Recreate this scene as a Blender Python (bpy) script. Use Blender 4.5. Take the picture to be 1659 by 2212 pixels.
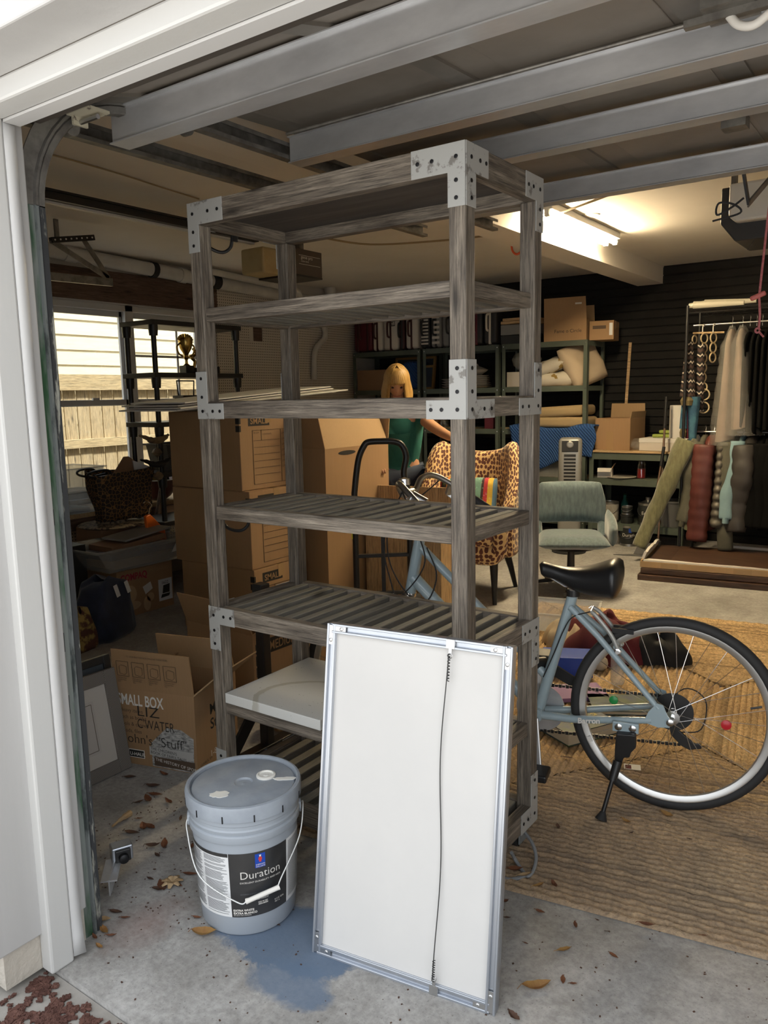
import bpy, bmesh, math, random
from mathutils import Vector, Matrix, Quaternion
for o in list(bpy.data.objects): bpy.data.objects.remove(o)
SC = bpy.context.scene
COL = SC.collection
# ------------------------------------------------------------------ camera
CAM = Vector((0.9714, -1.7274, 1.4224))
F = 1693.86
pi_, ro_, ya_ = math.radians(8.47725), math.radians(-1.14563), math.radians(-35.44884)
FW = Vector((math.sin(ya_)*math.cos(pi_), math.cos(ya_)*math.cos(pi_), -math.sin(pi_)))
R0 = Vector((math.cos(ya_), -math.sin(ya_), 0)); U0 = R0.cross(FW)
RT = R0*math.cos(ro_) + U0*math.sin(ro_); UP = -R0*math.sin(ro_) + U0*math.cos(ro_)
cd = bpy.data.cameras.new('camera'); cam = bpy.data.objects.new('camera', cd); COL.objects.link(cam)
cd.sensor_fit = 'HORIZONTAL'; cd.sensor_width = 36; cd.lens = 36*F/1659; cd.clip_start = .02; cd.clip_end = 200
m = Matrix.Identity(4)
for i in range(3): m[i][0] = RT[i]; m[i][1] = UP[i]; m[i][2] = -FW[i]; m[i][3] = CAM[i]
cam.matrix_world = m; SC.camera = cam
# ------------------------------------------------------------------ sky and exposure
w = bpy.data.worlds.new('world'); SC.world = w; w.use_nodes = True
bg = w.node_tree.nodes['Background']; bg.inputs[0].default_value = (.93, .965, 1.0, 1); bg.inputs[1].default_value = 1.3
vs = SC.view_settings; vs.view_transform = 'Standard'; vs.look = 'None'; vs.gamma = 1; vs.use_curve_mapping = False
vs.exposure = .75
sd = bpy.data.lights.new('sun', 'SUN'); sd.energy = 9.; sd.angle = math.radians(6); sd.color = (1, .96, .9)
sun = bpy.data.objects.new('sun', sd); COL.objects.link(sun); sun.rotation_euler = Vector((.45, .35, .82)).to_track_quat('Z', 'Y').to_euler()
# ------------------------------------------------------------------ helpers
def ray(x, y): return FW + RT*((x-829.5)/F) - UP*((y-1106)/F)
def PZ(x, y, z=0.): d = ray(x, y); return CAM + d*((z-CAM.z)/d.z)
def PY(x, y, yy): d = ray(x, y); return CAM + d*((yy-CAM.y)/d.y)
def PX(x, y, xx): d = ray(x, y); return CAM + d*((xx-CAM.x)/d.x)
R = math.radians
def rotz(a): return Matrix.Rotation(R(a), 3, 'Z')
MATS = {}
def _nt(name):
    mt = bpy.data.materials.new(name); mt.use_nodes = True; MATS[name] = mt
    nt = mt.node_tree; return mt, nt, nt.nodes['Principled BSDF']
def nd(nt, t, **kw):
    n = nt.nodes.new(t)
    for k, v in kw.items(): setattr(n, k, v)
    return n
def coords(nt, scale=(1, 1, 1), rnd=True, rot=(0, 0, 0), src='Object'):
    tc = nd(nt, 'ShaderNodeTexCoord'); mp = nd(nt, 'ShaderNodeMapping')
    mp.inputs['Scale'].default_value = scale; mp.inputs['Rotation'].default_value = rot
    nt.links.new(tc.outputs[src], mp.inputs[0])
    if rnd:
        oi = nd(nt, 'ShaderNodeObjectInfo'); ml = nd(nt, 'ShaderNodeMath', operation='MULTIPLY'); ml.inputs[1].default_value = 37.
        nt.links.new(oi.outputs['Random'], ml.inputs[0]); nt.links.new(ml.outputs[0], mp.inputs['Location'])
    return mp.outputs[0]
def noise(nt, co, scale, detail=4, rough=.6, dist=0):
    n = nd(nt, 'ShaderNodeTexNoise'); n.inputs['Scale'].default_value = scale; n.inputs['Detail'].default_value = detail
    n.inputs['Roughness'].default_value = rough; n.inputs['Distortion'].default_value = dist
    nt.links.new(co, n.inputs['Vector']); return n.outputs['Fac']
def ramp(nt, fac, stops):
    r = nd(nt, 'ShaderNodeValToRGB'); e = r.color_ramp.elements
    while len(e) < len(stops): e.new(.5)
    for i, (p, c) in enumerate(stops): e[i].position = p; e[i].color = (*c, 1) if len(c) == 3 else c
    nt.links.new(fac, r.inputs[0]); return r.outputs[0]
def mix(nt, fac, a, b, typ='MIX'):
    n = nd(nt, 'ShaderNodeMix', data_type='RGBA', blend_type=typ)
    for k, v in (('Factor', fac), ('A', a), ('B', b)):
        s = [i for i in n.inputs if i.name == k and i.enabled and (k == 'Factor' or i.type == 'RGBA')]
        s = (s or [i for i in n.inputs if i.name == k])[0]
        if hasattr(v, 'links') or isinstance(v, bpy.types.NodeSocket): nt.links.new(v, s)
        elif k == 'Factor': s.default_value = v
        else: s.default_value = (*v, 1)
    return [o for o in n.outputs if o.type == 'RGBA'][0]
def bump(nt, b, h, strength=.3, dist=.01):
    n = nd(nt, 'ShaderNodeBump'); n.inputs['Strength'].default_value = strength; n.inputs['Distance'].default_value = dist
    nt.links.new(h, n.inputs['Height']); nt.links.new(n.outputs[0], b.inputs['Normal'])
def M(name, c, rough=.6, metal=0., c2=None, scale=12., st=(1, 1, 1), lo=.4, hi=.65, bmp=0., bscale=None, bd=.003, spec=None, coat=0, sheen=0, emit=None, es=1., alpha=1., trans=0., dist=0., detail=5):
    if name in MATS: return MATS[name]
    mt, nt, b = _nt(name)
    b.inputs['Roughness'].default_value = rough; b.inputs['Metallic'].default_value = metal
    if spec is not None: b.inputs['Specular IOR Level'].default_value = spec
    if coat: b.inputs['Coat Weight'].default_value = coat
    if sheen: b.inputs['Sheen Weight'].default_value = sheen
    if trans: b.inputs['Transmission Weight'].default_value = trans
    b.inputs['Alpha'].default_value = alpha
    b.inputs['Base Color'].default_value = (*c, 1)
    if c2 or bmp:
        co = coords(nt, st)
        if c2: nt.links.new(ramp(nt, noise(nt, co, scale, detail, .62, dist), [(lo, c), (hi, c2)]), b.inputs['Base Color'])
        if bmp: bump(nt, b, noise(nt, co, bscale or scale*2, 5, .6), bmp, bd)
    if emit: b.inputs['Emission Color'].default_value = (*emit, 1); b.inputs['Emission Strength'].default_value = es
    return mt
class MB:
    def __init__(s): s.v = []; s.f = []; s.fm = []; s.mi = 0
    def add(s, vs, fs, T=None):
        n = len(s.v)
        for p in vs:
            p = Vector(p); s.v.append(T @ p if T is not None else p)
        for f in fs: s.f.append([n+i for i in f]); s.fm.append(s.mi)
        return s
    def bx(s, x0, x1, y0, y1, z0, z1, T=None):
        vs = [(x, y, z) for z in (z0, z1) for y in (y0, y1) for x in (x0, x1)]
        return s.add(vs, [(0, 2, 3, 1), (4, 5, 7, 6), (0, 1, 5, 4), (2, 6, 7, 3), (0, 4, 6, 2), (1, 3, 7, 5)], T)
    def bar(s, a, b, wd, th, up=(0, 0, 1)):
        a = Vector(a); b = Vector(b); d = (b-a); L = d.length; d.normalize(); u = Vector(up); sd = d.cross(u)
        if sd.length < 1e-4: sd = d.cross(Vector((1, 0, 0)))
        sd.normalize(); u = sd.cross(d)
        vs = [p + sd*(i*wd/2) + u*(j*th/2) for p in (a, b) for j in (-1, 1) for i in (-1, 1)]
        return s.add(vs, [(0, 1, 3, 2), (4, 6, 7, 5), (0, 4, 5, 1), (2, 3, 7, 6), (0, 2, 6, 4), (1, 5, 7, 3)])
    def tube(s, pts, r, n=10, cap=True, closed=False, flat=1.):
        pts = [Vector(p) for p in pts]; N = len(pts); rr = r if isinstance(r, (list, tuple)) else [r]*N
        rings = []; prev = None
        for i, p in enumerate(pts):
            if closed: t = pts[(i+1) % N]-pts[i-1]
            else: t = pts[min(i+1, N-1)]-pts[max(i-1, 0)]
            t.normalize()
            if prev is None:
                a = Vector((0, 0, 1)) if abs(t.z) < .9 else Vector((1, 0, 0)); u = t.cross(a).normalized()
            else: u = prev - t*prev.dot(t); u.normalize()
            prev = u; v = t.cross(u)
            rings.append([p + u*(math.cos(2*math.pi*k/n)*rr[i]) + v*(math.sin(2*math.pi*k/n)*rr[i]*flat) for k in range(n)])
        vs = [q for g in rings for q in g]; fs = []
        for i in range(N if closed else N-1):
            j = (i+1) % N
            for k in range(n): fs.append((i*n+k, i*n+(k+1) % n, j*n+(k+1) % n, j*n+k))
        if cap and not closed: fs += [tuple(range(n))[::-1], tuple((N-1)*n+k for k in range(n))]
        return s.add(vs, fs)
    def lathe(s, prof, n=24, c=(0, 0, 0), T=None, cap=True):
        vs = []; fs = []; N = len(prof); c = Vector(c)
        for (r, z) in prof:
            for k in range(n):
                a = 2*math.pi*k/n; vs.append(Vector((r*math.cos(a), r*math.sin(a), z))+(c if T is None else Vector()))
        for i in range(N-1):
            for k in range(n): fs.append((i*n+k, i*n+(k+1) % n, (i+1)*n+(k+1) % n, (i+1)*n+k))
        if cap: fs += [tuple(range(n))[::-1], tuple((N-1)*n+k for k in range(n))]
        if T is not None: vs = [c + T @ p for p in vs]
        return s.add(vs, fs)
    def prism(s, pts, o, ax, ay, th):
        # outline (2d) in plane o,ax,ay extruded along the normal by th
        o = Vector(o); ax = Vector(ax); ay = Vector(ay); nn = ax.cross(ay).normalized()*th; n = len(pts)
        vs = [o+ax*p[0]+ay*p[1] for p in pts]+[o+ax*p[0]+ay*p[1]+nn for p in pts]
        return s.add(vs, [tuple(range(n))[::-1], tuple(range(n, 2*n))]+[(i, (i+1) % n, n+(i+1) % n, n+i) for i in range(n)])
    def grid(s, fn, nu, nv, closeu=False):
        vs = [Vector(fn(i/(nu if closeu else nu-1), j/(nv-1))) for j in range(nv) for i in range(nu)]
        fs = []
        for j in range(nv-1):
            for i in range(nu if closeu else nu-1):
                a = j*nu+i; b = j*nu+(i+1) % nu; fs.append((a, b, b+nu, a+nu))
        return s.add(vs, fs)
    def quad(s, a, b, c, d): return s.add([a, b, c, d], [(0, 1, 2, 3)])
    def build(s, name, mat, parent=None, smooth=False, bev=0, sub=0, solid=0, loc=None, ang=40, seg=2):
        me = bpy.data.meshes.new(name); me.from_pydata([tuple(p) for p in s.v], [], s.f)
        mats = mat if isinstance(mat, (list, tuple)) else [mat]
        for q in mats: me.materials.append(MATS[q] if isinstance(q, str) else q)
        if len(mats) > 1: me.polygons.foreach_set('material_index', s.fm)
        bm = bmesh.new(); bm.from_mesh(me); bmesh.ops.recalc_face_normals(bm, faces=bm.faces); bm.to_mesh(me); bm.free()
        if smooth:
            me.polygons.foreach_set('use_smooth', [True]*len(me.polygons))
            if ang: me.set_sharp_from_angle(angle=R(ang))
        o = bpy.data.objects.new(name, me); COL.objects.link(o)
        if loc is not None: o.location = loc
        if parent is not None: o.parent = parent
        if solid: q = o.modifiers.new('solid', 'SOLIDIFY'); q.thickness = solid; q.offset = 0
        if sub: q = o.modifiers.new('sub', 'SUBSURF'); q.levels = sub; q.render_levels = sub
        if bev: q = o.modifiers.new('bev', 'BEVEL'); q.width = bev; q.segments = seg; q.limit_method = 'ANGLE'; q.angle_limit = R(35)
        return o
def tag(o, label=None, cat=None, group=None, kind=None):
    if label: o['label'] = label
    if cat: o['category'] = cat
    if group: o['group'] = group
    if kind: o['kind'] = kind
    return o
def thing(name, label, cat, loc=(0, 0, 0), rz=0, group=None):
    o = bpy.data.objects.new(name, None); COL.objects.link(o); o.location = loc; o.rotation_euler = (0, 0, R(rz)); o.empty_display_size = .05
    return tag(o, label, cat, group)
def kid(src, parent, loc=None, rot=None):
    c = src.copy(); COL.objects.link(c); c.parent = parent
    if loc is not None: c.location = loc
    if rot is not None: c.rotation_euler = rot
    return c
def copy_tree(o, parent=None):
    c = o.copy(); COL.objects.link(c); c.parent = parent
    for ch in [k for k in bpy.data.objects if k.parent == o]: copy_tree(ch, c)
    return c
def struct(o): o['kind'] = 'structure'; return o
def text(s, size, o, ax, ay, mat, parent=None, name='lettering', ext=.0004, align='LEFT', fn=None, sp=1., bold=0., width=None):
    # lettering as a thin raised mesh on the plane o,ax,ay; fn bends it
    cu = bpy.data.curves.new('t', 'FONT'); cu.body = s; cu.size = size; cu.align_x = align; cu.space_character = sp; cu.resolution_u = 3; cu.offset = bold
    ob = bpy.data.objects.new('t', cu); me = bpy.data.meshes.new_from_object(ob)
    bpy.data.objects.remove(ob); bpy.data.curves.remove(cu)
    o = Vector(o); ax = Vector(ax).normalized(); ay = Vector(ay).normalized(); n = ax.cross(ay)
    if width and len(me.vertices):
        xs = [v.co.x for v in me.vertices]; k = width/max(1e-6, max(xs)-min(xs))
    else: k = 1
    for v in me.vertices:
        x, y = v.co.x*k, v.co.y
        v.co = fn(x, y) if fn else o+ax*x+ay*y+n*ext
    me.name = name; me.materials.clear(); me.materials.append(MATS[mat]); q = bpy.data.objects.new(name, me); COL.objects.link(q)
    if parent is not None: q.parent = parent
    return q
def arc(c, r, a0, a1, n, ax=(1, 0, 0), ay=(0, 0, 1)):
    c = Vector(c); ax = Vector(ax); ay = Vector(ay)
    return [c+ax*(r*math.cos(R(a0+(a1-a0)*i/(n-1))))+ay*(r*math.sin(R(a0+(a1-a0)*i/(n-1)))) for i in range(n)]
def spline(pts, n=8):
    # Catmull-Rom through points
    P = [Vector(p) for p in pts]; P = [P[0]*2-P[1]]+P+[P[-1]*2-P[-2]]; out = []
    for i in range(1, len(P)-2):
        for k in range(n):
            t = k/n; a, b, c, d = P[i-1:i+3]
            out.append(.5*((2*b)+(c-a)*t+(2*a-5*b+4*c-d)*t*t+(3*b-a-3*c+d)*t**3))
    out.append(P[-2]); return out
random.seed(7)
# ------------------------------------------------------------------ materials
def wood_mat(name, axis, dark=(.034, .028, .023), mid=(.135, .112, .09), light=(.38, .335, .275), amt=.62, rough=.62, tint=None, ff=.85):
    mt, nt, b = _nt(name)
    def S(a, c): return {'x': (a, c, c), 'y': (c, a, c), 'z': (c, c, a)}[axis]
    g = noise(nt, coords(nt, S(.5, 9)), 7, 8, .72, .5)
    big = noise(nt, coords(nt, S(.8, 3)), 3.0, 3, .6, .8)
    fine = noise(nt, coords(nt, S(1.4, 48)), 6, 4, .75, .2)
    base = ramp(nt, g, [(.34, dark), (.5, mid), (.7, light)])
    worn = ramp(nt, big, [(.38, dark if amt < .5 else mid), (.66, light)])
    col = mix(nt, .35, base, worn)
    col = mix(nt, ff, col, ramp(nt, fine, [(.36, (.2, .19, .18)), (.5, (.8, .78, .76)), (.68, (1.25, 1.22, 1.18))]), 'MULTIPLY')
    vo = nd(nt, 'ShaderNodeTexVoronoi'); vo.inputs['Scale'].default_value = 1.
    nt.links.new(coords(nt, S(3, 11)), vo.inputs['Vector'])
    kn = ramp(nt, vo.outputs['Distance'], [(.05, (.1, .085, .075)), (.17, (1, 1, 1))])
    col = mix(nt, .8, col, kn, 'MULTIPLY')
    if tint: col = mix(nt, 1., col, tint, 'MULTIPLY')
    nt.links.new(col, b.inputs['Base Color']); b.inputs['Roughness'].default_value = rough
    bump(nt, b, fine, .5, .0015); return mt
for ax in 'xyz': wood_mat('wood_'+ax, ax)
for ax in 'xy': wood_mat('slat_'+ax, ax, dark=(.11, .103, .09), mid=(.165, .156, .135), light=(.235, .222, .19), ff=.4)
wood_mat('brown_board', 'x', (.03, .015, .01), (.075, .038, .022), (.12, .065, .036), .3, .5)
wood_mat('pine', 'x', (.5, .33, .17), (.62, .43, .23), (.7, .51, .3), .8)
wood_mat('ply_z', 'z', (.48, .3, .14), (.6, .4, .2), (.68, .48, .27), .8)
wood_mat('fence_wood', 'z', (.26, .18, .085), (.37, .275, .145), (.43, .34, .2), .8, .8)
wood_mat('fence_rail_wood', 'y', (.29, .2, .095), (.4, .3, .155), (.46, .36, .2), .8, .8)
wood_mat('beam_wood', 'y', (.06, .035, .025), (.14, .085, .06), (.22, .15, .11), .4, .8)
M('siding_paint', (.6, .5, .3), .7, c2=(.54, .45, .27), scale=4, bmp=.25, st=(1, 1, 8))
M('white_trim', (.54, .54, .53), .45, bmp=.12, bscale=60, st=(1, 1, .15))
M('white_panel', (.46, .455, .45), .5, bmp=.25, bscale=30, st=(1, 1, .12), c2=(.43, .425, .42), scale=6)
M('vinyl', (.58, .58, .58), .4)
M('stem_concrete', (.5, .46, .4), .9, c2=(.42, .39, .34), scale=10, bmp=.8, bscale=45, bd=.006)
M('ceiling_paint', (.8, .75, .68), .9, c2=(.74, .69, .62), scale=1.2)
M('wall_paint', (.6, .56, .5), .9, c2=(.55, .51, .45), scale=3)
M('dark_wall', (.012, .011, .0105), .75, c2=(.008, .0078, .0075), scale=6, spec=.25)
M('galv', (.62, .63, .65), .34, .6, c2=(.46, .47, .49), scale=9, lo=.35, hi=.7, st=(.4, 1, 1))
M('galv_old', (.26, .25, .23), .5, .7, c2=(.15, .14, .13), scale=16)
M('track_green', (.02, .07, .03), .45, c2=(.16, .18, .17), scale=5, lo=.42, hi=.56, st=(3, 3, .5))
M('track_grey', (.19, .21, .21), .5, .4, c2=(.06, .07, .07), scale=26, lo=.5, hi=.62, st=(1, 1, .3))
M('track_rubber', (.03, .032, .035), .6, c2=(.3, .3, .26), scale=40, lo=.58, hi=.64, st=(1, 1, .15))
M('door_skin', (.23, .2, .17), .6, c2=(.18, .155, .13), scale=3)
M('door_stile', (.17, .15, .128), .55, c2=(.14, .125, .105), scale=6)
M('black_metal', (.012, .012, .013), .38)
M('black_plastic', (.016, .016, .017), .42)
M('rubber', (.018, .018, .019), .75)
M('chrome', (.7, .7, .7), .18, 1.)
M('steel', (.5, .5, .5), .32, 1.)
M('alu', (.66, .67, .68), .34, .9)
M('pipe_white', (.6, .58, .54), .45, c2=(.5, .48, .45), scale=5)
M('plate', (.39, .39, .375), .55, .15, c2=(.2, .19, .175), scale=24, lo=.57, hi=.62)
M('screw', (.02, .02, .022), .4, .6)
def cardboard(name, c, c2):
    mt, nt, b = _nt(name); co = coords(nt, (1, 1, 1)); n1 = noise(nt, co, 2.5, 3, .5)
    co2 = coords(nt, (60, 60, 1)); n2 = noise(nt, co2, 3, 2, .5)
    col = ramp(nt, n1, [(.3, c), (.7, c2)]); col = mix(nt, .16, col, ramp(nt, n2, [(.4, (.75, .75, .75)), (.6, (1, 1, 1))]), 'MULTIPLY')
    nt.links.new(col, b.inputs['Base Color']); b.inputs['Roughness'].default_value = .8; bump(nt, b, n2, .04, .002)
cardboard('cardboard', (.31, .19, .095), (.36, .22, .115))
cardboard('cardboard_dark', (.25, .145, .08), (.3, .175, .1))
cardboard('cardboard_in', (.38, .25, .13), (.43, .285, .15))
M('tape', (.38, .25, .13), .22, coat=.6)
M('ink', (.018, .017, .016), .7)
M('ink_soft', (.09, .06, .04), .8)
M('print_white', (.72, .7, .66), .7)
M('label_white', (.68, .69, .7), .5)
M('white_paint', (.78, .77, .72), .5)
M('red_ink', (.35, .03, .05), .7)
def glass_mat(name, tint=(.93, .96, .97), refl=.08, rough=.02):
    mt = bpy.data.materials.new(name); mt.use_nodes = True; nt = mt.node_tree; nt.nodes.clear(); MATS[name] = mt
    o = nd(nt, 'ShaderNodeOutputMaterial'); t = nd(nt, 'ShaderNodeBsdfTransparent'); g = nd(nt, 'ShaderNodeBsdfGlossy'); mx = nd(nt, 'ShaderNodeMixShader')
    t.inputs[0].default_value = (*tint, 1); g.inputs['Roughness'].default_value = rough; mx.inputs[0].default_value = refl
    nt.links.new(t.outputs[0], mx.inputs[1]); nt.links.new(g.outputs[0], mx.inputs[2]); nt.links.new(mx.outputs[0], o.inputs[0])
glass_mat('pane_glass')
def film_mat(name, tint, amount, col, rough=.25):
    # thin milky plastic: part see-through, part plastic
    mt, nt, b = _nt(name); b.inputs['Base Color'].default_value = (*col, 1); b.inputs['Roughness'].default_value = rough
    o = [n for n in nt.nodes if n.type == 'OUTPUT_MATERIAL'][0]
    t = nd(nt, 'ShaderNodeBsdfTransparent'); t.inputs[0].default_value = (*tint, 1); mx = nd(nt, 'ShaderNodeMixShader'); mx.inputs[0].default_value = amount
    nt.links.new(t.outputs[0], mx.inputs[1]); nt.links.new(b.outputs[0], mx.inputs[2]); nt.links.new(mx.outputs[0], o.inputs[0])
film_mat('clear_plastic', (.95, .96, .97), .3, (.75, .78, .8), .15)
film_mat('milky_plastic', (.92, .93, .93), .32, (.5, .5, .48), .25)
film_mat('bag_film', (.95, .95, .94), .16, (.8, .78, .72), .12)
# concrete floor with its paint spill and rust stain
def floor_mat():
    mt, nt, b = _nt('concrete'); co = coords(nt, (1, 1, 1), rnd=False)
    n1 = noise(nt, co, 2.3, 6, .65); n2 = noise(nt, co, 55, 4, .7); n3 = noise(nt, co, 9, 5, .7, .5); n4 = noise(nt, co, 160, 2, .6)
    col = ramp(nt, n1, [(.32, (.31, .30, .285)), (.5, (.40, .39, .375)), (.68, (.50, .49, .475))])
    col = mix(nt, .6, col, ramp(nt, n2, [(.3, (.5, .5, .5)), (.62, (1, 1, 1))]), 'MULTIPLY')
    col = mix(nt, .5, col, ramp(nt, n3, [(.35, (.62, .6, .58)), (.6, (1, 1, 1))]), 'MULTIPLY')
    col = mix(nt, .5, col, ramp(nt, n4, [(.28, (.35, .35, .35)), (.4, (1, 1, 1))]), 'MULTIPLY')
    def spot(cx, cy, rx, ry, r0, r1, c, amount, col, dist=.35):
        tc = nd(nt, 'ShaderNodeTexCoord'); mp = nd(nt, 'ShaderNodeMapping'); nt.links.new(tc.outputs['Object'], mp.inputs[0])
        mp.inputs['Location'].default_value = (-cx/rx, -cy/ry, 0); mp.inputs['Scale'].default_value = (1/rx, 1/ry, 0)
        ln = nd(nt, 'ShaderNodeVectorMath', operation='LENGTH'); nt.links.new(mp.outputs[0], ln.inputs[0])
        ad = nd(nt, 'ShaderNodeMath', operation='MULTIPLY_ADD'); nt.links.new(n3, ad.inputs[0]); ad.inputs[1].default_value = dist*2; nt.links.new(ln.outputs[1], ad.inputs[2])
        fac = ramp(nt, ad.outputs[0], [(r0, (amount,)*3), (r1, (0, 0, 0))])
        return mix(nt, fac, col, c)
    col = spot(-.36, -.34, .36, .20, .9, 1.12, (.10, .15, .23), .9, col)
    col = spot(-.24, -.46, .2, .12, .8, 1.1, (.11, .16, .24), .8, col)
    col = spot(-.72, -.52, .16, .24, .3, 1., (.28, .12, .09), .4, col)
    nt.links.new(col, b.inputs['Base Color']); b.inputs['Roughness'].default_value = .85; bump(nt, b, n2, .25, .003)
floor_mat()
M('old_slab', (.34, .32, .295), .9, c2=(.24, .225, .2), scale=7, bmp=.4, bscale=60)
M('mulch', (.075, .03, .022), .9, c2=(.13, .06, .045), scale=40)
def pegboard_mat(name, c):
    mt, nt, b = _nt(name); tc = nd(nt, 'ShaderNodeTexCoord'); sp = nd(nt, 'ShaderNodeSeparateXYZ'); nt.links.new(tc.outputs['Object'], sp.inputs[0])
    acc = None
    for k in (1, 2):
        f = nd(nt, 'ShaderNodeMath', operation='MULTIPLY'); nt.links.new(sp.outputs[k], f.inputs[0]); f.inputs[1].default_value = 1/.0254
        fr = nd(nt, 'ShaderNodeMath', operation='FRACT'); nt.links.new(f.outputs[0], fr.inputs[0])
        sb = nd(nt, 'ShaderNodeMath', operation='SUBTRACT'); nt.links.new(fr.outputs[0], sb.inputs[0]); sb.inputs[1].default_value = .5
        sq = nd(nt, 'ShaderNodeMath', operation='POWER'); ab = nd(nt, 'ShaderNodeMath', operation='ABSOLUTE'); nt.links.new(sb.outputs[0], ab.inputs[0]); nt.links.new(ab.outputs[0], sq.inputs[0]); sq.inputs[1].default_value = 2
        if acc is None: acc = sq.outputs[0]
        else:
            a = nd(nt, 'ShaderNodeMath', operation='ADD'); nt.links.new(acc, a.inputs[0]); nt.links.new(sq.outputs[0], a.inputs[1]); acc = a.outputs[0]
    nt.links.new(ramp(nt, acc, [(.028, (.03, .025, .02)), (.045, c)]), b.inputs['Base Color']); b.inputs['Roughness'].default_value = .7
pegboard_mat('pegboard', (.58, .53, .46))
# ------------------------------------------------------------------ the setting
XL, YB, ZC = -4.55, 6.0, 2.565
YF = -.65
struct(MB().bx(XL-.2, 2.6, -.755, YB+.2, -.2, 0).build('floor', 'concrete'))
M('driveway', (.5, .48, .45), .9, c2=(.42, .4, .37), scale=3)
ap = MB().bx(-9, 9, -1.6, -.757, -.25, -.018); struct(ap.build('floor_apron', 'old_slab')); struct(MB().bx(-9, 9, -12, -1.6, -.25, -.02).build('floor_driveway', 'driveway'))
struct(MB().bx(-14, XL-.2, -.757, 16, -.3, -.1).build('floor_side_yard', 'old_slab'))
struct(MB().bx(XL-.15, 2.6, YF-.1, YB+.15, ZC, ZC+.12).build('ceiling', 'ceiling_paint'))
# back wall: dark slatwall, every slat a plank
wb = struct(MB().bx(XL-.15, 2.6, YB, YB+.12, 0, ZC).build('wall_back', 'dark_wall'))
ph = .0775
pm = MB().bx(XL+.002, 2.395, -.016, 0, .004, ph-.006)
p0 = pm.build('plank', 'dark_wall', wb, bev=.003, seg=1, loc=(0, YB, 0))
for i in range(1, 33): kid(p0, wb, (0, YB, i*ph))
struct(MB().bx(2.4, 2.6, YF, YB, 0, ZC).build('wall_right', 'wall_paint'))
# left wall with the window opening
WY0, WY1, WZ0, WZ1 = 1.55, 3.27, .66, 2.19
wl = MB(); wl.bx(XL-.12, XL, YF, WY0, 0, ZC); wl.bx(XL-.12, XL, WY1, YB, 0, ZC); wl.bx(XL-.12, XL, WY0, WY1, 0, WZ0); wl.bx(XL-.12, XL, WY0, WY1, WZ1, ZC)
wl = struct(wl.build('wall_left', 'wall_paint'))
# pegboard sheets on the left wall
for (a, b_, z0, z1) in ((3.42, 4.30, .35, 2.43), (4.31, 5.52, .35, 2.43), (.2, 1.50, .55, 2.43), (1.52, 3.30, .1, .6)):
    pb = MB()
    if a == 3.42:
        h0, h1 = PX(535, 707, XL).y, PX(566, 738, XL).y; k0, k1 = PX(550, 737, XL).z, PX(550, 707, XL).z
        for r4 in ((a, h0, z0, z1), (h1, b_, z0, z1), (h0, h1, z0, k0), (h0, h1, k1, z1)): pb.bx(XL, XL+.012, r4[0], r4[1], r4[2], r4[3])
    else: pb.bx(XL, XL+.012, a, b_, z0, z1)
    pb.build('pegboard_sheet', 'pegboard', wl)
nb = MB().bx(XL, XL+.004, 3.9, 4.15, 1.9, 2.2); nb.build('backing_board', 'beam_wood', wl)
hd = MB().bx(XL, XL+.035, .6, 3.42, 2.2, 2.44); hd.build('header_beam', 'beam_wood', wl, bev=.003)
# front wall and the door surround
TX = -.757
fwl = MB(); fwl.bx(XL-.15, -.80, -.87, YF, 0, .10); fw = struct(fwl.build('wall_front', 'stem_concrete'))
MB().bx(XL-.15, -.785, -.89, YF, .10, ZC+.1).build('siding_sheet', 'white_panel', fw, bev=.004)
MB().bx(-.785, 2.6, -.89, -.775, 2.078, ZC+.1).build('header_sheet', 'white_panel', fw, bev=.004)
MB().bx(-.785, 2.6, -.775, YF, 2.075, ZC+.1).build('header_beam', 'door_stile', fw)
MB().bx(1.9, 2.6, -.89, YF, 0, 2.078).build('siding_sheet', 'white_panel', fw)
struct(MB().bx(-.80, -.753, -.777, -.714, 0, 2.08).build('trim_1', 'white_trim', bev=.006))
struct(MB().bx(-.753, 1.95, -.777, -.714, 2.034, 2.08).build('trim_2', 'white_trim', bev=.006))
struct(MB().bx(1.85, 1.9, -.777, -.714, 0, 2.034).build('trim_3', 'white_trim', bev=.006))
vs_ = MB()
def _vs(u, v):
    z = .012 + v*2.02; fl = max(0, 1-v/.07); return (-.757+.004*u*0+.012*fl*fl*u, -.714+.028*u, z)
vs_.grid(_vs, 3, 40)
struct(vs_.build('trim_4', 'vinyl', solid=.005, smooth=True))
struct(MB().bx(-.753, 1.9, -.714, -.674, 2.03, 2.036).build('trim_5', 'vinyl'))
M('jamb_brown', (.06, .05, .042), .7)
struct(MB().bx(-.86, -.806, -.714, -.664, 0, 2.075).build('trim_6', 'jamb_brown'))
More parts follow.
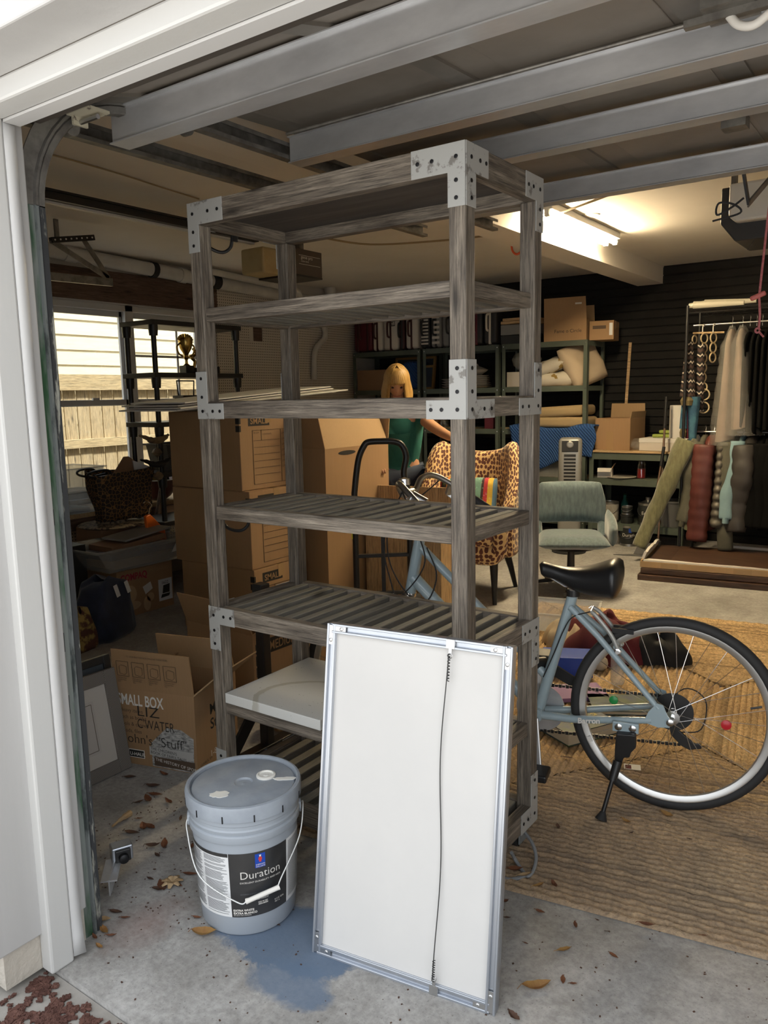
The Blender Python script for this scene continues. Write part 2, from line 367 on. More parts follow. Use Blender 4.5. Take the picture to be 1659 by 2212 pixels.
# baseboard-free left wall; window with two sashes, the right one with a grille
XW = XL-.05
wn = MB()
for (a, b_) in ((WY0, WY0+.035), (WY1-.035, WY1), (2.43, 2.51)): wn.bx(XW-.03, XW+.05, a, b_, WZ0, WZ1)
wn.bx(XW-.03, XW+.05, WY0, WY1, WZ1-.05, WZ1); wn.bx(XW-.03, XW+.05, WY0, WY1, WZ0, WZ0+.04)
wn = struct(wn.build('window_1', 'vinyl', bev=.004))
MB().bx(XL-.1, XL+.05, WY0-.03, WY1+.03, WZ0-.03, WZ0).build('window_sill', 'white_trim', wn, bev=.004)
MB().bx(XL-.0, XL+.02, WY0-.05, WY1+.05, WZ1, WZ1+.05).build('window_casing', 'white_trim', wn)
for (a, b_) in ((WY0+.035, 2.43), (2.51, WY1-.035)):
    up = MB(); lo_ = MB(); zm = 1.40
    for q, z0, z1, dx in ((up, zm-.02, WZ1-.05, -.02), (lo_, WZ0+.04, zm+.03, .005)):
        for (y0, y1, za, zb) in ((a, a+.03, z0, z1), (b_-.03, b_, z0, z1), (a, b_, z0, z0+.045), (a, b_, z1-.045, z1)): q.bx(XW+dx, XW+dx+.025, y0, y1, za, zb)
    u1 = up.build('upper_sash', 'vinyl', wn, bev=.003); l1 = lo_.build('lower_sash', 'vinyl', wn, bev=.003)
    MB().bx(XW-.01, XW-.006, a+.02, b_-.02, zm, WZ1-.06).build('pane', 'pane_glass', u1)
    MB().bx(XW+.015, XW+.019, a+.02, b_-.02, WZ0+.05, zm+.02).build('pane', 'pane_glass', l1)
    if a > 2.4:
        for k in (1, 2): yy = a+(b_-a)*k/3; MB().bx(XW-.006, XW+.004, yy-.009, yy+.009, zm+.02, WZ1-.09).build('muntin', 'vinyl', u1)
        MB().bx(XW-.006, XW+.004, a+.03, b_-.03, 1.78, 1.8).build('muntin', 'vinyl', u1)
    else: MB().bx(XW+.03, XW+.045, 2.08, 2.14, 1.425, 1.445).build('sash_lock', 'vinyl', l1)
# ------------------------------------------------------------------ outside the window
nh = thing('neighbor_house', 'cream clapboard house wall seen through the window above the fence', 'house', (-7.6, 3, -.1))
hb = MB().bx(-.3, -.03, -4, 12, 0, 3.6); hb.build('wall', 'siding_paint', nh)
cb = MB(); cb.add([(-.03, -4, 0), (-.03, 12, 0), (-.005, 12, 0), (-.005, -4, 0), (-.03, -4, .19), (-.03, 12, .19), (-.022, 12, .19), (-.022, -4, .19)], [(0, 3, 2, 1), (4, 5, 6, 7), (3, 7, 6, 2), (0, 1, 5, 4), (0, 4, 7, 3), (1, 2, 6, 5)])
c0 = cb.build('clapboard', 'siding_paint', nh)
for i in range(1, 20): kid(c0, nh, (0, 0, i*.178))
XFn = -6.2
fence = thing('wooden_fence', 'pale pine picket fence with horizontal rails outside the window', 'fence', (XFn, 0, -.1))
for k in range(36):
    if k == 0: pk = MB().bx(-.01, .008, .004, .14, 0, 1.72).build('picket', 'fence_wood', fence, loc=(0, -.2, 0), bev=.002, seg=1)
    else: kid(pk, fence, (random.uniform(-.004, .004), -.2+k*.146, random.uniform(-.01, .01)))
for z in (.35, 1.05): MB().bx(.01, .05, -.2, 5.1, z, z+.09).build('rail', 'fence_rail_wood', fence, bev=.003)
MB().bx(-.03, .055, -.2, 5.1, 1.63, 1.79).build('rail', 'fence_rail_wood', fence, bev=.003)
MB().bx(-.06, .03, 2.42, 2.52, 0, 1.98).build('post', 'fence_wood', fence, bev=.003)
# ------------------------------------------------------------------ soffit beam and the lamp
struct(MB().bx(-1.5, -1.26, YF, YB, 2.405, ZC).build('trim_7', 'ceiling_paint'))
lamp = thing('fluorescent_light', 'lit fluorescent tube fixture on the ceiling beside the soffit beam', 'light', (-1.12, 3.55, ZC))
MB().bx(-.07, .07, -.62, .62, -.045, -.002).build('housing', 'white_trim', lamp, bev=.005)
M('lamp_glow', (.9, .85, .7), .4, emit=(1., .79, .48), es=130.)
for dx in (-.035, .035):
    MB().tube([(dx, -.6, -.065), (dx, .6, -.065)], .018, 10).build('tube', 'lamp_glow', lamp, smooth=True)
    for s in (-1, 1): MB().bx(dx-.015, dx+.015, s*.61-.012, s*.61+.012, -.085, -.04).build('socket', 'white_trim', lamp)
# ------------------------------------------------------------------ slatted wooden shelving unit
W, D, PW = .982, .444, .048
shelf = thing('shelving_unit', 'tall weathered wooden shelf with slatted decks and grey metal corner plates', 'shelf', (0, 0, 0))
for (x, y) in ((-W, 0), (-PW, 0), (-W, D-PW), (-PW, D-PW)):
    MB().bx(x, x+PW, y, y+PW, .075, 1.952).build('post', 'wood_z', shelf, bev=.004)
def rails(z0, z1, ins, inset=False):
    t = .032
    if inset: xa, xb, ya, yb = -W+.03, -.03, .012, D-.012
    else: xa, xb, ya, yb = -W+PW, -PW, 0, D
    MB().bx(xa, xb, ya, ya+t, z0, z1).build('front_rail', 'wood_x', shelf, bev=.003)
    MB().bx(xa, xb, yb-t, yb, z0, z1).build('back_rail', 'wood_x', shelf, bev=.003)
    s = .012 if inset else 0.
    for xx in ((-W+s, -W+s+t), (-s-t, -s)):
        a, b_ = (PW-.014, D-PW+.014) if inset else (PW, D-PW)
        MB().bx(xx[0], xx[1], a, b_, z0, z1).build('side_rail', 'wood_y', shelf, bev=.003)
    return ya+t, yb-t
def slats(z1, n, ya, yb, x0=-W+.055, x1=-.055, wd=.028, th=.03):
    q = None
    for i in range(n):
        x = x0+(x1-x0-wd)*i/(n-1)
        if q is None: q = MB().bx(0, wd, ya, yb, -th, 0).build('slat', 'slat_y', shelf, bev=.002, seg=1, loc=(x, 0, z1))
        else: kid(q, shelf, (x+random.uniform(-.002, .002), 0, z1+random.uniform(-.0015, .0005)))
# top frame lies on the posts with a sunken panel
for (nm, r6, mt) in (('front_rail', (-W, 0, 0, .036), 'wood_x'), ('back_rail', (-W, 0, D-.036, D), 'wood_x'), ('side_rail', (-W, -W+.036, .036, D-.036), 'wood_y'), ('side_rail', (-.036, 0, .036, D-.036), 'wood_y')):
    MB().bx(*r6, 1.952, 2.018).build(nm, mt, shelf, bev=.003)
M('panel_dark', (.05, .043, .04), .7, c2=(.08, .07, .064), scale=6, st=(.4, 5, 5))
MB().bx(-W+.036, -.036, .036, D-.036, 1.99, 2.006).build('top_panel', 'panel_dark', shelf)
a, b_ = rails(1.66, 1.702, 0, True); slats(1.698, 14, a, b_)
a, b_ = rails(1.36, 1.413, 0); slats(1.409, 14, a, b_)
a, b_ = rails(1.033, 1.076, 0, True); slats(1.073, 15, a, b_)
a, b_ = rails(.684, .741, 0); slats(.738, 15, a, b_)
a, b_ = rails(.368, .411, 0, True); slats(.407, 14, a, b_)
a, b_ = rails(.075, .138, 0); slats(.134, 13, a, b_, wd=.034)
M('screw_slot', (.12, .12, .12), .4, .8)
def plate(x, y, fx, fy, ztop, zbot, zv, lh, face):
    # L plate: horizontal arm between zbot..ztop of length lh, vertical arm to zv; face 'f' front (y const) or 's' side (x const)
    v0, v1 = min(zv, zbot), max(zv, ztop)
    b = MB(); pw = PW+.001; th = .0025
    if face == 'f':
        o = (x, y, 0); sg = fx
        P = [(0, v0), (pw, v0)] + ([(pw, zbot), (lh, zbot), (lh, ztop)] if zv < zbot else [])
        if zv < zbot: P = [(0, v0), (pw, v0), (pw, zbot), (lh, zbot), (lh, ztop), (0, ztop)]
        else: P = [(0, zbot), (lh, zbot), (lh, ztop), (pw, ztop), (pw, v1), (0, v1)]
        ax = (sg, 0, 0); th2 = th*(1 if sg > 0 else -1)
        b.prism(P, (x, y, 0), ax, (0, 0, 1), th2)
        pt = lambda u, z: (x+sg*u, y-th-.0006, z); dirv = Vector((0, -1, 0))
    else:
        sg = fy
        if zv < zbot: P = [(0, v0), (pw, v0), (pw, zbot), (lh, zbot), (lh, ztop), (0, ztop)]
        else: P = [(0, zbot), (lh, zbot), (lh, ztop), (pw, ztop), (pw, v1), (0, v1)]
        th2 = th*(1 if sg > 0 else -1)
        if x < -.5: th2 = -th2
        b.prism(P, (x, y, 0), (0, sg, 0), (0, 0, 1), th2)
        s2 = 1 if x > -.5 else -1
        pt = lambda u, z: (x+s2*(th+.0006), y+sg*u, z); dirv = Vector((s2, 0, 0))
    pl = b.build('corner_plate', 'plate', shelf, bev=.0008, seg=1)
    zc = (ztop+zbot)/2; vz = [zv+(zbot-zv)*.25, zv+(zbot-zv)*.75] if zv < zbot else [zv-(zv-ztop)*.22, zv-(zv-ztop)*.8]
    sp = [(pw*.5, zc), (lh*.6, zc), (lh*.87, zc), (pw*.5, vz[0]), (pw*.5, vz[1])]
    rot = dirv.to_track_quat('Z', 'Y')
    for (u, z) in sp:
        if not hasattr(plate, 's'):
            plate.s = MB().lathe([(.0052, 0), (.0052, .0012), (.0036, .0018)], 10)
            plate.so = plate.s.build('screw', 'screw', pl); plate.so.location = pt(u, z); plate.so.rotation_euler = rot.to_euler()
        else: kid(plate.so, pl, pt(u, z), rot.to_euler())
for (zt, zb, zv, lf, ls) in ((2.0185, 1.951, 1.87, .154, .114), (1.407, 1.358, 1.507, .118, .148), (.7415, .683, .592, .119, .118), (.139, .074, .24, .119, .118)):
    for (x, sg) in ((-W-.0005, 1), (.0005, -1)): plate(x, -.0003, sg, 0, zt, zb, zv, lf, 'f')
    for x in (.0003, -W-.0003):
        plate(x, -.0005, 0, 1, zt, zb, zv, ls, 's'); plate(x, D+.0005, 0, -1, zt, zb, zv, ls, 's')
M('caster_grey', (.2, .22, .23), .5)
for (x, y) in ((-.045, .05), (-.045, D-.06), (-W+.045, .05), (-W+.045, D-.06)):
    c = MB(); c.bx(x-.032, x+.032, y-.032, y+.032, .068, .075); c.bx(x-.026, x-.022, y-.024, y+.024, .02, .07); c.bx(x+.022, x+.026, y-.024, y+.024, .02, .07)
    c = c.build('caster', 'caster_grey', shelf)
    wh = MB().lathe([(.006, -.016), (.026, -.016), (.029, 0), (.026, .016), (.006, .016)], 16, (x, y, .029), Matrix.Rotation(R(90), 3, 'Y')); wh.build('wheel', 'rubber', c, smooth=True)
# black iron hooks screwed to the left side of the shelf
def hook(name, label, x, y, z, s=1., wavy=False):
    h = thing(name, label, 'hook', (x, y, z), group='black coat hooks on the shelf side')
    pts = spline([(0, 0, .075), (-.004, -.004, .045), (-.012, -.008, .012), (-.03, -.028, -.004), (-.05, -.062, .008), (-.06, -.085, .038)], 6)
    MB().tube([Vector(p)*s for p in pts], .0055*s, 8).build('stem', 'black_metal', h, smooth=True)
    MB().lathe([(0.001, -.009), (.008, -.005), (.0095, 0), (.008, .005), (.001, .009)], 12, Vector((-.06, -.085, .04))*s).build('ball_end', 'black_metal', h, smooth=True)
    MB().bx(-.004, .004, -.014, .014, .03, .085).build('back_plate', 'black_metal', h, bev=.002)
    return h
hook('coat_hook', 'black iron hook under the top frame of the wooden shelf', -W-.006, .2, 1.905)
hook('coat_hook', 'black iron hook below the slatted shelf in front of the moving boxes', -W-.006, .22, .965)
# ------------------------------------------------------------------ white melamine board on the shelf
def board_mat():
    mt, nt, b = _nt('melamine'); co = coords(nt, (1, 1, 1), rnd=False); n3 = noise(nt, co, 9, 4, .6); n2 = noise(nt, co, 130, 2, .6)
    col = ramp(nt, n2, [(.26, (.2, .2, .19)), (.31, (.66, .66, .63))])
    # ring left by a wet pot
    tc = nd(nt, 'ShaderNodeTexCoord'); mp = nd(nt, 'ShaderNodeMapping'); nt.links.new(tc.outputs['Object'], mp.inputs[0]); mp.inputs['Location'].default_value = (-.42/.36, -.10/.22, 0); mp.inputs['Scale'].default_value = (1/.36, 1/.22, 0)
    ln = nd(nt, 'ShaderNodeVectorMath', operation='LENGTH'); nt.links.new(mp.outputs[0], ln.inputs[0])
    ad = nd(nt, 'ShaderNodeMath', operation='MULTIPLY_ADD'); nt.links.new(n3, ad.inputs[0]); ad.inputs[1].default_value = .12; nt.links.new(ln.outputs[1], ad.inputs[2])
    fac = ramp(nt, ad.outputs[0], [(.93, (0, 0, 0)), (.95, (.7,)*3), (1.03, (.7,)*3), (1.05, (0, 0, 0))])
    col = mix(nt, fac, col, (.42, .4, .33)); nt.links.new(col, b.inputs['Base Color']); b.inputs['Roughness'].default_value = .35
board_mat()
wbd = MB().bx(0, .414, 0, .43, 0, .034).build('shelf_board', 'melamine', bev=.002, loc=(-.929, .002, .4115))
tag(wbd, 'white laminate board with a brown ring stain lying on the lower shelf', 'board')
# ------------------------------------------------------------------ picture frame seen from the back, leaning
BL, BR = Vector((-.267, -.35, 0)), Vector((.223, -.278, 0)); e_ = (BR-BL).normalized(); FWd = (BR-BL).length
up_ = Vector((-.0188, .127, .8455)); FH = up_.length; up_.normalize(); nn_ = e_.cross(up_).normalized()  # towards the viewer
pf = thing('picture_frame', 'large picture frame turned back to front, white backing, silver metal edges', 'frame', BL)
M('frame_alu', (.5, .53, .58), .33, .8, c2=(.42, .45, .5), scale=6, st=(1, 1, .2))
M('backing', (.585, .575, .56), .7, c2=(.56, .552, .54), scale=3)
M('wire', (.06, .06, .06), .5, .7)
def FP(u, v, n): return e_*u+up_*v+nn_*n
def fbox(b, u0, u1, v0, v1, n0, n1):
    vs = [FP(u, v, n) for n in (n0, n1) for v in (v0, v1) for u in (u0, u1)]
    b.add(vs, [(0, 2, 3, 1), (4, 5, 7, 6), (0, 1, 5, 4), (2, 6, 7, 3), (0, 4, 6, 2), (1, 3, 7, 5)])
bw = .024
for (u0, u1, v0, v1, vert) in ((0, bw, 0, FH, 1), (FWd-bw, FWd, 0, FH, 1), (bw, FWd-bw, 0, bw, 0), (bw, FWd-bw, FH-bw, FH, 0)):
    b = MB(); fbox(b, u0, u1, v0, v1, -.03, -.008)
    if vert: fbox(b, u0, u0+.006, v0, v1, -.008, 0); fbox(b, u1-.006, u1, v0, v1, -.008, -.001)
    else: fbox(b, u0-.01, u1+.01, v0, v0+.006, -.008, -.0003); fbox(b, u0-.01, u1+.01, v1-.006, v1, -.008, -.0013)
    b.build('frame_bar', 'frame_alu', pf, bev=.001, seg=1)
b = MB(); fbox(b, bw-.004, FWd-bw+.004, bw-.004, FH-bw+.004, -.022, -.012); b.build('backing_board', 'backing', pf)
for (u, v, su, sv) in ((.004, .004, 1, 1), (FWd-.004, .004, -1, 1), (.004, FH-.004, 1, -1), (FWd-.004, FH-.004, -1, -1)):
    b = MB(); P = [(0, 0), (.05, 0), (.05, .016), (.016, .016), (.016, .05), (0, .05)]
    b.prism([(u+su*p, v+sv*q) for p, q in P], FP(0, 0, -.004), e_, up_, .002); cp = b.build('corner_bracket', 'steel', pf)
    for (du, dv) in ((.038, .008), (.008, .038)): MB().lathe([(.005, 0), (.005, .001), (.003, .002)], 10, FP(u+su*du, v+sv*dv, -.002), nn_.to_track_quat('Z', 'Y').to_matrix()).build('screw', 'steel', cp)
wu = .69*FWd
for v in (.012, FH-.012):
    b = MB(); fbox(b, wu-.011, wu+.011, v-.011, v+.011, -.006, .001); s2 = 1 if v < .4 else -1
    fbox(b, wu-.004, wu+.004, v, v+s2*.022, -.002, .0005); h = b.build('hanger_clip', 'steel', pf)
    MB().tube([FP(wu+.006*math.cos(a), v+s2*.028+.006*math.sin(a), 0) for a in [k*math.pi/5 for k in range(10)]], .0012, 6, closed=True).build('ring', 'steel', h)
wp = [FP(wu-.002+.010*math.sin(t*6)*math.sin(t*math.pi)-.006*math.sin(t*math.pi), .04+t*(FH-.08), .004-.012*math.sin(t*math.pi)) for t in [i/40 for i in range(41)]]
MB().tube(wp, .0013, 6).build('hanging_wire', 'wire', pf, smooth=True)
for v0, v1 in ((.035, .085), (FH-.1, FH-.035)):
    MB().tube([FP(wu-.001+.003*math.cos(i*1.4), v0+(v1-v0)*i/40, .003+.003*math.sin(i*1.4)) for i in range(41)], .0012, 5).build('wire_twist', 'wire', pf, smooth=True)
M('debris', (.12, .06, .035), .9)
# ------------------------------------------------------------------ paint bucket
BX, BY = -.537, -.304
bk = thing('paint_bucket', 'five gallon grey plastic paint bucket with printed label and wire handle', 'bucket', (BX, BY, 0))
M('bucket_grey', (.33, .365, .41), .38, c2=(.31, .345, .39), scale=4)
M('bucket_lid', (.31, .345, .39), .42, c2=(.26, .29, .335), scale=14, bmp=.1, bscale=50)
M('label_black', (.03, .03, .031), .3, c2=(.055, .052, .05), scale=3, spec=.6)
M('label_text', (.16, .17, .18), .5)
M('logo_blue', (.01, .06, .4), .4)
M('logo_red', (.6, .05, .04), .4)
prof = [(.001, .002), (.126, .002), (.130, .008), (.1365, .1), (.1405, .2), (.1445, .272), (.149, .274), (.1515, .279), (.1515, .294), (.149, .297), (.1465, .298), (.1485, .303), (.150, .309), (.1475, .313), (.1475, .322), (.1505, .325), (.1505, .336), (.147, .338), (.147, .365)]
MB().lathe(prof, 64, cap=False).build('pail', 'bucket_grey', bk, smooth=True, ang=30)
lid = MB().lathe([(.1475, .337), (.153, .337), (.1575, .340), (.1585, .372), (.156, .379), (.150, .381), (.1455, .379), (.1445, .368), (.142, .366), (.140, .372), (.137, .3735), (.030, .3735), (.026, .3735), (.022, .369), (.008, .368), (.001, .370)], 64, cap=False).build('lid', 'bucket_lid', bk, smooth=True, ang=30)
for k in range(12):
    an = R(-43+k*30+8); MB().bx(.1555, .1592, -.0015, .0015, .339, .358, rotz(math.degrees(an))).build('notch', 'screw', lid)
def rad(z): return .1365+(.1405-.1365)*(z-.1)/.1+.0006 if z > .1 else .130+.0065*(z-.008)/.092+.0006
def wrap(a_deg, dr=.001):
    def fn(x, y):
        # x runs around the pail from angle a_deg, y is the height
        r_ = rad(y)+dr; an = R(a_deg)+x/r_; return (r_*math.cos(an), r_*math.sin(an), y)
    return fn
def lab(name, a0, a1, z0, z1, mat, dr, par):
    b = MB(); n = max(2, int((a1-a0)/4)); b.grid(lambda u, v: ((rad(z0+v*(z1-z0))+dr)*math.cos(R(a0+u*(a1-a0))), (rad(z0+v*(z1-z0))+dr)*math.sin(R(a0+u*(a1-a0))), z0+v*(z1-z0)), n+1, 5)
    return b.build(name, mat, par, smooth=True)
AC = -43.4
lb = lab('label', AC-20, AC+47, .06, .246, 'label_black', .0006, bk)
lw = lab('label', AC-80, AC-20, .06, .246, 'label_white', .0006, bk); lr = lab('label', AC+47, AC+82, .06, .246, 'label_white', .0006, bk)
def btext(s, a, z, size, mat='print_white', par=lb, dr=.0011, sp=1., bold=0.):
    f = wrap(a, dr); return text(s, size, (0, 0, 0), (1, 0, 0), (0, 1, 0), mat, par, fn=lambda x, y: f(x, z+y), sp=sp, bold=bold)
btext('Duration', AC-9, .172, .031, bold=-.0002)
btext('EXCELLENT DURABILITY AND HIDE', AC-9, .159, .0068, sp=1.05)
btext('SATIN\nSATINADO', AC+9, .113, .0062); btext('K33 W 251\n6504-05030', AC+10, .097, .0055, bold=.0002)
btext('EXTRA WHITE\nEXTRA BLANCO', AC-18, .078, .0085, bold=.0003); btext('SEE BACK FOR CAUTIONS', AC-18, .0645, .004)
btext('4 U.S. GAL\n18.1 L', AC+29, .088, .007); btext('EXTERIOR ACRYLIC LATEX', AC-9, .126, .0048, 'label_text')
lg = lab('logo', AC+8, AC+19, .200, .240, 'logo_blue', .0012, lb)
btext('SHERWIN\nWILLIAMS', AC+8.6, .2075, .0058, par=lg, dr=.0018)
# small red painter mark on the blue square
f = wrap(AC+13.5, .0018); red = MB()
for (x0, x1, y0, y1) in ((-.0035, .0035, .221, .231), (-.0048, -.003, .222, .229), (.003, .0048, .222, .229), (-.003, .003, .2165, .221)):
    red.add([f(x0, y0), f(x1, y0), f(x1, y1), f(x0, y1)], [(0, 1, 2, 3)])
red.build('mark', 'logo_red', lg)
wh_ = MB()
for (x0, x1, y0, y1) in ((-.0022, .0022, .2315, .236), (-.003, .003, .2350, .2368)): wh_.add([f(x0, y0), f(x1, y0), f(x1, y1), f(x0, y1)], [(0, 1, 2, 3)])
wh_.build('mark', 'print_white', lg)
hd_ = lab('caption_bar', AC-80, AC-20.5, .236, .246, 'label_black', .001, lw)
# fine print columns on the white label
for ci, (a0, a1) in enumerate(((AC-78, AC-55), (AC-52, AC-22))):
    z = .231; b = MB(); fnw = wrap(0, .0011); rr_ = random.Random(ci)
    while z > .066:
        ex = rr_.uniform(.75, 1); r_ = rad(z); n = 6; a2 = a0+(a1-a0)*ex
        for i in range(n):
            p = a0+(a2-a0)*i/n; q = a0+(a2-a0)*(i+1)/n
            b.add([((r_+.0011)*math.cos(R(t)), (r_+.0011)*math.sin(R(t)), zz) for t, zz in ((p, z), (q, z), (q, z+.0014), (p, z+.0014))], [(0, 1, 2, 3)])
        z -= .0031 if rr_.random() > .12 else .0065
    b.build('fine_print', 'label_text', lw)
b = MB(); z = .236
while z > .07:
    r_ = rad(z)
    for i in range(5):
        p = AC+50+28*i/5; q = AC+50+28*(i+1)/5; b.add([((r_+.0011)*math.cos(R(t)), (r_+.0011)*math.sin(R(t)), zz) for t, zz in ((p, z), (q, z), (q, z+.0014), (p, z+.0014))], [(0, 1, 2, 3)])
    z -= .0034
b.build('fine_print', 'label_text', lr)
# spout cap, dried paint, handle
MB().lathe([(.027, 0), (.027, .004), (.024, .006), (.021, .006), (.020, .002), (.008, .002), (.006, .004), (.001, .004)], 24, (-.01+.055*math.cos(R(46)), .055*math.sin(R(46))+.02, .3735)).build('spout_cap', 'white_paint', lid, smooth=True)
def blob(cx, cy, z, rx, ry, seed, rot=0):
    rr_ = random.Random(seed); b = MB(); n = 22; P = []
    for k in range(n):
        a = 2*math.pi*k/n; q = rr_.uniform(.78, 1.12); x, y = rx*q*math.cos(a), ry*q*math.sin(a); P.append((cx+x*math.cos(rot)-y*math.sin(rot), cy+x*math.sin(rot)+y*math.cos(rot)))
    b.prism(P, (0, 0, z), (1, 0, 0), (0, 1, 0), .0018); return b
blob(-.002, -.085, .3735, .027, .018, 3, R(40)).build('paint_blob', 'white_paint', lid)
blob(.085, .075, .3735, .032, .009, 5, R(38)).build('paint_blob', 'white_paint', lid)
hl = Vector((math.cos(R(AC-92)), math.sin(R(AC-92)), 0))*.153+Vector((0, 0, .29)); hr = Vector((math.cos(R(AC+92)), math.sin(R(AC+92)), 0))*.153+Vector((0, 0, .29))
cd_ = Vector((math.cos(R(AC)), math.sin(R(AC)), 0)); sd_ = Vector((-math.sin(R(AC)), math.cos(R(AC)), 0))
bail = spline([hl, sd_*-.157+Vector((0, 0, .262))+cd_*.02, sd_*-.125+cd_*.10+Vector((0, 0, .172)), sd_*-.03+cd_*.153+Vector((0, 0, .118)), sd_*-.004+cd_*.156+Vector((0, 0, .122))], 8)
b2 = spline([sd_*.078+cd_*.149+Vector((0, 0, .142)), sd_*.083+cd_*.145+Vector((0, 0, .16)), sd_*.142+cd_*.075+Vector((0, 0, .235)), sd_*.16+cd_*.02+Vector((0, 0, .30)), hr], 8)
M('bail_wire', (.62, .63, .62), .4, .5)
hb_ = MB().tube(bail, .0019, 6); hb_.tube(b2, .0019, 6); hb_ = hb_.build('wire_handle', 'bail_wire', bk, smooth=True)
MB().tube([sd_*-.008+cd_*.156+Vector((0, 0, .120)), sd_*.0+cd_*.157+Vector((0, 0, .1225)), sd_*.074+cd_*.150+Vector((0, 0, .142)), sd_*.08+cd_*.149+Vector((0, 0, .1435))], [.0075, .0065, .0065, .0075], 12).build('grip', 'print_white', hb_, smooth=True)
for q in (hl, hr): MB().lathe([(.02, -.004), (.02, .004)], 16, q*.985, Vector((q.x, q.y, 0)).to_track_quat('Z', 'Y').to_matrix()).build('ear', 'bucket_grey', bk)
# ------------------------------------------------------------------ overhead garage door (open) with struts, rollers
gd = thing('garage_door', 'open sectional overhead door with galvanized struts under the ceiling', 'garage door', (0, 0, 0))
XD0, XD1 = -.79, 1.86
secs = [(-.60, 2.085, -.16, 2.205), (-.15, 2.21, .40, 2.238), (.41, 2.24, .95, 2.24), (.96, 2.24, 1.52, 2.24)]
for (y0, z0, y1, z1) in secs:
    sv = Vector((0, y1-y0, z1-z0)); L = sv.length; sv.normalize(); nv = Vector((1, 0, 0)).cross(sv)
    def SB(b, x0, x1, s0, s1, n0, n1):
        o = Vector((0, y0, z0)); vs = [o+Vector((x, 0, 0))+sv*s_+nv*n_ for n_ in (n0, n1) for s_ in (s0, s1) for x in (x0, x1)]
        b.add(vs, [(0, 2, 3, 1), (4, 5, 7, 6), (0, 1, 5, 4), (2, 6, 7, 3), (0, 4, 6, 2), (1, 3, 7, 5)])
    b = MB(); SB(b, XD0, XD1, 0, L, .03, .05); SB(b, XD0, XD1, 0, .03, 0, .03); SB(b, XD0, XD1, L-.03, L, 0, .03); SB(b, XD0, XD1, 0, .03, 0, .006); SB(b, XD0, XD1, .05, .056, .024, .03); SB(b, XD0, XD1, L-.06, L-.054, .024, .03)
    sec = b.build('door_section', 'door_skin', gd)
    for x in (XD0, -.18, .42, 1.1, XD1-.06):
        q = MB(); SB(q, x, x+.065, .028, L-.028, .022, .031); q.build('stile', 'door_stile', sec)
    for x in (-.02, .58):
        q = MB(); SB(q, x, x+.42, .12, L-.12, .026, .031); q.build('panel', 'door_skin', sec, bev=.004)
MB().bx(XD0, XD1, -.645, -.60, 2.06, 2.10).build('bottom_seal', 'jamb_brown', gd, bev=.006)
def strut(y, z, h=.074, dp=.05, x0=XD0):
    # hat channel: vertical front face, rolled lips at top and bottom
    P = [(0, h), (-.014, h), (-.014, h-.003), (-.002, h-.003), (-.002, .008), (-.012, .003), (-.012, 0), (0, 0), (dp, 0), (dp, h), (dp-.002, h), (dp-.002, .002), (0, .004)]
    b = MB(); b.prism(P, (x0, y, z), (0, 1, 0), (0, 0, 1), XD1-x0); return b.build('strut', 'galv', gd)
strut(-.345, 2.088, .086, x0=-.865); strut(.27, 2.16, .08); strut(.69, 2.165, .076); strut(1.33, 2.165, .076)
M('bracket_cream', (.42, .39, .3), .6, c2=(.08, .06, .05), scale=40, lo=.6, hi=.66)
def roller(x, y, z, c='galv_old'):
    b = MB().bx(x-.0, x+.085, y-.03, y+.03, z, z+.006); b.bx(x+.005, x+.012, y-.02, y+.02, z-.02, z); b = b.build('hinge', c, gd)
    MB().tube([(x-.1, y, z-.012), (x+.08, y, z-.012)], .006, 8).build('roller_stem', 'steel', b, smooth=True)
    MB().lathe([(.008, -.01), (.023, -.01), (.023, .01), (.008, .01)], 16, (x-.035, y, z-.012), Matrix.Rotation(R(90), 3, 'Y')).build('roller', 'galv_old', b, smooth=True)
roller(-.79, -.50, 2.10, 'bracket_cream'); roller(-.79, -.13, 2.19); roller(-.79, .42, 2.226); roller(-.79, .96, 2.23); roller(-.79, 1.5, 2.23)
# centre hardware and lock bar of the door
b = MB().bx(.50, .60, .10, .20, 2.20, 2.236); b.bx(.46, .64, .13, .15, 2.185, 2.20); b = b.build('latch', 'galv_old', gd)
MB().tube(spline([(.55, .14, 2.19), (.57, .135, 2.165), (.60, .13, 2.155), (.63, .13, 2.17)], 6), .009, 10).build('latch_handle', 'print_white', b, smooth=True)
MB().tube([(-.7, .155, 2.205), (.5, .155, 2.20)], .005, 8).build('lock_bar', 'galv_old', gd, smooth=True)
MB().bx(.36, .44, .80, .92, 2.236, 2.25).build('hinge', 'galv_old', gd); MB().bx(.36, .43, .93, .99, 2.20, 2.235).build('hinge', 'galv_old', gd)
# ------------------------------------------------------------------ door tracks
tk = thing('door_track', 'green painted steel garage door track with curved top at the left jamb', 'track', (0, 0, 0))
def chan(b, pts, wd=.05, dp=.03):
    # C channel swept along pts, opening towards +x
    prof = [(0, -wd/2), (0, wd/2), (dp, wd/2), (dp, wd/2-.012), (dp-.003, wd/2-.012), (dp-.003, wd/2-.003), (.003, wd/2-.003), (.003, -wd/2+.003), (dp-.003, -wd/2+.003), (dp-.003, -wd/2+.012), (dp, -wd/2+.012), (dp, -wd/2)]
    n = len(prof); N = len(pts); vs = []; fs = []
    for i, p in enumerate(pts):
        t = (Vector(pts[min(i+1, N-1)])-Vector(pts[max(i-1, 0)])).normalized(); sd = Vector((1, 0, 0)); nv = t.cross(sd)
        for (u, v) in prof: vs.append(Vector(p)+sd*u+nv*v)
    for i in range(N-1):
        for k in range(n): fs.append((i*n+k, i*n+(k+1) % n, (i+1)*n+(k+1) % n, (i+1)*n+k))
    b.add(vs, fs)
XT = -.804
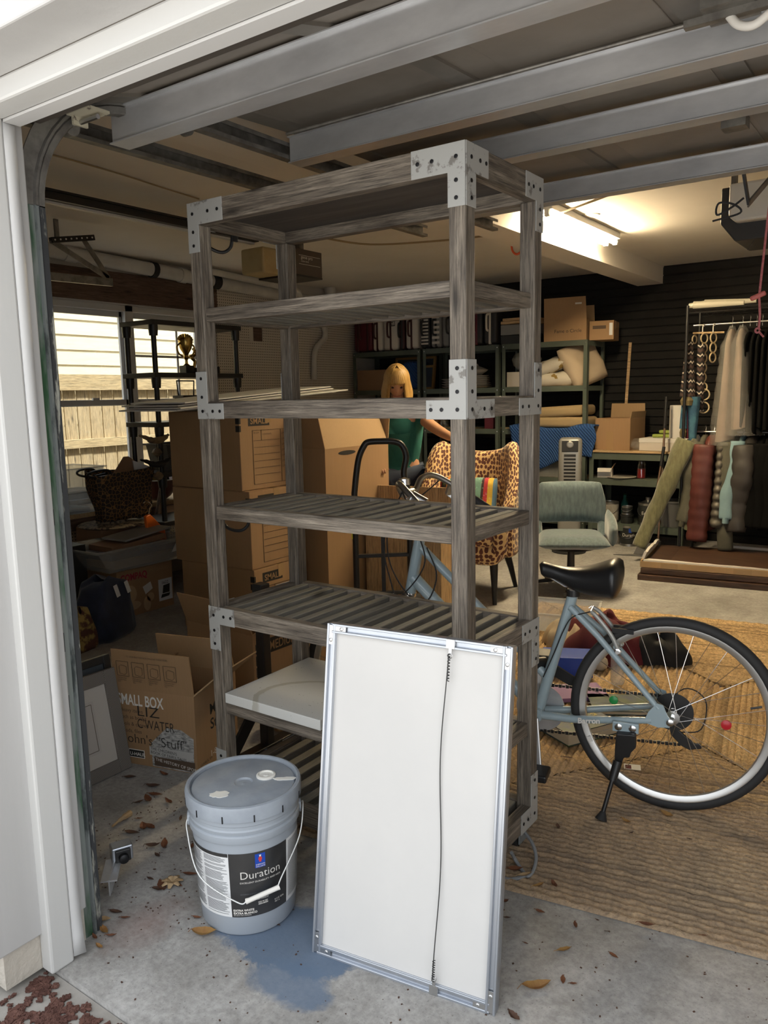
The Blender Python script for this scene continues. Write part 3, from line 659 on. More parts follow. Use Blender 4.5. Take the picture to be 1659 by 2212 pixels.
def sweep(pts, prof, T0=Vector((1, 0, 0))):
    b = MB(); n = len(prof); N = len(pts); vs = []; fs = []
    for i, p in enumerate(pts):
        t_ = (Vector(pts[min(i+1, N-1)])-Vector(pts[max(i-1, 0)])).normalized(); nv = t_.cross(T0)
        for (u, v) in prof: vs.append(Vector(p)+T0*u+nv*v)
    for i in range(N-1):
        for k in range(n): fs.append((i*n+k, i*n+(k+1) % n, (i+1)*n+(k+1) % n, (i+1)*n+k))
    fs += [tuple(range(n)), tuple((N-1)*n+k for k in range(n))]
    b.add(vs, fs); return b
WEB = [(-.004, -.02), (0, -.02), (0, .016), (-.004, .016)]
RIDGE = [(-.004, .016), (.001, .016), (.007, .019), (.007, .025), (.001, .028), (-.004, .028)]
FLG = [(-.03, .028), (-.003, .028), (.001, .031), (.001, .045), (-.003, .048), (-.03, .048)]
YT = -.642
straight = [(XT, YT, 0), (XT, YT, 1.88)]
crv = [(XT, YT, 1.88)]+[(XT, YT+.32-.32*math.cos(a), 1.88+.32*math.sin(a)) for a in [R(k*7.5) for k in range(1, 13)]]
flat_ = [(XT-.02, YT+.32, 2.2), (XT-.02, 1.72, 2.2)]
v1 = sweep(straight, WEB).build('vertical_track', 'track_green', tk); sweep(straight, RIDGE).build('track_ridge', 'track_grey', tk); sweep(straight, FLG).build('rubber_strip', 'track_rubber', tk)
b = MB(); b.bx(XT-.08, XT-.006, YT-.03, YT+.028, 0, 1.95); b.build('angle_iron', 'jamb_brown', tk)
for nm, pr_ in (('curved_track', WEB), ('curved_ridge', RIDGE), ('curved_flange', FLG)): sweep(crv, pr_).build(nm, 'galv_old', tk)
b = MB(); chan(b, flat_); b.build('horizontal_track', 'galv_old', tk)
b = MB(); b.bx(XT-.06, XT-.03, 1.6, 1.63, 2.2, ZC); b.bx(XT-.06, XT-.03, 1.25, 1.28, 2.2, ZC); b.build('track_hanger', 'galv_old', tk)
for z in (.60, .70, .735, .77, .86, 1.05, 1.08, 1.3, 1.75, 1.84): MB().lathe([(.0045, 0), (.0045, .0015)], 10, (XT, YT-.003, z), Matrix.Rotation(R(90), 3, 'Y')).build('bolt', 'screw', v1)
for (z0, z1) in ((.795, .845), (.63, .68), (1.12, 1.16)): MB().bx(XT, XT+.001, YT-.009, YT+.003, z0, z1).build('slot', 'screw', v1)
tk2 = thing('door_track', 'dark steel horizontal track of the neighbouring closed garage door', 'track', (0, 0, 0))
XA = -1.15
b = MB(); chan(b, [(XA, -.45, 2.2), (XA, 1.62, 2.2)]); b.bx(XA-.03, XA, -.45, 1.62, 2.225, 2.232); b.build('horizontal_track', 'galv_old', tk2)
b = MB(); b.bar((XA-.01, 1.56, 2.2), (XA-.1, 1.5, ZC), .03, .003, (1, 0, 0)); b.bar((XA-.01, 1.56, 2.2), (XA-.02, 1.42, ZC-.1), .03, .003, (1, 0, 0)); hg = b.build('track_hanger', 'galv_old', tk2)
for k in range(9):
    MB().lathe([(.005, 0), (.005, .002)], 6, Vector((XA-.01, 1.56, 2.2)).lerp(Vector((XA-.1, 1.5, ZC)), .05+k*.11)+Vector((.0, -.003, 0)), Matrix.Rotation(R(90), 3, 'X')).build('hole', 'print_white', hg)
# photo-eye sensor at the foot of the track
ps = thing('safety_sensor', 'small grey photo eye sensor on a bracket at the foot of the door track', 'sensor', (-.86, -.53, 0))
sp = PZ(262, 1838, .10)-Vector((-.86, -.53, 0)); sp.z = .10
b = MB(); b.bar((0, 0, .08), sp+Vector((-.01, -.02, -.02)), .045, .004, (0, 0, 1)); b.bar((0, .0, .06), sp+Vector((-.0, -.02, -.035)), .004, .05, (0, 0, 1)); b.build('bracket', 'galv', ps)
T = rotz(-25)
def TT(b, x0, x1, y0, y1, z0, z1): 
    bb = MB().bx(x0, x1, y0, y1, z0, z1, T); b.add([v+sp for v in bb.v], bb.f)
b = MB(); TT(b, -.022, .022, -.03, .03, -.022, .024); b.build('housing', 'frame_alu', ps, bev=.004)
b = MB(); TT(b, .022, .03, -.022, .022, -.02, .018); b.build('face', 'black_plastic', ps, bev=.003)
MB().lathe([(.014, 0), (.014, .014), (.011, .016)], 16, sp+T @ Vector((.03, 0, -.004)), T @ Matrix.Rotation(R(90), 3, 'Y')).build('lens', 'screw', ps, smooth=True)
# ------------------------------------------------------------------ openers
op = thing('garage_opener', 'black garage door opener with white lamp cover hanging at the right', 'opener', (.2, 2.75, 2.2))
b = MB(); b.prism([(-.2, .03), (-.13, -.06), (.16, -.06), (.2, .02), (.2, .2), (-.2, .2)], (0, -.18, 0), (1, 0, 0), (0, 0, 1), -.36); 
M('opener_black', (.02, .02, .021), .45)
b.build('body', 'opener_black', op, bev=.006)
M('lamp_cover', (.72, .7, .64), .35, trans=.2)
b = MB(); b.prism([(-.15, .05), (-.12, .02), (.15, .02), (.18, .05), (.18, .2), (-.15, .2)], (0, -.18, 0), (1, 0, 0), (0, 0, 1), .07); b.build('lamp_cover', 'lamp_cover', op, bev=.012)
for x in (-.18, .18): MB().bx(x-.012, x+.012, -.02, .02, .2, ZC-2.2).build('strap', 'galv_old', op)
MB().bx(.13, .17, -3.1, -.15, .15, .19).build('rail', 'galv', op)
arm = thing('opener_arm', 'bent steel arm linking the overhead door to the opener rail', 'door arm', (.33, 1.4, 2.2))
b = MB(); b.bar((0, -.02, .02), (.015, .06, -.12), .008, .03, (0, 1, 0)); b.build('straight_arm', 'black_metal', arm)
b = MB(); b.bar((.015, .06, -.12), (.1, .35, .1), .006, .03, (0, 1, 0)); b.build('curved_arm', 'galv_old', arm)
b = MB(); b.bx(-.03, -.024, -.03, .03, -.01, .06); b.bx(.024, .03, -.03, .03, -.01, .06); b.build('bracket', 'galv_old', arm)
b = MB(); b.tube(spline([(.0, .05, -.1), (-.04, .04, -.13), (-.085, .03, -.15), (-.08, .03, -.11), (-.03, .04, -.12), (-.01, .05, -.15), (-.1, .03, -.17)], 6), .004, 6); b.build('cable_loop', 'rubber', arm, smooth=True)
rp = thing('release_rope', 'pink emergency release rope with red handle hanging from the opener rail', 'rope', PY(1640, 640, 1.55))
M('pink_rope', (.5, .17, .17), .8, c2=(.36, .09, .1), scale=120)
M('red_handle', (.5, .12, .1), .5)
z1 = 2.34-rp.location.z
MB().tube([(.03, .02, z1), (.0, 0, 0), (.006, 0, -.07), (.004, 0, -.12)], .0045, 6).build('cord', 'pink_rope', rp, smooth=True)
b = MB(); b.bar((-.03, -.003, -.009), (.022, .003, .012), .016, .018); b.build('handle', 'red_handle', rp, bev=.006)
b = MB(); b.tube(arc((0, 0, -.125), .008, 0, 330, 10), .0042, 6); b.tube([(.004, 0, -.128), (.022, 0, -.15)], .004, 6); b.build('knot', 'pink_rope', rp, smooth=True)
oo = thing('garage_opener', 'old brown garage door opener with yellowed plastic lamp cover', 'opener', (-2.62, 2.2, 2.2))
M('opener_brown', (.07, .055, .045), .5); M('yellowed', (.42, .33, .17), .5, c2=(.36, .26, .12), scale=5)
b = MB(); b.bx(-.12, .16, -.02, .24, .0, .16); b.build('body', 'opener_brown', oo, bev=.004)
MB().bx(-.16, .16, -.03, .24, -.012, .0).build('base', 'black_plastic', oo)
c = MB().bx(-.15, .05, -.2, -.02, .0, .16).build('lamp_cover', 'yellowed', oo, bev=.015, seg=3)
text('genie pro', .03, (.1605, .03, .1), (0, 1, 0), (0, 0, 1), 'print_white', oo); text('SCREW DRIVE', .012, (.1605, .03, .08), (0, 1, 0), (0, 0, 1), 'print_white', oo)
for z in (.12, .065): MB().bx(.1602, .161, .01, .22, z, z+.002).build('stripe', 'print_white', oo)
b = MB(); b.bx(.05, .054, .05, .09, .16, ZC-2.2); b.bx(.13, .134, .05, .09, .16, ZC-2.2); b.bx(.04, .14, .045, .05, .15, .2); b.build('strap', 'galv_old', oo)
b = MB(); b.bx(-.08, -.03, -2.75, -.15, .2, .235); b.bx(-.1, -.01, -2.75, -.15, .235, .245); b.build('rail', 'black_metal', oo)
MB().bx(-.1, -.07, -2.75, -.15, .19, .2).build('rail_edge', 'white_trim', oo)
# ------------------------------------------------------------------ ceiling odds and ends
def cable(name, label, cat, pts, r, mat, n=6):
    o = MB().tube(spline(pts, n), r, 6).build(name, mat, smooth=True); tag(o, label, cat); return o
M('cable_tan', (.3, .22, .12), .6)
cable('ceiling_cable', 'tan electric cable sagging across the ceiling towards the lamp', 'cable', [PZ(x, y, 2.5) for x, y in ((640, 500), (690, 512), (800, 528), (950, 520), (1060, 508), (1120, 495), (1200, 465), (1260, 442), (1340, 412), (1420, 385))], .007, 'cable_tan')
cable('thin_wire', 'thin dark wire stapled along the ceiling at the left', 'wire', [PZ(x, y, ZC-.006) for x, y in ((85, 327), (170, 350), (260, 376), (350, 405), (430, 430))], .004, 'cable_tan')
cable('loose_wire', 'loose black wire dangling below the black opener', 'wire', [PY(x, y, 2.6) for x, y in ((1628, 480), (1637, 497), (1632, 515), (1614, 540))], .0015, 'rubber')
cable('lamp_cord', 'white cord from the lamp to the ceiling plate', 'cord', [PY(x, y, 4.15) for x, y in ((1262, 497), (1270, 498), (1272, 480), (1268, 465))], .007, 'white_trim')
cp = MB().lathe([(.001, -.006), (.055, -.006), (.06, 0)], 24, PZ(1276, 464, ZC)).build('ceiling_rosette', 'wall_paint', smooth=True); tag(cp, 'round cover plate on the ceiling next to the lamp cord', 'cover plate')
oh = PZ(1112, 500, ZC-.03); bh = thing('bike_hook', 'red orange bicycle hook screwed into the ceiling', 'hook', oh)
M('hook_red', (.75, .12, .04), .4)
MB().tube(spline([(0, 0, .05), (0, 0, 0), (-.02, 0, -.04), (-.02, 0, -.12), (.015, .0, -.155), (.055, .01, -.13), (.06, .01, -.1)], 6), .008, 8).build('bent_rod', 'hook_red', bh, smooth=True)
# white drain pipes along the left wall
def pipe(name, label, pts, r, collars):
    t = thing(name, label, 'pipe', (0, 0, 0)); MB().tube(pts, r, 16).build('pipe_run', 'pipe_white', t, smooth=True)
    for (p, q, m_) in collars: MB().tube([p, q], r*1.14, 16).build('collar', m_, t, smooth=True)
    return t
px_ = XL+.1
pa, pb_ = Vector((px_, 1.45, 2.535)), Vector((px_, 4.75, 2.40))
def al(t): return pa.lerp(pb_, t)
pipe('drain_pipe', 'long white plastic drain pipe hung below the ceiling on the left wall', [pa, pb_], .055, [(al(.36), al(.375), 'rubber'), (al(.56), al(.585), 'rubber'), (al(.12), al(.15), 'pipe_white'), (al(.45), al(.47), 'pipe_white')])
pipe('vent_pipe', 'thin white pipe with elbow above the drain pipe', [Vector((px_+.12, 3.05, 2.52)), Vector((px_+.12, 3.1, 2.525)), Vector((px_+.12, 4.25, 2.47)), Vector((px_+.12, 4.33, 2.45)), Vector((px_+.12, 4.36, 2.38))], .03, [])
pipe('elbow_pipe', 'white pipe elbow dropping from the ceiling at the pegboard', spline([Vector((XL+.12, 4.95, ZC)), Vector((XL+.12, 4.95, 2.45)), Vector((XL+.1, 4.75, 2.38))], 5), .06, [])
pipe('downpipe', 'bent white pipe running down the pegboard wall', spline([Vector((XL+.06, 4.9, 2.2)), Vector((XL+.06, 4.92, 2.05)), Vector((XL+.06, 4.75, 1.9)), Vector((XL+.06, 4.72, 1.6))], 5), .03, [])
# perforated angle brackets at the left
br = thing('angle_bracket', 'dark perforated steel bracket braced on the left wall above the window', 'bracket', (0, 0, 0))
b = MB(); A1, A2, A3 = Vector((-3.7, 1.27, 2.43)), Vector((-3.7, 1.58, 2.49)), Vector((-3.7, 1.68, 2.24)); b.bar(A1, A2, .035, .035, (0, 0, 1)); b.build('top_angle', 'black_metal', br)
b = MB(); b.bar(A1, A3, .004, .035, (0, 0, 1)); b.bar(Vector((-3.7, 1.5, 2.475)), A3, .004, .035, (0, 0, 1)); b.build('braces', 'galv_old', br)
for k in range(8): MB().lathe([(.006, 0), (.006, .002)], 6, A1.lerp(A2, .06+k*.125)+Vector((.018, 0, 0)), Matrix.Rotation(R(90), 3, 'Y')).build('hole', 'print_white', br)
MB().bar((-3.7, .9, 2.2), (-3.7, 1.7, 2.215), .03, .05).build('flat_bar', 'galv_old', br)
b = MB(); b.bx(-3.705, -3.695, 1.3, 1.33, 2.4, ZC); b.build('strap', 'galv_old', br)
# ------------------------------------------------------------------ braided jute rug
def rug_mat(name, k):
    mt, nt, b = _nt(name); co = coords(nt, (1, 1, 1), rnd=False)
    n1 = noise(nt, co, 1.6, 4, .6); n2 = noise(nt, co, 70, 3, .7); n3 = noise(nt, coords(nt, (.6, 9, 1), rnd=False), 3, 4, .7)
    col = ramp(nt, n1, [(.3, (.46*k, .31*k, .16*k)), (.5, (.62*k, .44*k, .23*k)), (.7, (.74*k, .55*k, .3*k))])
    col = mix(nt, .75, col, ramp(nt, n2, [(.32, (.34, .31, .28)), (.66, (1.15, 1.12, 1.08))]), 'MULTIPLY')
    # door end greyed: trodden dirt, and cool daylight tone mixed into the colour
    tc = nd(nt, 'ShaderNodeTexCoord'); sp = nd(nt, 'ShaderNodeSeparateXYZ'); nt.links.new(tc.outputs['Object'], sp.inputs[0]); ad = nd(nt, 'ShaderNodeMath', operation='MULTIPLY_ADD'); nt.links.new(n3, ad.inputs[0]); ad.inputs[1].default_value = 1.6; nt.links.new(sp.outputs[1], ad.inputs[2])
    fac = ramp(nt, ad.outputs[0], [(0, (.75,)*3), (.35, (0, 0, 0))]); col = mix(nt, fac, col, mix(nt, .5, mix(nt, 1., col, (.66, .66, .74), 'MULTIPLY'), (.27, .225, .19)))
    nt.links.new(col, b.inputs['Base Color']); b.inputs['Roughness'].default_value = .95; bump(nt, b, n2, .9, .006)
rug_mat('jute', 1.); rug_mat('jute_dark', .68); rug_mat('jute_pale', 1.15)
RX, RY, pitch = 1.2, 1.56, .025
rb = MB(); k = 0
rr_ = random.Random(11)
while True:
    hx, hy = RX-k*pitch, RY-k*pitch
    if hx < pitch*.5: break
    # one braid: rounded ridge around a rectangle, scalloped into plaits
    cr = []
    for (ax_, ay_, bx_, by_) in ((-hx, -hy, hx, -hy), (hx, -hy, hx, hy), (hx, hy, -hx, hy), (-hx, hy, -hx, -hy)):
        L = math.hypot(bx_-ax_, by_-ay_); n = max(1, int(L/.036)) if k < 26 or True else 1
        for i in range(n): t = i/n; cr.append((ax_+(bx_-ax_)*t, ay_+(by_-ay_)*t, (by_-ay_)/L, -(bx_-ax_)/L))
    n = len(cr); mi_ = rr_.choices((0, 1, 2), (5, 2, 2))[0]; base = len(rb.v); ph_ = rr_.random()*3; j = 0
    for (x, y, nx, ny) in cr:
        h = .010+(.0028 if (j+k) % 2 else -.0018)
        for (q, z) in ((0, .0005), (.3, h*.8), (.62, h), (1., .0005)): rb.v.append(Vector((x-nx*q*pitch, y-ny*q*pitch, z)))
        j += 1
    for i in range(n):
        for q in range(3):
            a = base+i*4+q; c = base+((i+1) % n)*4+q; rb.f.append([a, c, c+1, a+1]); rb.fm.append(mi_)
    k += 1
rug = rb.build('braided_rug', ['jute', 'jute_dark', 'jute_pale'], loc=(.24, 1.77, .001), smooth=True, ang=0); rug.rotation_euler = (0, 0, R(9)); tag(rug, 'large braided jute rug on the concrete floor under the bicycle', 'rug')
# ------------------------------------------------------------------ bicycle
bike = thing('bicycle', 'pale blue step-through city bicycle with black saddle on its kickstand', 'bicycle', (.30, .86, .009), 12.5)
M('bike_blue', (.33, .42, .46), .3, coat=.4)
M('tire', (.022, .022, .023), .7)
M('rim', (.62, .62, .61), .3, .85)
M('brake_grey', (.4, .4, .38), .45, .4)
RWc = Vector((0, 0, .336)); FWc = Vector((-1.045, 0, .336))
BBp = Vector((-.452, 0, .28)); STt = Vector((-.334, 0, .725)); HTb = Vector((-.937, 0, .675)); HTt = Vector((-.893, 0, .895))
def circ(c, r, n, y=0): return [Vector((c.x+r*math.cos(2*math.pi*i/n), y, c.z+r*math.sin(2*math.pi*i/n))) for i in range(n)]
fr = MB()
fr.tube([HTb, HTt], .021, 14)
fr.tube([HTb.lerp(HTt, .3), HTb.lerp(HTt, .3).lerp(BBp, .5), BBp], [.024, .022, .021], 14)
fr.tube([HTb.lerp(HTt, .86), Vector((-.42, 0, .415))], .016, 12)
fr.tube([BBp, STt], [.02, .0185], 14)
fr.lathe([(.024, -.036), (.024, .036)], 18, BBp, Matrix.Rotation(R(90), 3, 'X'))
for s in (-1, 1):
    dr = Vector((-.012, s*.066, .336))
    fr.tube([BBp+Vector((.02, s*.024, .0)), BBp+Vector((.14, s*.044, .01)), dr+Vector((-.05, 0, -.004))], [.015, .0135, .011], 12)
    fr.tube([STt+Vector((-.008, s*.014, -.045)), STt+Vector((.09, s*.04, -.13)), dr+Vector((-.03, 0, .04))], [.0115, .011, .0095], 12)
    fr.prism([(-.075, -.01), (-.06, .028), (-.035, .06), (-.015, .055), (.0, .02), (.018, .0), (.006, -.018), (-.03, -.022)], dr+Vector((0, .003*s, 0)), (1, 0, 0), (0, 0, 1), .005)
fr.tube([Vector((-.185, -.035, .56)), Vector((-.185, .035, .56))], .009, 10); fr.tube([Vector((-.33, -.03, .285)), Vector((-.33, .03, .285))], .009, 10)
frame_o = fr.build('frame', 'bike_blue', bike, smooth=True, ang=50)
cs = (Vector((-.012, -.066, .336))+Vector((-.05, 0, -.004)))-(BBp+Vector((.14, -.044, .01))); cs.normalize()
text('Barron', .027, BBp+Vector((.150, -.0645, .006)), cs, Vector((0, 0, 1)), 'print_white', frame_o, bold=.0010)
lk = lambda c: MB().lathe([(.012, -.005), (.012, .005), (.007, .007)], 12, c, Matrix.Rotation(R(90), 3, 'X'))
lk(Vector((-.004, -.078, .338))).build('axle_nut', 'chrome', frame_o, smooth=True)
def wheel(c, name):
    w_ = thing_child = bpy.data.objects.new(name, None); COL.objects.link(w_); w_.parent = bike
    t = MB(); prof = [(.018*math.cos(a), .0175*math.sin(a)) for a in [2*math.pi*i/10 for i in range(10)]]; n = 72; vs = []; fs = []
    for i in range(n):
        a = 2*math.pi*i/n
        for (p, q) in prof: r_ = .319+p; vs.append((c.x+r_*math.cos(a), q, c.z+r_*math.sin(a)))
    for i in range(n):
        for k in range(10): fs.append((i*10+k, i*10+(k+1) % 10, ((i+1) % n)*10+(k+1) % 10, ((i+1) % n)*10+k))
    t.add(vs, fs); t.build('tire', 'tire', w_, smooth=True, ang=0)
    t = MB(); prof = [(.306, -.0125), (.306, .0125), (.302, .0125), (.286, .006), (.283, 0), (.286, -.006), (.302, -.0125)]; m_ = len(prof); vs = []; fs = []
    for i in range(n):
        a = 2*math.pi*i/n
        for (p, q) in prof: vs.append((c.x+p*math.cos(a), q, c.z+p*math.sin(a)))
    for i in range(n):
        for k in range(m_): fs.append((i*m_+k, i*m_+(k+1) % m_, ((i+1) % n)*m_+(k+1) % m_, ((i+1) % n)*m_+k))
    t.add(vs, fs); t.build('rim', 'rim', w_, smooth=True, ang=30)
    t = MB().lathe([(.01, -.05), (.01, -.034), (.024, -.033), (.024, -.028), (.012, -.02), (.012, .02), (.024, .028), (.024, .033), (.01, .034), (.01, .05)], 20, c, Matrix.Rotation(R(90), 3, 'X')); t.build('hub', 'chrome', w_, smooth=True)
    t = MB(); ns = 32
    for i in range(ns):
        s = -1 if i % 2 else 1; a = 2*math.pi*i/ns; b_ = a+(.9 if (i//2) % 2 else -.9)
        t.tube([(c.x+.021*math.cos(b_), s*.03, c.z+.021*math.sin(b_)), (c.x+.287*math.cos(a), s*.003, c.z+.287*math.sin(a))], .00105, 5, cap=False)
    t.build('spokes', 'chrome', w_)
    return w_
rw = wheel(RWc, 'rear_wheel'); fw_ = wheel(FWc, 'front_wheel')
M('reflector_red', (.5, .02, .03), .3); M('reflector_green', (.02, .25, .06), .3)
MB().lathe([(.016, -.003), (.016, .003), (.008, .006)], 16, (.165, -.016, .33), Matrix.Rotation(R(90), 3, 'X')).build('reflector', 'reflector_red', rw, smooth=True)
MB().lathe([(.015, -.003), (.015, .003), (.008, .006)], 10, (-.19, -.012, .365), Matrix.Rotation(R(90), 3, 'X')).build('reflector', 'reflector_green', rw, smooth=True)
MB().tube([(.268, 0, .40), (.235, 0, .39)], .004, 8).build('valve', 'black_plastic', rw, smooth=True)
b = MB(); b.grid(lambda u, v: ((.287+.016*v)*math.cos(R(203+u*4)), -.0128, .336+(.287+.016*v)*math.sin(R(203+u*4))), 3, 2); b.build('decal', 'print_white', rw)
# cassette, chain guard disc, chain
cas = MB()
for i in range(6): r_ = .055-.005*i; cas.lathe([(.014, -.0012), (r_, -.0012), (r_, .0012), (.014, .0012)], 28, RWc+Vector((0, .026+i*.005, 0)), Matrix.Rotation(R(90), 3, 'X'))
cas.build('cassette', 'black_metal', bike)
MB().lathe([(.02, -.001), (.066, -.001), (.066, .001), (.02, .001)], 32, RWc+Vector((0, .022, 0)), Matrix.Rotation(R(90), 3, 'X')).build('spoke_guard', 'black_plastic', bike)
crk = MB().lathe([(.03, -.002), (.088, -.002), (.088, .002), (.03, .002)], 36, BBp+Vector((0, .045, 0)), Matrix.Rotation(R(90), 3, 'X')); crk = crk.build('chainring', 'galv', bike)
def crank(sg, s):
    tip = BBp+Vector((sg*.02, s*.085, -sg*.168)); b = MB(); b.bar(BBp+Vector((0, s*.055, 0)), tip, .012, .026, (1, 0, 0)); b = b.build('crank_arm', 'alu', bike, bev=.004)
    q = MB(); q.bx(tip.x-.045, tip.x+.045, min(tip.y, tip.y+s*.09), max(tip.y, tip.y+s*.09), tip.z-.013, tip.z+.013); q.build('pedal', 'black_plastic', b, bev=.006)
crank(1, -1); crank(-1, 1)
ch = MB(); cy = .045
upper = [BBp+Vector((0, cy, .088)), RWc+Vector((0, .042, .045))]; low = [BBp+Vector((0, cy, -.088)), Vector((.03, .042, .215))]
def chainline(a, b_):
    n = int((b_-a).length/.0127)
    for i in range(n):
        p = a.lerp(b_, i/n); q = a.lerp(b_, (i+.8)/n); ch.bar(p, q, .007, .012 if i % 2 else .008)
chainline(*upper); ch.build('chain_run', 'black_metal', bike); ch = MB(); chainline(*low); ch.build('chain_run', 'black_metal', bike)
b = MB(); b.prism([(-.012, .09), (.012, .1), (.025, .05), (.075, .01), (.095, .012), (.1, -.005), (.06, -.015), (.035, -.005), (0, .03)], Vector((-.005, .052, .215)), (1, 0, 0), (0, 0, 1), .012); b = b.build('derailleur', 'black_plastic', bike, bev=.003)
MB().tube(spline([(-.05, .075, .3), (.03, .08, .4), (.1, .075, .37), (.09, .065, .27), (.02, .06, .25)], 6), .0022, 6).build('cable_loop', 'rubber', b, smooth=True)
# kickstand
ks = MB(); ks.bx(-.185, -.10, -.083, -.071, .283, .318); ks = ks.build('kickstand', 'bike_blue', bike, bev=.003)
kf = Vector((-.205, -.165, .004)); kt = Vector((-.15, -.082, .25))
MB().prism([(-.04, .052), (.022, .056), (.024, .01), (.008, -.012), (.004, -.03), (-.014, -.034), (-.022, -.06), (-.044, -.06), (-.044, -.01)], Vector((-.13, -.07, .235)), (1, 0, 0), (0, -.1, 1), .028).build('stand_bracket', 'black_plastic', ks, bev=.004)
k0_ = Vector((-.163, -.095, .185)); MB().tube([k0_, k0_.lerp(kf, .33)], [.015, .014], 12).build('stand_sleeve', 'black_plastic', ks, smooth=True)
MB().tube([k0_.lerp(kf, .3), k0_.lerp(kf, .9)], .0075, 10).build('stand_leg', 'black_metal', ks, smooth=True)
MB().tube([k0_.lerp(kf, .86), k0_.lerp(kf, .92), kf], [.0085, .013, .02], 12).build('stand_foot', 'rubber', ks, smooth=True)
for x in (-.165, -.12): lk(Vector((x, -.083, .302))).build('bolt', 'chrome', ks, smooth=True)
# saddle: wide rear, narrow nose at the front (-x)
M('saddle_vinyl', (.014, .014, .015), .33)
sad = MB()
def sadf(u, v):
    # u around the section, v from nose to tail
    x = -.452+v*.285; wd = .03+.085*(max(0, (v-.2)/.8))**1.2; top = .835-.028*math.sin(math.pi*min(1, v*1.15))+.022*v; dp = .052+.115*max(0, v-.22)
    if v < .07: k_ = math.sqrt(max(0, 1-((.07-v)/.07)**2)); wd *= max(.05, k_); dp *= max(.15, k_); top -= .014*(1-k_)
    if v > .88: k_ = math.sqrt(max(0, 1-((v-.88)/.12)**2)); wd *= max(.05, k_); dp *= max(.2, k_); top -= .03*(1-k_)
    a = 2*math.pi*u; c_, s_ = math.cos(a), math.sin(a)
    yy = wd*(abs(c_)**.75)*(1 if c_ > 0 else -1); zz = top-dp*.5+dp*.5*(abs(s_)**.7)*(1 if s_ > 0 else -1)
    if s_ < 0: yy *= 1.0+.05*s_
    return (x, yy, zz)
sad.grid(sadf, 28, 30, closeu=True); sad = sad.build('saddle', 'saddle_vinyl', bike, smooth=True, ang=0)
b = MB(); b.tube([(-.42, -.02, .785), (-.36, -.022, .752), (-.29, -.022, .752), (-.2, -.03, .785)], .0035, 6); b.tube([(-.42, .02, .785), (-.36, .022, .752), (-.29, .022, .752), (-.2, .03, .785)], .0035, 6); b.build('saddle_rails', 'chrome', sad, smooth=True)
sp_ = MB().tube([STt-Vector((.01, 0, .05)), STt+Vector((.006, 0, .035))], .0135, 14); sp_ = sp_.build('seatpost', 'alu', bike, smooth=True)
MB().lathe([(.023, 0), (.023, .022)], 18, STt-Vector((0, 0, .008))).build('seat_clamp', 'black_metal', sp_, smooth=True)
MB().tube([STt+Vector((.0, -.02, .03)), STt+Vector((.0, .02, .03))], .018, 12).build('clamp_head', 'chrome', sp_, smooth=True); MB().tube([STt+Vector((.01, -.024, .02)), STt+Vector((.04, -.03, .03))], .005, 8).build('quick_lever', 'chrome', sp_, smooth=True)
# rear V brake
for s in (-1, 1):
    b = MB(); b.tube(spline([(-.175, s*.036, .545), (-.2, s*.038, .60), (-.245, s*.034, .655), (-.27, s*.026, .675)], 5), [.009]+[.0075]*14+[.006], 8); b = b.build('brake_arm', 'brake_grey', bike, smooth=True)
    MB().bx(-.2, -.13, min(s*.015, s*.026), max(s*.015, s*.026), .606, .622).build('brake_pad', 'rubber', b); lk(Vector((-.178, s*.046, .548))).build('bolt', 'chrome', b)
MB().tube(spline([(-.27, -.026, .675), (-.27, .03, .68), (-.285, .03, .67)], 5), .002, 6).build('brake_noodle', 'chrome', bike, smooth=True)
MB().tube(spline([(-.43, -.022, .42), (-.39, -.025, .52), (-.36, -.027, .60), (-.33, -.03, .65), (-.27, -.028, .674)], 6), .0024, 6).build('brake_cable', 'rubber', bike, smooth=True)
# fork, handlebar, controls
ax_s = (HTb-HTt).normalized()
fk = MB(); cr_ = HTb+ax_s*.03; fk.tube([HTb+ax_s*.005, cr_+ax_s*.035], .024, 14); fk.bx(cr_.x-.03, cr_.x+.03, -.06, .06, cr_.z-.04, cr_.z-.005)
for s in (-1, 1): fk.tube([cr_+Vector((0, s*.05, -.02)), cr_+ax_s*.2+Vector((0, s*.052, 0)), Vector((FWc.x, s*.052, .336))], [.017, .016, .012], 12)
fk = fk.build('fork', 'black_metal', bike, smooth=True, ang=50)
for q, m_ in ((HTb, 'chrome'), (HTt, 'chrome')): MB().lathe([(.024, -.008), (.025, 0), (.024, .008)], 18, q, ax_s.to_track_quat('Z', 'Y').to_matrix()).build('headset', m_, fk, smooth=True)
stt = HTt-ax_s*.13; st = MB(); st.tube([HTt, stt], .014, 12); st.tube([stt, stt+Vector((-.06, 0, .03))], .016, 12); st.lathe([(.02, -.02), (.02, .02)], 14, stt+Vector((-.065, 0, .032)), Matrix.Rotation(R(90), 3, 'X')); st.build('stem', 'steel', bike, smooth=True)
bc = stt+Vector((-.065, 0, .032))
hb_ = MB()
for s in (-1, 1): hb_.tube(spline([bc, bc+Vector((0, s*.06, 0)), bc+Vector((.005, s*.12, .045)), bc+Vector((.045, s*.18, .045)), bc+Vector((.15, s*.24, -.03)), bc+Vector((.25, s*.265, -.105))], 5), .0115, 10)
hb_ = hb_.build('handlebar', 'steel', bike, smooth=True)
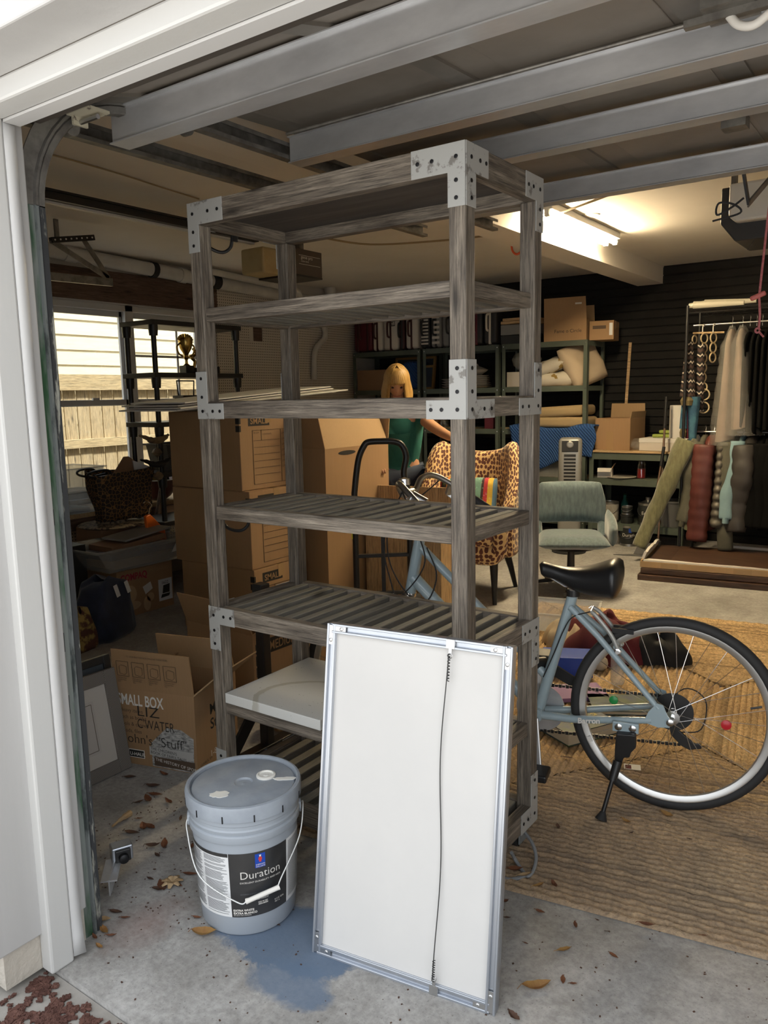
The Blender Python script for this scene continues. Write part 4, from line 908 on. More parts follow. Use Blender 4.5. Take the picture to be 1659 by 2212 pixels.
for s in (-1, 1):
    MB().tube([bc+Vector((.165, s*.244, -.042)), bc+Vector((.18, s*.248, -.053)), bc+Vector((.275, s*.272, -.124)), bc+Vector((.281, s*.2735, -.128))], [.015, .017, .018, .021], 12).build('grip', 'rubber', hb_, smooth=True)
    MB().lathe([(.018, -.02), (.02, 0), (.018, .02)], 14, bc+Vector((.135, s*.232, -.018)), Vector((.1, s*.03, -.075)).to_track_quat('Z', 'Y').to_matrix()).build('shifter', 'black_plastic', hb_, smooth=True)
    b = MB(); b.bar(bc+Vector((.09, s*.212, .015)), bc+Vector((.07, s*.235, -.03)), .02, .018); b.bar(bc+Vector((.07, s*.235, -.03)), bc+Vector((.17, s*.275, -.11)), .01, .014); b.build('brake_lever', 'alu', hb_, bev=.003)
for i, pts in enumerate(([bc+Vector((.05, -.2, .03)), (-.97, -.12, .95), (-.99, -.06, .8), (-.93, -.035, .68), (-.86, -.03, .66), (-.82, -.03, .76), (-.86, -.02, .86)],
    [bc+Vector((.05, .2, .03)), (-1.05, .06, .9), (-1.0, -.03, .72), (-.94, -.04, .64), (-.8, -.028, .62), (-.7, -.02, .52)],
    [bc+Vector((.03, -.15, .03)), (-.87, -.08, .92), (-.86, -.05, .8), (-.95, -.05, .68), (-1.03, -.02, .66), (-1.06, .0, .67)])):
    MB().tube(spline(pts, 7), .0026, 6).build('brake_cable', 'rubber', bike, smooth=True)
for s in (-1, 1):
    MB().tube(spline([(-.975, s*.036, .545), (-1.0, s*.036, .6), (-1.02, s*.03, .66)], 5), .0075, 8).build('brake_arm', 'brake_grey', bike, smooth=True)
MB().lathe([(.001, 0), (.022, 0), (.02, .02), (.001, .026)], 16, bc+Vector((.02, -.1, .045))).build('bell', 'chrome', hb_, smooth=True)
b = MB(); b.tube([(-.478, -.02, .46), (-.435, .03, .455)], .022, 12); b = b.build('front_derailleur', 'black_metal', bike, smooth=True)
MB().prism([(-.03, .0), (.0, .03), (.09, -.02), (.1, -.045), (.05, -.04)], Vector((-.40, .045, .42)), (1, 0, 0), (0, 0, 1), .01).build('derailleur_cage', 'black_metal', b)
# ------------------------------------------------------------------ cartons
def carton(label, loc, rz, w_, d_, h_, flaps=None, mat='cardboard', tape=True, group=None, name='cardboard_box', tilt=None):
    # loc is the middle of the base; front face is -y; flaps: {side: angle above the horizontal, outwards}
    t = thing(name, label, 'box', loc, rz, group)
    if tilt: t.rotation_euler = (R(tilt[0]), R(tilt[1]), R(rz))
    b = MB(); x, y = w_/2, d_/2; th = .005
    if flaps is None:
        b.bx(-x, x, -y, y, 0, h_); b.build('body', mat, t, bev=.003)
        for s in (-1, 1): MB().bx(-x+.001, x-.001, min(s*.001, s*(y-.001)), max(s*.001, s*(y-.001)), h_, h_+.003).build('top_flap', mat, t)
        if tape:
            MB().bx(-x, x, -.025, .025, h_+.003, h_+.0036).build('tape', 'tape', t)
            for s in (-1, 1): MB().bx(min(s*x, s*(x+.0008)), max(s*x, s*(x+.0008)), -.025, .025, h_-.07, h_+.003).build('tape', 'tape', t)
    else:
        for (x0, x1, y0, y1) in ((-x, x, -y, -y+th), (-x, x, y-th, y), (-x, -x+th, -y+th, y-th), (x-th, x, -y+th, y-th)): b.bx(x0, x1, y0, y1, 0, h_)
        b.bx(-x+th, x-th, -y+th, y-th, 0, th); b.build('body', mat, t)
        for s, (ang, L) in flaps.items():
            c_, s_ = math.cos(R(ang)), math.sin(R(ang)); q = MB()
            if s in 'FB':
                sg = -1 if s == 'F' else 1; o = Vector((-x, sg*y, h_)); dv = Vector((0, sg*c_, s_)); q.prism([(0, 0), (w_, 0), (w_-.006, L), (.006, L)], o, (1, 0, 0), dv, th*sg)
            else:
                sg = -1 if s == 'L' else 1; o = Vector((sg*x, -y, h_)); dv = Vector((sg*c_, 0, s_)); q.prism([(0, 0), (d_, 0), (d_-.006, L), (.006, L)], o, (0, 1, 0), dv, -th*sg)
            q.build('flap', 'cardboard_in' if s in 'RB' else mat, t)
    return t
def ftext(t, s, size, x, z, d_, mat='ink', side='F', w_=0, **kw):  # kw: see text()
    # text on the front (-y) or right (+x) face, x from the left edge of that face as one looks at it
    if side == 'F': return text(s, size, (x, -d_/2, z), (1, 0, 0), (0, 0, 1), mat, t, **kw)
    return text(s, size, (w_/2, x, z), (0, 1, 0), (0, 0, 1), mat, t, **kw)
def fpatch(t, name, x0, x1, z0, z1, d_, mat, side='F', w_=0, e=.0006):
    b = MB()
    if side == 'F': b.bx(x0, x1, -d_/2-e, -d_/2, z0, z1)
    else: b.bx(w_/2, w_/2+e, x0, x1, z0, z1)
    return b.build(name, mat, t)
# open U-HAUL style small box in front
ub = carton('open cardboard box printed SMALL BOX with handwriting, standing left of the shelf', (-1.478, .245, 0), 15.2, .366, .30, .31, {'F': (86, .16), 'R': (40, .15), 'B': (100, .14), 'L': (150, .12)}, tape=False)
d_ = .30; x0 = -.183
ftext(ub, 'SMALL BOX', .062, x0+.012, .245, d_, 'print_white', bold=.0012, width=.215)
for i, s in enumerate(('Heavy items', 'such as books,', 'tools & canned', 'goods, files')): ftext(ub, s, .022, x0+.02, .215-i*.028, d_, 'ink_soft')
ftext(ub, 'LIZ', .06, x0+.10, .205, d_, 'ink', width=.10, bold=-.0004, ext=.0018); ftext(ub, "C'WATER", .055, x0+.10, .155, d_, 'ink', width=.17, bold=-.0004, ext=.0018); ftext(ub, "John's \"Stuff\"", .055, x0+.035, .09, d_, 'ink', width=.29, bold=-.0006, ext=.0018)
M('print_grey', (.5, .5, .49), .7, c2=(.12, .12, .12), scale=45, st=(1, 1, 3))
b = MB(); b.prism([(x0+.16, .005), (x0+.35, .002), (x0+.355, .14), (x0+.30, .17), (x0+.235, .17), (x0+.16, .10)], (0, -d_/2-.0001, 0), (1, 0, 0), (0, 0, 1), .0005); pb_ = b.build('printed_picture', 'print_grey', ub)
M('print_pale', (.45, .45, .44), .7)
fpatch(ub, 'printed_book', x0+.15, x0+.35, .05, .085, d_, 'print_pale', e=.0009); fpatch(ub, 'printed_book', x0+.17, x0+.355, .008, .045, d_, 'ink_soft', e=.0009)
text("THE CHILDREN'S\nBOOK OF FAIRY TALES", .016, (x0+.155, -d_/2-.001, .073), (1, 0, -.08), (0, 0, 1), 'ink', ub); text('THE HISTORY OF SPORT', .018, (x0+.175, -d_/2-.001, .03), (1, 0, -.12), (0, 0, 1), 'print_white', ub)
fpatch(ub, 'logo', x0+.05, x0+.125, .028, .062, d_, 'print_white', e=.0006); fpatch(ub, 'logo', x0+.053, x0+.122, .031, .059, d_, 'ink', e=.0009); text('U-HAUL', .02, (x0+.056, -d_/2-.0012, .037), (1, 0, 0), (0, 0, 1), 'print_white', ub, bold=.0004)
# assembly diagrams on the raised flap
fu = Vector((0, -math.cos(R(86)), math.sin(R(86)))); fo = Vector((x0, -d_/2-.006, .31)); fb = MB()
for k in range(4):
    xx = .03+k*.072; q = [(xx, .055), (xx+.055, .055), (xx+.055, .115), (xx, .115)]
    for i in range(4): a_, c_ = q[i], q[(i+1) % 4]; fb.bar(fo+Vector((a_[0], 0, 0))+fu*a_[1], fo+Vector((c_[0], 0, 0))+fu*c_[1], .0012, .0012)
    q = [(xx+.012, .065), (xx+.036, .06), (xx+.046, .07), (xx+.046, .095), (xx+.022, .1), (xx+.012, .093)]
    for i in range(6): a_, c_ = q[i], q[(i+1) % 6]; fb.bar(fo+Vector((a_[0], 0, 0))+fu*a_[1], fo+Vector((c_[0], 0, 0))+fu*c_[1], .001, .001)
fb = fb.build('diagram', 'ink_soft', ub); fb['kind'] = 'stuff'
for i in range(4): text('Fold and tape\nbottom flaps\nfirst', .008, fo+Vector((.03+.072*i, -.001, 0))+fu*.045, (1, 0, 0), fu, 'ink_soft', ub)
text('TO ASSEMBLE THIS BOX FOLLOW THESE STEPS', .009, fo+Vector((.08, -.001, 0))+fu*.135, (1, 0, 0), fu, 'ink_soft', ub)
ftext(ub, 'M\nSt', .06, -.05, .2, d_, 'ink', 'R', .366, bold=.001); ftext(ub, 'U-HAUL SM', .016, -.13, .02, d_, 'ink', 'R', .366); ftext(ub, '1-800', .035, -.06, .03, d_, 'print_white', 'R', .366)
# stack of three moving boxes
def mover(label, x0, x1, y0, z0, h_, dd, size, rz=0):
    w_ = x1-x0; t = carton(label, ((x0+x1)/2, y0+dd/2, z0), rz, w_, dd, h_, None, 'cardboard', True, 'moving boxes stacked beside the shelf')
    fpatch(t, 'ink_block', -dd/2-.0+.07, -dd/2+.24, h_-.085, h_-.025, dd, 'ink', 'R', w_); text(size, .05, (w_/2+.001, -dd/2+.085, h_-.073), (0, 1, 0), (0, 0, 1), 'cardboard', t, bold=.0008, width=.14)
    for k in range(2): fpatch(t, 'ink_block', -.0, .001, 0, .001, dd, 'ink', 'R', w_); MB().bx(w_/2-.03, w_/2+.0008, -dd/2-.0008, -dd/2+.012, h_-.07-k*.045, h_-.035-k*.045).build('ink_block', 'ink', t)
    # printed form on the side
    b = MB(); e = w_/2+.0006
    def ln(y0_, z0_, y1_, z1_): b.bar((e, y0_, z0_), (e, y1_, z1_), .001, .003, (1, 0, 0))
    ya, yb, za, zb = -dd/2+.10, dd/2-.05, .03, h_-.11
    for q in ((ya, za, yb, za), (ya, zb, yb, zb), (ya, za, ya, zb), (yb, za, yb, zb), (ya+.07, zb-.06, ya+.07, zb), (yb-.08, za, yb-.08, zb)): ln(*q)
    for k in range(6): ln(ya+.01, zb-.06-k*.04, yb-.09, zb-.06-k*.04)
    b = b.build('printed_form', 'ink', t); b['kind'] = 'stuff'
    for k in range(7): text('[] ITEM', .013, (e, yb-.072, zb-.03-k*.033), (0, 1, 0), (0, 0, 1), 'ink', t)
    text('ROOM', .014, (e, ya+.01, zb-.02), (0, 1, 0), (0, 0, 1), 'ink', t); text('CONTENTS', .014, (e, ya+.08, zb-.03), (0, 1, 0), (0, 0, 1), 'ink', t)
    return t
mover('moving box at the bottom of the stack, marked SMALL, beside the shelf', -2.86, -2.234, 1.46, 0, .425, .46, 'SMALL')
mover('moving box in the middle of the stack, marked SMALL, beside the shelf', -2.90, -2.245, 1.455, .43, .455, .46, 'SMALL', .6)
mover('moving box on top of the stack, printed form on its side', -2.91, -2.285, 1.46, .89, .455, .46, 'SMALL', -1.5)
# tall box with open flaps behind the hand truck
tb = carton('tall open wardrobe box with raised flaps behind the hand truck', (-2.36, 2.34, 0), 0, .48, .68, 1.10, {'F': (75, .26), 'R': (112, .24), 'L': (100, .25), 'B': (80, .25)}, tape=False)
b = MB(); b.prism([(.16+.09*math.cos(a), 1.065+.014*math.sin(a)) for a in [k*math.pi/8 for k in range(16)]], (.2405, -.34+.06, 0), (0, 1, 0), (0, 0, 1), .001); b.build('hand_hole', 'ink', tb)
# medium box low behind the shelf, with an open box on it
mb = carton('cardboard box marked MEDIUM on the floor behind the left shelf post', (-1.72, .96, 0), -2, .46, .5, .36, {'R': (35, .14), 'F': (70, .16)}, tape=False)
fpatch(mb, 'ink_block', -.16, .03, .255, .325, .5, 'ink', 'R', .46); text('MEDIUM', .06, (.231, -.15, .268), (0, 1, 0), (0, 0, 1), 'cardboard', mb, bold=.0008, width=.17)
for k in range(3): fpatch(mb, 'ink_block', -.235, -.19, .27-k*.055, .315-k*.055, .5, 'ink', 'R', .46)
text('U-HAUL', .06, (.231, -.23, .03), (0, 1, 0), (0, 0, 1), 'print_white', mb, bold=.001)
kp = MB()
rr_ = random.Random(4)
kp.grid(lambda u, v: ((.06+.03*rr_.random())*math.sin(math.pi*(.02+.96*v))*math.cos(2*math.pi*u), (.05+.03*rr_.random())*math.sin(math.pi*(.02+.96*v))*math.sin(2*math.pi*u), .06-.06*math.cos(math.pi*v)), 12, 8, closeu=True)
kp = kp.build('crumpled_paper', 'cardboard_in', loc=(-1.27, .62, 0)); tag(kp, 'crumpled ball of brown packing paper behind the shelf post', 'paper')
# ------------------------------------------------------------------ foam boards lying across the boxes
PLb, PRb = Vector((-2.80, 1.22, 1.355)), Vector((-2.80, 2.75, 1.452))
for i, (dx, dz, rz_, w_, lab_) in enumerate(((.0, 0, 2, .5, 'lowest white foam board lying across the moving boxes'), (.04, .012, -2, .48, 'second white foam board from the bottom of the flat stack on the boxes'), (-.03, .026, 1, .5, 'third white foam board in the flat stack on the boxes'), (.02, .042, 3, .46, 'topmost foam board with dark face on the flat stack of boards'))):
    L = (PRb-PLb).length*(.98-.02*i); b = MB().bx(-w_/2, w_/2, 0, L, 0, .008)
    M('foam_board', (.66, .66, .64), .6); M('foam_dark', (.05, .06, .07), .6)
    o = b.build('foam_board', ['foam_board', 'foam_board', 'foam_board', 'foam_board'][i]); d = (PRb-PLb).normalized()
    o.location = PLb+Vector((dx, .02*i, dz)); o.rotation_euler = (math.asin(d.z), 0, math.atan2(-d.x, d.y)+R(rz_)); tag(o, lab_, 'board', 'foam boards on the boxes')
# ------------------------------------------------------------------ black rolling stand base
rs = thing('rolling_stand', 'black steel stand base with caster between the boxes and the shelf', 'stand', (-1.10, .36, 0))
b = MB(); b.bx(-.025, .025, -.345, .55, .045, .085); b.build('foot_bar', 'black_metal', rs, bev=.003)
b = MB(); b.bx(-.02, .02, -.015, .025, .085, .70); b.build('upright', 'black_metal', rs, bev=.003); MB().bx(-.024, .024, -.02, .03, .69, .725).build('top_clamp', 'black_plastic', rs, bev=.004)
b = MB(); b.bar((0, -.2, .085), (0, 0, .3), .012, .05); b.build('gusset', 'black_metal', rs)
for y in (-.32, .5): MB().lathe([(.008, -.012), (.022, -.012), (.022, .012), (.008, .012)], 16, (0, y, .022), Matrix.Rotation(R(90), 3, 'Y')).build('caster', 'rubber', rs, smooth=True)
for (y, z) in ((-.02, .07), (.06, .066)): MB().lathe([(.012, 0), (.012, .008), (.006, .012)], 10, (.025, y, z), Matrix.Rotation(R(90), 3, 'Y')).build('bolt', 'chrome', rs)
# ------------------------------------------------------------------ leaning pictures by the track
def lean_frame(name, label, P0, w_, h_, lean, mat_f, mat_in, bw, cat='picture'):
    # stands along y at P0 (its far lower corner), leans towards -x; faces +x
    t = thing(name, label, cat, P0); up2 = Vector((-math.sin(R(lean)), 0, math.cos(R(lean)))); e2 = Vector((0, -1, 0)); n2 = Vector((math.cos(R(lean)), 0, math.sin(R(lean))))
    def q(b, u0, u1, v0, v1, n0, n1):
        vs = [e2*u+up2*v+n2*n for n in (n0, n1) for v in (v0, v1) for u in (u0, u1)]; b.add(vs, [(0, 2, 3, 1), (4, 5, 7, 6), (0, 1, 5, 4), (2, 6, 7, 3), (0, 4, 6, 2), (1, 3, 7, 5)])
    for (u0, u1, v0, v1) in ((0, bw, 0, h_), (w_-bw, w_, 0, h_), (bw, w_-bw, 0, bw), (bw, w_-bw, h_-bw, h_)): b = MB(); q(b, u0, u1, v0, v1, 0, .022); b.build('frame_bar', mat_f, t, bev=.002, seg=1)
    b = MB(); q(b, bw, w_-bw, bw, h_-bw, .004, .012); mt_ = b.build('mat_board', mat_in, t)
    return t, q, e2, up2, n2, mt_
def weave():
    mt, nt, b = _nt('woven_frame'); co = coords(nt, (1, 1, 1)); ck = nd(nt, 'ShaderNodeTexChecker'); ck.inputs['Scale'].default_value = 320; nt.links.new(co, ck.inputs[0]); ck.inputs[1].default_value = (.24, .22, .2, 1); ck.inputs[2].default_value = (.1, .09, .08, 1)
    nt.links.new(ck.outputs[0], b.inputs['Base Color']); b.inputs['Roughness'].default_value = .5
weave(); M('mat_cream', (.5, .47, .43), .8); M('print_paper', (.46, .43, .4), .8)
t, q, e2, up2, n2, mb_ = lean_frame('framed_print', 'framed pencil print in a woven grey frame leaning beside the door track', (-1.545, .045, .0), .42, .40, 10, 'woven_frame', 'mat_cream', .05)
b = MB(); q(b, .11, .31, .1, .3, .012, .013); pr_ = b.build('print', 'print_paper', t)
b = MB()
for (u0, u1, v0, v1) in ((.12, .122, .11, .29), (.3, .302, .11, .29), (.12, .3, .11, .112), (.12, .3, .288, .29)): q(b, u0, u1, v0, v1, .013, .0134)
b.build('pencil_lines', 'ink_soft', pr_); text('no. 4  Liz', .03, e2*.13+up2*.085+n2*.013, (0, 1, 0), up2, 'ink_soft', t) if False else None
lean_frame('leaning_picture', 'dark frame leaning behind the woven picture frame', (-1.60, .06, .0), .44, .44, 8, 'black_plastic', 'foam_dark', .03)
b = MB(); b.prism([(0, 0), (.5, 0), (.5, .60), (.34, .54), (.12, .3), (.0, .22)], (-1.72, .15, 0), (0, -1, 0), (-.12, 0, 1), .006); o = b.build('leaning_sheet', 'mat_cream'); tag(o, 'pale bent sheet of card leaning behind the dark frame', 'card sheet')
# ------------------------------------------------------------------ the pile by the window
tbl = thing('work_table', 'long wooden worktable under the window covered in clutter', 'table', (-4.05, 1.9, 0))
MB().bx(-.46, -.02, -1.6, 1.25, .585, .62).build('tabletop', 'pine', tbl, bev=.003)
for (x, y) in ((-.4, -1.5), (-.06, -1.5), (-.4, 1.15), (-.06, 1.15)): MB().bx(x-.035, x+.035, y-.035, y+.035, 0, .585).build('leg', 'beam_wood', tbl)
MB().bx(-.06, -.02, -1.4, 1.05, .5, .585).build('apron', 'beam_wood', tbl)
cq = carton('cardboard computer box with red COMPAQ lettering on the floor at the left', (-3.51, 1.545, 0), 0, .34, .45, .315, None, 'cardboard', False)
text('COMPAQ', .062, (.171, -.2, .245), (0, 1, 0), (0, 0, 1), 'red_ink', cq, bold=.002, width=.21); text('PRESARIO', .04, (.171, .03, .265), (0, 1, 0), (0, 0, 1), 'cardboard_in', cq, width=.16)
fpatch(cq, 'label', .10, .215, .05, .2, .45, 'label_white', 'R', .34); text('1622', .03, (.1715, .125, .165), (0, 1, 0), (0, 0, 1), 'ink', cq)
b = MB(); b.prism([(.13, .1), (.19, .1), (.195, .16), (.14, .155)], (.1712, 0, 0), (0, 1, 0), (0, 0, 1), .0005); b.prism([(.115, .07), (.185, .075), (.195, .095), (.125, .095)], (.1712, 0, 0), (0, 1, 0), (0, 0, 1), .0005); b.build('laptop_print', 'ink', cq)
b = MB(); b.prism([(-.03, .18), (.035, .205), (.05, .155), (-.01, .125)], (.1712, 0, 0), (0, 1, 0), (0, 0, 1), .0005); b.build('sticker', 'print_white', cq)
M('print_tan', (.48, .33, .19), .8)
b = MB()
for (a, c_, r1, r2) in ((-.13, .15, .05, .06), (-.12, .07, .07, .03), (0, .06, .03, .05), (.03, .1, .03, .03)): b.prism([(a+r1*math.cos(k*.4), c_+r2*math.sin(k*.4)) for k in range(16)], (.1709, 0, 0), (0, 1, 0), (0, 0, 1), .0004)
b.build('tan_print', 'print_tan', cq)
def tub(name, label, loc, rz, w0, d0, w1, d1, h_, mat, cat='bin', th=.004, group=None):
    t = thing(name, label, cat, loc, rz, group); b = MB(); n = 4
    def ring(w_, d_, z): return [(-w_/2, -d_/2, z), (w_/2, -d_/2, z), (w_/2, d_/2, z), (-w_/2, d_/2, z)]
    R_ = [ring(w0, d0, 0), ring(w1, d1, h_), ring(w1+.03, d1+.03, h_), ring(w1+.03, d1+.03, h_-.012), ring(w1+.026, d1+.026, h_-.012), ring(w1+.026, d1+.026, h_-.004), ring(w1-2*th, d1-2*th, h_-.004), ring(w0-2*th, d0-2*th, th)]
    vs = [p for r_ in R_ for p in r_]; fs = [(3, 2, 1, 0)]
    for i in range(len(R_)-1):
        for k in range(4): fs.append((i*4+k, i*4+(k+1) % 4, (i+1)*4+(k+1) % 4, (i+1)*4+k))
    m_ = len(R_)-1; fs.append((m_*4, m_*4+1, m_*4+2, m_*4+3)); b.add(vs, fs); b.build('shell', mat, t, bev=.006)
    return t
M('pages_grey', (.3, .29, .27), .7)
bn = tub('storage_bin', 'clear plastic storage bin full of papers on the computer box', (-3.47, 1.50, .335), 0, .40, .56, .46, .76, .155, 'milky_plastic')
for i, (x, y, z, a, b_, c_, rz_) in enumerate(((0, .03, .01, .34, .5, .05, 0), (-.02, .05, .062, .3, .55, .04, 3))):
    o = MB().bx(-a/2, a/2, -b_/2, b_/2, 0, c_).build('paper_stack', ['cardboard_in', 'brown_board'][i], loc=(-3.47+x, 1.50+y, .335+z)); o.rotation_euler[2] = R(rz_); tag(o, ['pile of tan papers in the clear storage bin', 'dark folder pile on the papers in the clear bin'][i], 'papers')
MB().bx(.206, .2085, -.05, .05, .09, .11).build('handle_slot', 'ink', bn); MB().bx(-.05, .05, -.323, -.32, .09, .112).build('handle_slot', 'ink', bn)
b = MB(); b.prism([(.2, .06), (.34, .07), (.36, .11), (.24, .12)], (.222, 0, 0), (0, 1, 0), (0, 0, 1), .001); b.build('label', 'print_white', bn)
o = MB().bx(-.12, .12, -.2, .2, 0, .012).build('magazine', 'pages_grey', loc=(-3.5, 1.62, .515)); o.rotation_euler = (R(5), 0, R(3)); tag(o, 'white magazine tilted on top of the clear storage bin', 'magazine')
o = MB().bx(-.13, .13, -.22, .2, 0, .035).build('paper_folder', 'cardboard_dark', loc=(-3.5, 1.55, .458)); o.rotation_euler = (R(5), 0, R(-2)); tag(o, 'thick tan paper folder sticking out of the clear bin', 'folder')
# leopard tote bag, hat, box underneath
def leopard(name, c_bg, c_sp, scale, lo, hi, edge=False):
    mt, nt, b = _nt(name); co = coords(nt, (1, 1, 1), rnd=False); n_ = nd(nt, 'ShaderNodeTexNoise'); n_.inputs['Scale'].default_value = scale*.6; nt.links.new(co, n_.inputs['Vector'])
    mv = nd(nt, 'ShaderNodeVectorMath', operation='MULTIPLY_ADD'); nt.links.new(n_.outputs['Color'], mv.inputs[0]); mv.inputs[1].default_value = (.25/scale,)*3; nt.links.new(co, mv.inputs[2])
    v = nd(nt, 'ShaderNodeTexVoronoi'); v.inputs['Scale'].default_value = scale; v.inputs['Randomness'].default_value = .75
    if edge: v.feature = 'DISTANCE_TO_EDGE'
    nt.links.new(mv.outputs[0], v.inputs['Vector']); nt.links.new(ramp(nt, v.outputs['Distance'], [(lo, c_sp), (hi, c_bg)]), b.inputs['Base Color']); b.inputs['Roughness'].default_value = .75
    b.inputs['Sheen Weight'].default_value = .3 if not edge else 0.
leopard('tote_leopard', (.02, .014, .011), (.22, .12, .045), 36, .03, .09, True)
ug = carton('dark brown cardboard box under the leopard tote bag', (-3.75, 1.55, .735-.235), 0, .3, .42, .20, None, 'cardboard_dark', False) if False else None
bx_ = carton('brown cardboard box holding up the tote bag beside the window', (-3.84, 1.66, .385), 4, .26, .40, .16, None, 'cardboard_dark', False)
ht = thing('straw_hat', 'flat patterned hat under the leopard tote bag', 'hat', (-3.80, 1.64, .549)); M('hat', (.24, .19, .13), .9, c2=(.05, .04, .035), scale=30, lo=.5, hi=.54)
MB().lathe([(.001, .0), (.22, -.012), (.235, -.004), (.22, .004), (.11, .012), (.10, .03), (.001, .035)], 32, (0, 0, .01)).build('brim', 'hat', ht, smooth=True)
tt = thing('tote_bag', 'black and gold leopard print tote bag stuffed with papers', 'bag', (-3.74, 1.69, .595), -4)
def tote(u, v):
    a = 2*math.pi*u; w_ = .19+.05*v; dd = .07+.03*v; sx = abs(math.cos(a))**.35*(1 if math.cos(a) > 0 else -1); sy = abs(math.sin(a))**.35*(1 if math.sin(a) > 0 else -1)
    return (dd*sy*(1+.06*math.sin(9*v+3*u*6)), w_*sx+.012*math.sin(7*v), v*.34+.02*math.sin(a*2)*v)
tb_ = MB(); tb_.grid(tote, 40, 10, closeu=True); tb_.build('bag_body', 'tote_leopard', tt, smooth=True, solid=.004, ang=60)
for s in (-1, 1): MB().tube(spline([(s*.09, -.12, .33), (s*.1, -.16, .36), (s*.09, -.26, .355), (s*.06, -.28, .33), (s*.05, -.2, .31), (s*.06, -.08, .32)], 6), .008, 8).build('handle', 'black_plastic', tt, smooth=True)
for i, (pts, m_, nm, lb_) in enumerate((([(-.1, .28), (.02, .43), (.06, .43), (.16, .36), (.18, .28)], 'cardboard_dark', 'paper_bag', 'folded brown paper bag sticking out of the leopard tote'), ([(.1, .28), (.08, .40), (.24, .34), (.2, .27)], 'label_white', 'envelope', 'white envelope sticking out of the leopard tote'))):
    b = MB(); b.prism(pts, (0, 0, 0), (0, 1, 0), (.05, 0, 1), .008); o = b.build(nm, m_, loc=(-3.74+.02*i, 1.69, .60)); tag(o, lb_, 'paper')
# clear boxes, dark bins and bags at the left
cb_ = tub('storage_box', 'clear plastic box with white cutlery on the table beside the tote bag', (-4.2, 1.55, .62), 0, .3, .38, .32, .42, .16, 'clear_plastic')
for k in range(4):
    o = MB().tube(spline([(-.1+.05*k, -.12, .01), (-.08+.05*k, 0, .02), (-.06+.05*k, .12, .012)], 4), .018, 8).build('white_spoon', 'print_white', loc=(-4.2, 1.55, .628)); tag(o, ['leftmost', 'second', 'third', 'rightmost'][k]+' white plastic serving spoon in the clear box', 'spoon', 'spoons in the clear box')
tub('storage_box', 'empty clear plastic box stacked above the cutlery box by the window', (-4.2, 1.54, .785), 3, .32, .4, .36, .44, .17, 'clear_plastic')
carton('dark grey bin standing beside the worktable under a brown box', (-3.84, 1.66, 0), 0, .28, .42, .38, None, 'black_plastic', False, name='dark_bin')
carton('black file box on the floor behind the navy bag', (-3.66, 1.08, 0), 0, .28, .3, .5, None, 'black_plastic', False, name='file_box')
M('navy_cloth', (.012, .018, .04), .9, c2=(.02, .028, .06), scale=9, sheen=.2)
def softbag(name, label, loc, rz, w_, d_, h_, mat, cat='bag', lean=0, seed=1):
    t = thing(name, label, cat, loc, rz); r_ = random.Random(seed); ph = [r_.uniform(0, 6) for _ in range(4)]
    def fn(u, v):
        a = 2*math.pi*u; k = 1-.35*v**2; e = .5; c_, s_ = math.cos(a), math.sin(a)
        bul = 1+.05*math.sin(3*a+ph[0]+4*v)+.04*math.sin(5*a+ph[1]-6*v)
        x = w_/2*k*bul*abs(c_)**e*(1 if c_ > 0 else -1); y = d_/2*k*bul*abs(s_)**e*(1 if s_ > 0 else -1)
        if v > .97: x *= .7; y *= .2
        if v < .03: x *= .9; y *= .9
        return (x+lean*v*h_, y, v*h_+.02*math.sin(2*a+ph[2])*v)
    b = MB(); b.grid(fn, 36, 16, closeu=True); b.v.append(Vector((0, 0, .0))); n0 = len(b.v)-1
    for i in range(36): b.f.append([n0, (i+1) % 36, i]); b.fm.append(0)
    b.build('bag_body', mat, t, smooth=True, ang=0); return t
nb_ = softbag('tote_bag', 'dark navy cloth bag slumped on the floor beside the computer box', (-3.12, 1.06, 0), 20, .26, .40, .36, 'navy_cloth', seed=3)
for s in (-.04, .07): MB().bar((.115, s, .33), (.13, s+.01, .26), .03, .006, (1, 0, 0)).build('strap', 'label_white', nb_)
M('floral', (.35, .25, .08), .9, c2=(.09, .04, .03), scale=14, lo=.45, hi=.55)
softbag('shopping_bag', 'yellow and brown patterned bag half hidden by the navy bag', (-3.0, .80, 0), 10, .12, .2, .24, 'floral', seed=5)
# bowl with packets
bo = thing('mixing_bowl', 'dark red mixing bowl on the windowside table', 'bowl', PX(343, 1082, -4.2)); bo.location.z = .62; M('bowl_red', (.10, .03, .028), .3)
MB().lathe([(.05, 0), (.06, 0), (.1, .03), (.15, .1), (.165, .165), (.16, .165), (.143, .1), (.095, .04), (.001, .012)], 32, cap=False).build('shell', 'bowl_red', bo, smooth=True)
MB().lathe([(.16, .163), (.168, .163), (.168, .17), (.16, .17), (.16, .163)], 32, cap=False).build('rim', 'print_white', bo, smooth=True)
for i, (x, y, rz_, rx, m_, lb_) in enumerate(((.03, -.09, 20, -25, 'floral', 'small patterned seed packet in the red bowl'), (-.02, .0, -30, 10, 'label_white', 'white packet in the middle of the red bowl'), (.02, .08, 10, 30, 'ink', 'black packet at the right of the red bowl'))):
    o = MB().bx(-.004, .004, -.05, .05, 0, .17).build('packet', m_, loc=bo.location+Vector((x, y, .09))); o.rotation_euler = (R(rx), R(5), R(rz_)); tag(o, lb_, 'packet')
sk = MB().tube([bo.location+Vector((.18, -.1, .13)), bo.location+Vector((.2, -.22, -.28))], [.022, .03], 8).build('wooden_paddle', 'brown_board'); tag(sk, 'brown wooden paddle leaning against the table below the bowl', 'paddle')
og = thing('orange_hanger_bag', 'bright orange plastic pouch with a wire hook beside the bins', 'pouch', PX(330, 1160, -3.55)); M('orange', (.8, .16, .02), .4)
